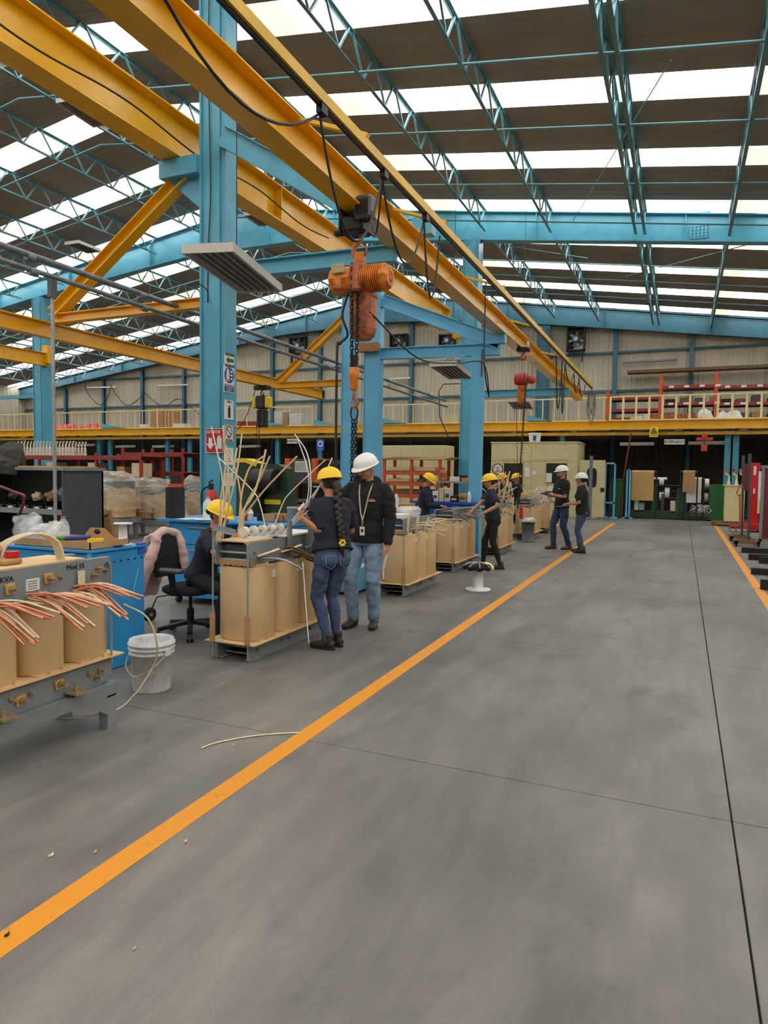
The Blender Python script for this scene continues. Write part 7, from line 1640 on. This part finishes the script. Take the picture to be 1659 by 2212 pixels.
for u0, u1, v0, v1 in ((1424, 1434, 1031, 1050), (1424, 1434, 1061, 1082), (1522, 1532, 1034, 1056), (1521, 1530, 1062, 1086), (1436, 1446, 1053, 1078)): roll_(wm, 'white_wheel', 'white_plastic', u0, u1, v0, v1, YW+.1)
slab_(wm, 'inner_column', 'machine_grey', 1428, 1434, 1066, 1100, YW+.1, .2, .3)
# sheets hanging over rollers
def drape(nm, mm, u0, u1, v0, v1, y):
    x0, x1, a, c = pb(u0, u1, v0, v1, y); r = .07; m = MB(); path = [(y, a)]+[(y, c-r)]+[(y+r-r*math.cos(q), c-r+r*math.sin(q)) for q in np.linspace(.2, PI-.2, 8)]+[(y+2*r, c-r), (y+2*r+.03, a+.3)]
    vs = []
    for yy, z in path: vs += [(x0, yy, z), (x1, yy, z)]
    n = len(path); m.add(vs, [(2*i, 2*i+1, 2*i+3, 2*i+2) for i in range(n-1)], True)
    vs2 = [(x, yy+.008, z-.004) for x, yy, z in vs]; m.add(vs2, [(2*i, 2*i+2, 2*i+3, 2*i+1) for i in range(n-1)], True); o_ = m.build(nm, mm, wm)
    m = MB(); m.cyl((x0-.08, y+r, c-r), (x1+.08, y+r, c-r), r*.9, n=16); m.build('supply_roller', 'black_steel', o_)
    for x in (x0-.1, x1+.06): m = MB(); m.bx(x, x+.05, y+r-.03, y+r+.03, .1, c-r); m.build('roller_post', 'black_steel', o_)
drape('kraft_sheet', 'kraft_paper', 1364, 1412, 1016, 1081, YW-.25); drape('kraft_sheet', 'kraft_dark', 1475, 1501, 1016, 1063, YW-.3); drape('white_sheet', 'paper_white', 1483, 1515, 1031, 1086, YW-.1)
for i, (u0, u1, v0, v1, mm) in enumerate(((1370, 1379, 1080, 1103, 'white_plastic'), (1380, 1392, 1087, 1102, 'galvanised'), (1448, 1459, 1082, 1098, 'insul_paper'))): slab_(wm, 'spool_holder', mm, u0, u1, v0, v1, YW, .2, .25)
for i in range(16):
    rnd = random.Random(i); x = at(1500+i*1.9, 1095, y=YW-.05).x; lead(wm, [(x, YW-.03, .22), (x+rnd.uniform(-.15, .15), YW-.08, .4+rnd.random()*.2), (x+rnd.uniform(-.25, .25), YW-.1, .3+rnd.random()*.25)], .012, 'paper_white', 'paper_end', 5, 2)
slab_(wm, 'drip_tray', 'machine_grey', 1490, 1530, 1094, 1104, YW-.05, .4, .14)
g2 = thing('green_cabinet', 'plain green machine cabinet left of the hanging kraft paper', 'cabinet', (at(1335, 1100, y=YW).x, YW, 0)); slab_(g2, 'body', 'green_paint', 1322, 1345, 1037, 1116, YW, .8, .02); slab_(g2, 'top_plate', 'dark_green_paint', 1321, 1346, 1034, 1038, YW-.03, .86)
def frame_(nm, label, u0, u1, v0, v1, y, bars):
    x0, x1, a, c = pb(u0, u1, v0, v1, y); t = thing(nm, label, 'frame', ((x0+x1)/2, y, 0)); a = 0
    for x in (x0, x1-.06): m = MB(); m.bx(x, x+.06, y, y+.06, a, c); m.build('upright', 'light_blue_paint', t)
    m = MB(); m.bx(x0, x1, y, y+.06, c-.06, c); m.build('top_bar', 'light_blue_paint', t)
    for b in bars: z = at((u0+u1)/2, b, y=y).z; m = MB(); m.bx(x0, x1, y, y+.06, z-.03, z+.03); m.build('cross_bar', 'light_blue_paint', t)
    for x in (x0, x1-.06): m = MB(); m.bx(x-.1, x+.16, y-.2, y+.26, 0, .04); m.build('foot', 'light_blue_paint', t)
    return t
frame_('guard_frame', 'light blue guard frame right of the open booth door', 1305, 1329, 999, 1113, 26.7, (1086,)); frame_('guard_frame', 'narrow light blue frame beside the hanging kraft paper', 1352, 1362, 1013, 1115, 26.9, ())
m = MB(); a, b = at(1363, 936, y=27.6), at(1346, 1040, y=27.4); m.cyl(a, b, .03, n=8); m.cyl(b, at(1343, 1112, y=27.2), .045, n=8); tag(m.build('air_hose', 'maroon'), 'slanting pole and red hose beside the hanging kraft paper', 'hose')
# cream tank with porcelain bushings on a pallet
YT = 24.7; x0, x1, a, c = pb(1566, 1608, 1050, 1133, YT); t = thing('cream_tank', 'cream transformer tank with bushings on a wooden pallet', 'transformer', ((x0+x1)/2, YT+.4, .12)); m = MB(); m.bbox(x0, x1, YT, YT+.7, .14, c, .03); m.build('tank', 'pale_yellow', t); m = MB(); m.bx(x0-.04, x1+.04, YT-.04, YT+.74, c, c+.03); m.build('lid', 'pale_yellow', t)
for i, dx in enumerate((.1, .32, .52)):
    x = x0+dx; m = MB(); m.lathe([(.05, 0), (.055, .05), (.035, .07), (.05, .1), (.03, .14), (.025, .2)], (x, YT+.3, c+.03), n=12); b_ = m.build('bushing', 'porcelain', t); m = MB(); m.tube(smoothpath([(x, YT+.3, c+.2), (x, YT+.3, c+.32), (x-.08, YT+.28, c+.38), (x-.1, YT+.27, c+.46)], 3), .03, 7); m.build('elbow', 'insul_paper', b_); m = MB(); m.cyl((x-.1, YT+.27, c+.44), (x-.1, YT+.27, c+.56), .045, n=10); m.build('cap', 'hoist_faded', b_)
for i in range(3): m = MB(); m.bx(x0-.1, x1+.1, YT+.02+i*.3, YT+.12+i*.3, .08, .135); 
pl_ = thing('wood_pallet', 'low wooden pallet under the cream tank', 'pallet', ((x0+x1)/2, YT+.4, 0))
for i in range(4): m = MB(); m.bx(x0-.35, x1+.1, YT-.03+i*.22, YT+.12+i*.22, .1, .138); m.build('plank', 'wood_dark', pl_)
for x in (x0-.35, (x0+x1)/2-.06, x1-.02): m = MB(); m.bx(x, x+.12, YT-.03, YT+.78, 0, .1); m.build('bearer', 'wood_dark', pl_)
# red stacker lift
YL = 22.6; lf = thing('stacker_lift', 'red upright stacker lift by the aisle line', 'lift', (at(1628, 1100, y=YL).x, YL+.3, 0))
slab_(lf, 'mast', 'signal_red', 1619, 1640, 1000, 1145, YL, .35, .1); slab_(lf, 'mast_side', 'maroon', 1606, 1619, 1002, 1060, YL+.1, .3); slab_(lf, 'base', 'signal_red', 1614, 1641, 1132, 1152, YL-.1, .6, .06); slab_(lf, 'white_panel', 'paper_white', 1638, 1647, 1018, 1080, YL-.03, .04); slab_(lf, 'cream_post', 'pale_yellow', 1636, 1641, 1080, 1110, YL-.05, .1)
x0, x1, a, c = pb(1628, 1634, 1007, 1026, YL-.02); m = MB(); m.bx(x0, x1, YL-.012, YL, a, c); m.build('label_plate', 'paper_white', lf); x0, x1, a, c = pb(1627, 1631, 1055, 1066, YL-.02); m = MB(); m.bx(x0, x1, YL-.012, YL, a, c); m.build('label_plate', 'paper_white', lf)
for k in (-1, 1): q = at(1628+k*10, 1150, y=YL-.1); m = MB(); m.cyl((q.x-.03, YL, .06), (q.x+.03, YL, .06), .06, n=12); m.build('wheel', 'black_steel', lf)
m = MB(); a, b = at(1597, 1048, y=YL-.2), at(1592, 1070, y=YL-.2); m.tube([at(1600, 1046, y=YL-.2), at(1591, 1066, y=YL-.2), at(1594, 1070, y=YL-.2), at(1604, 1068, y=YL-.2), at(1606, 1056, y=YL-.2)], .015, 6); jk_ = tag(m.build('pallet_jack', 'hoist_red'), 'red pallet jack with a loop handle before the cream tank', 'jack')
m = MB(); m.bar(at(1598, 1068, y=YL-.2), (at(1598, 1140, y=YL-.2).x, YL-.25, .12), .04, .04); m.build('shaft', 'hoist_red', jk_); m = MB(); q = at(1590, 1143, y=YL-.2); m.bx(q.x-.2, q.x+.35, YL-.35, YL-.15, .1, .24); m.build('body', 'hoist_red', jk_)
for u_ in (1583, 1596): q = at(u_, 1145, y=YL-.3); m = MB(); m.tube([(q.x+.09*math.cos(s), YL-.38, .1+.09*math.sin(s)) for s in np.linspace(0, 2*PI, 17)[:-1]], .014, 6, closed=True); m.build('wheel', 'pipe_grey', jk_)
# flat carts with upright handles
for i, (u0, u1, vb, pu, pt, pw, yy, lab) in enumerate(((1578, 1622, 1168, 1606, 984, 7, 19.0, 'flat steel cart with an upright pole farther from the camera'), (1588, 1642, 1182, 1620, 980, 8, 17.7, 'flat steel cart with an upright pole nearer to the camera'))):
    x0, x1, _, _ = pb(u0, u1, vb-10, vb, yy); t = thing('flat_cart', lab, 'cart', ((x0+x1)/2, yy+.3, 0)); L_ = .75
    for x in (x0, x1-.06): m = MB(); m.bx(x, x+.06, yy, yy+L_, .07, .13); m.build('side_rail', 'wood_dark', t)
    for y in (yy, yy+L_-.06): m = MB(); m.bx(x0, x1, y, y+.06, .07, .13); m.build('cross_rail', 'wood_dark', t)
    a, b = at(pu-3, vb-25, y=yy+.3), at(pu, pt, y=yy+.3); m = MB(); m.cyl((a.x, yy+.3, .1), b, .028, n=10); m.build('pole', 'machine_grey', t); m = MB(); m.cyl(b-V((0, 0, .3)), b, .038, n=10); m.build('grip', 'machine_grey', t)
    m = MB(); m.bx(x0, x1, yy+.27, yy+.33, .07, .13); m.build('centre_rail', 'wood_dark', t)
    for x in (x0+.03, x1-.03):
        for y in (yy+.06, yy+L_-.06): m = MB(); m.cyl((x-.02, y, .035), (x+.02, y, .035), .035, n=10); m.build('caster', 'black_plastic', t)
# maroon panel in its frame at the photo edge
YE = 18.6; x0 = at(1643, 1080, y=YE).x; t = thing('machine_panel', 'maroon machine panel in a grey frame at the photo edge', 'panel', (x0+.6, YE, 0)); a = at(1650, 1180, y=YE).z; c = at(1650, 1008, y=YE).z
m = MB(); m.bx(x0+.05, x0+1.4, YE, YE+.06, .12, c-.05); m.build('panel', 'maroon', t)
for x in (x0, x0+1.4): m = MB(); m.bx(x, x+.06, YE-.02, YE+.08, 0, c); m.build('frame_post', 'grey_paint', t)
m = MB(); m.bx(x0-.02, x0+1.5, YE-.03, YE+.09, c-.04, c+.03); m.build('frame_top', 'grey_paint', t); m = MB(); m.bx(x0, x0+1.46, YE-.02, YE+.08, .06, .12); m.build('frame_bottom', 'grey_paint', t)
q = at(1640, 1182, z=0); m = MB(); m.bx(q.x, q.x+1.2, q.y, q.y+.12, 0, .03); tag(m.build('teal_plate', 'truss_paint'), 'teal painted plate on the floor before the maroon panel', 'plate')
# steel bars stored along the aisle edge
for i, (u0, v0, v1, lab) in enumerate(((1602, 1183, 1194, 'black steel bar lying farthest from the camera at the aisle edge'), (1617, 1197, 1209, 'second black steel bar counted from the carts'), (1640, 1203, 1217, 'short black steel bar in the middle of the bar row'), (1623, 1227, 1241, 'black steel channel second nearest to the camera'), (1643, 1252, 1274, 'nearest black steel channel at the photo edge'))):
    p_ = at(u0, v1, z=0); h_ = at(u0, v0, y=p_.y).z; m = MB(); m.bx(p_.x, p_.x+1.6, p_.y, p_.y+.1, .0, h_); o_ = tag(m.build('steel_bar', 'black_steel'), lab, 'bar', 'steel bars beside the aisle')
    m = MB(); m.bx(p_.x, p_.x+1.6, p_.y+.1, p_.y+.16, .0, .012); m.build('bar_flange', 'black_steel', o_)
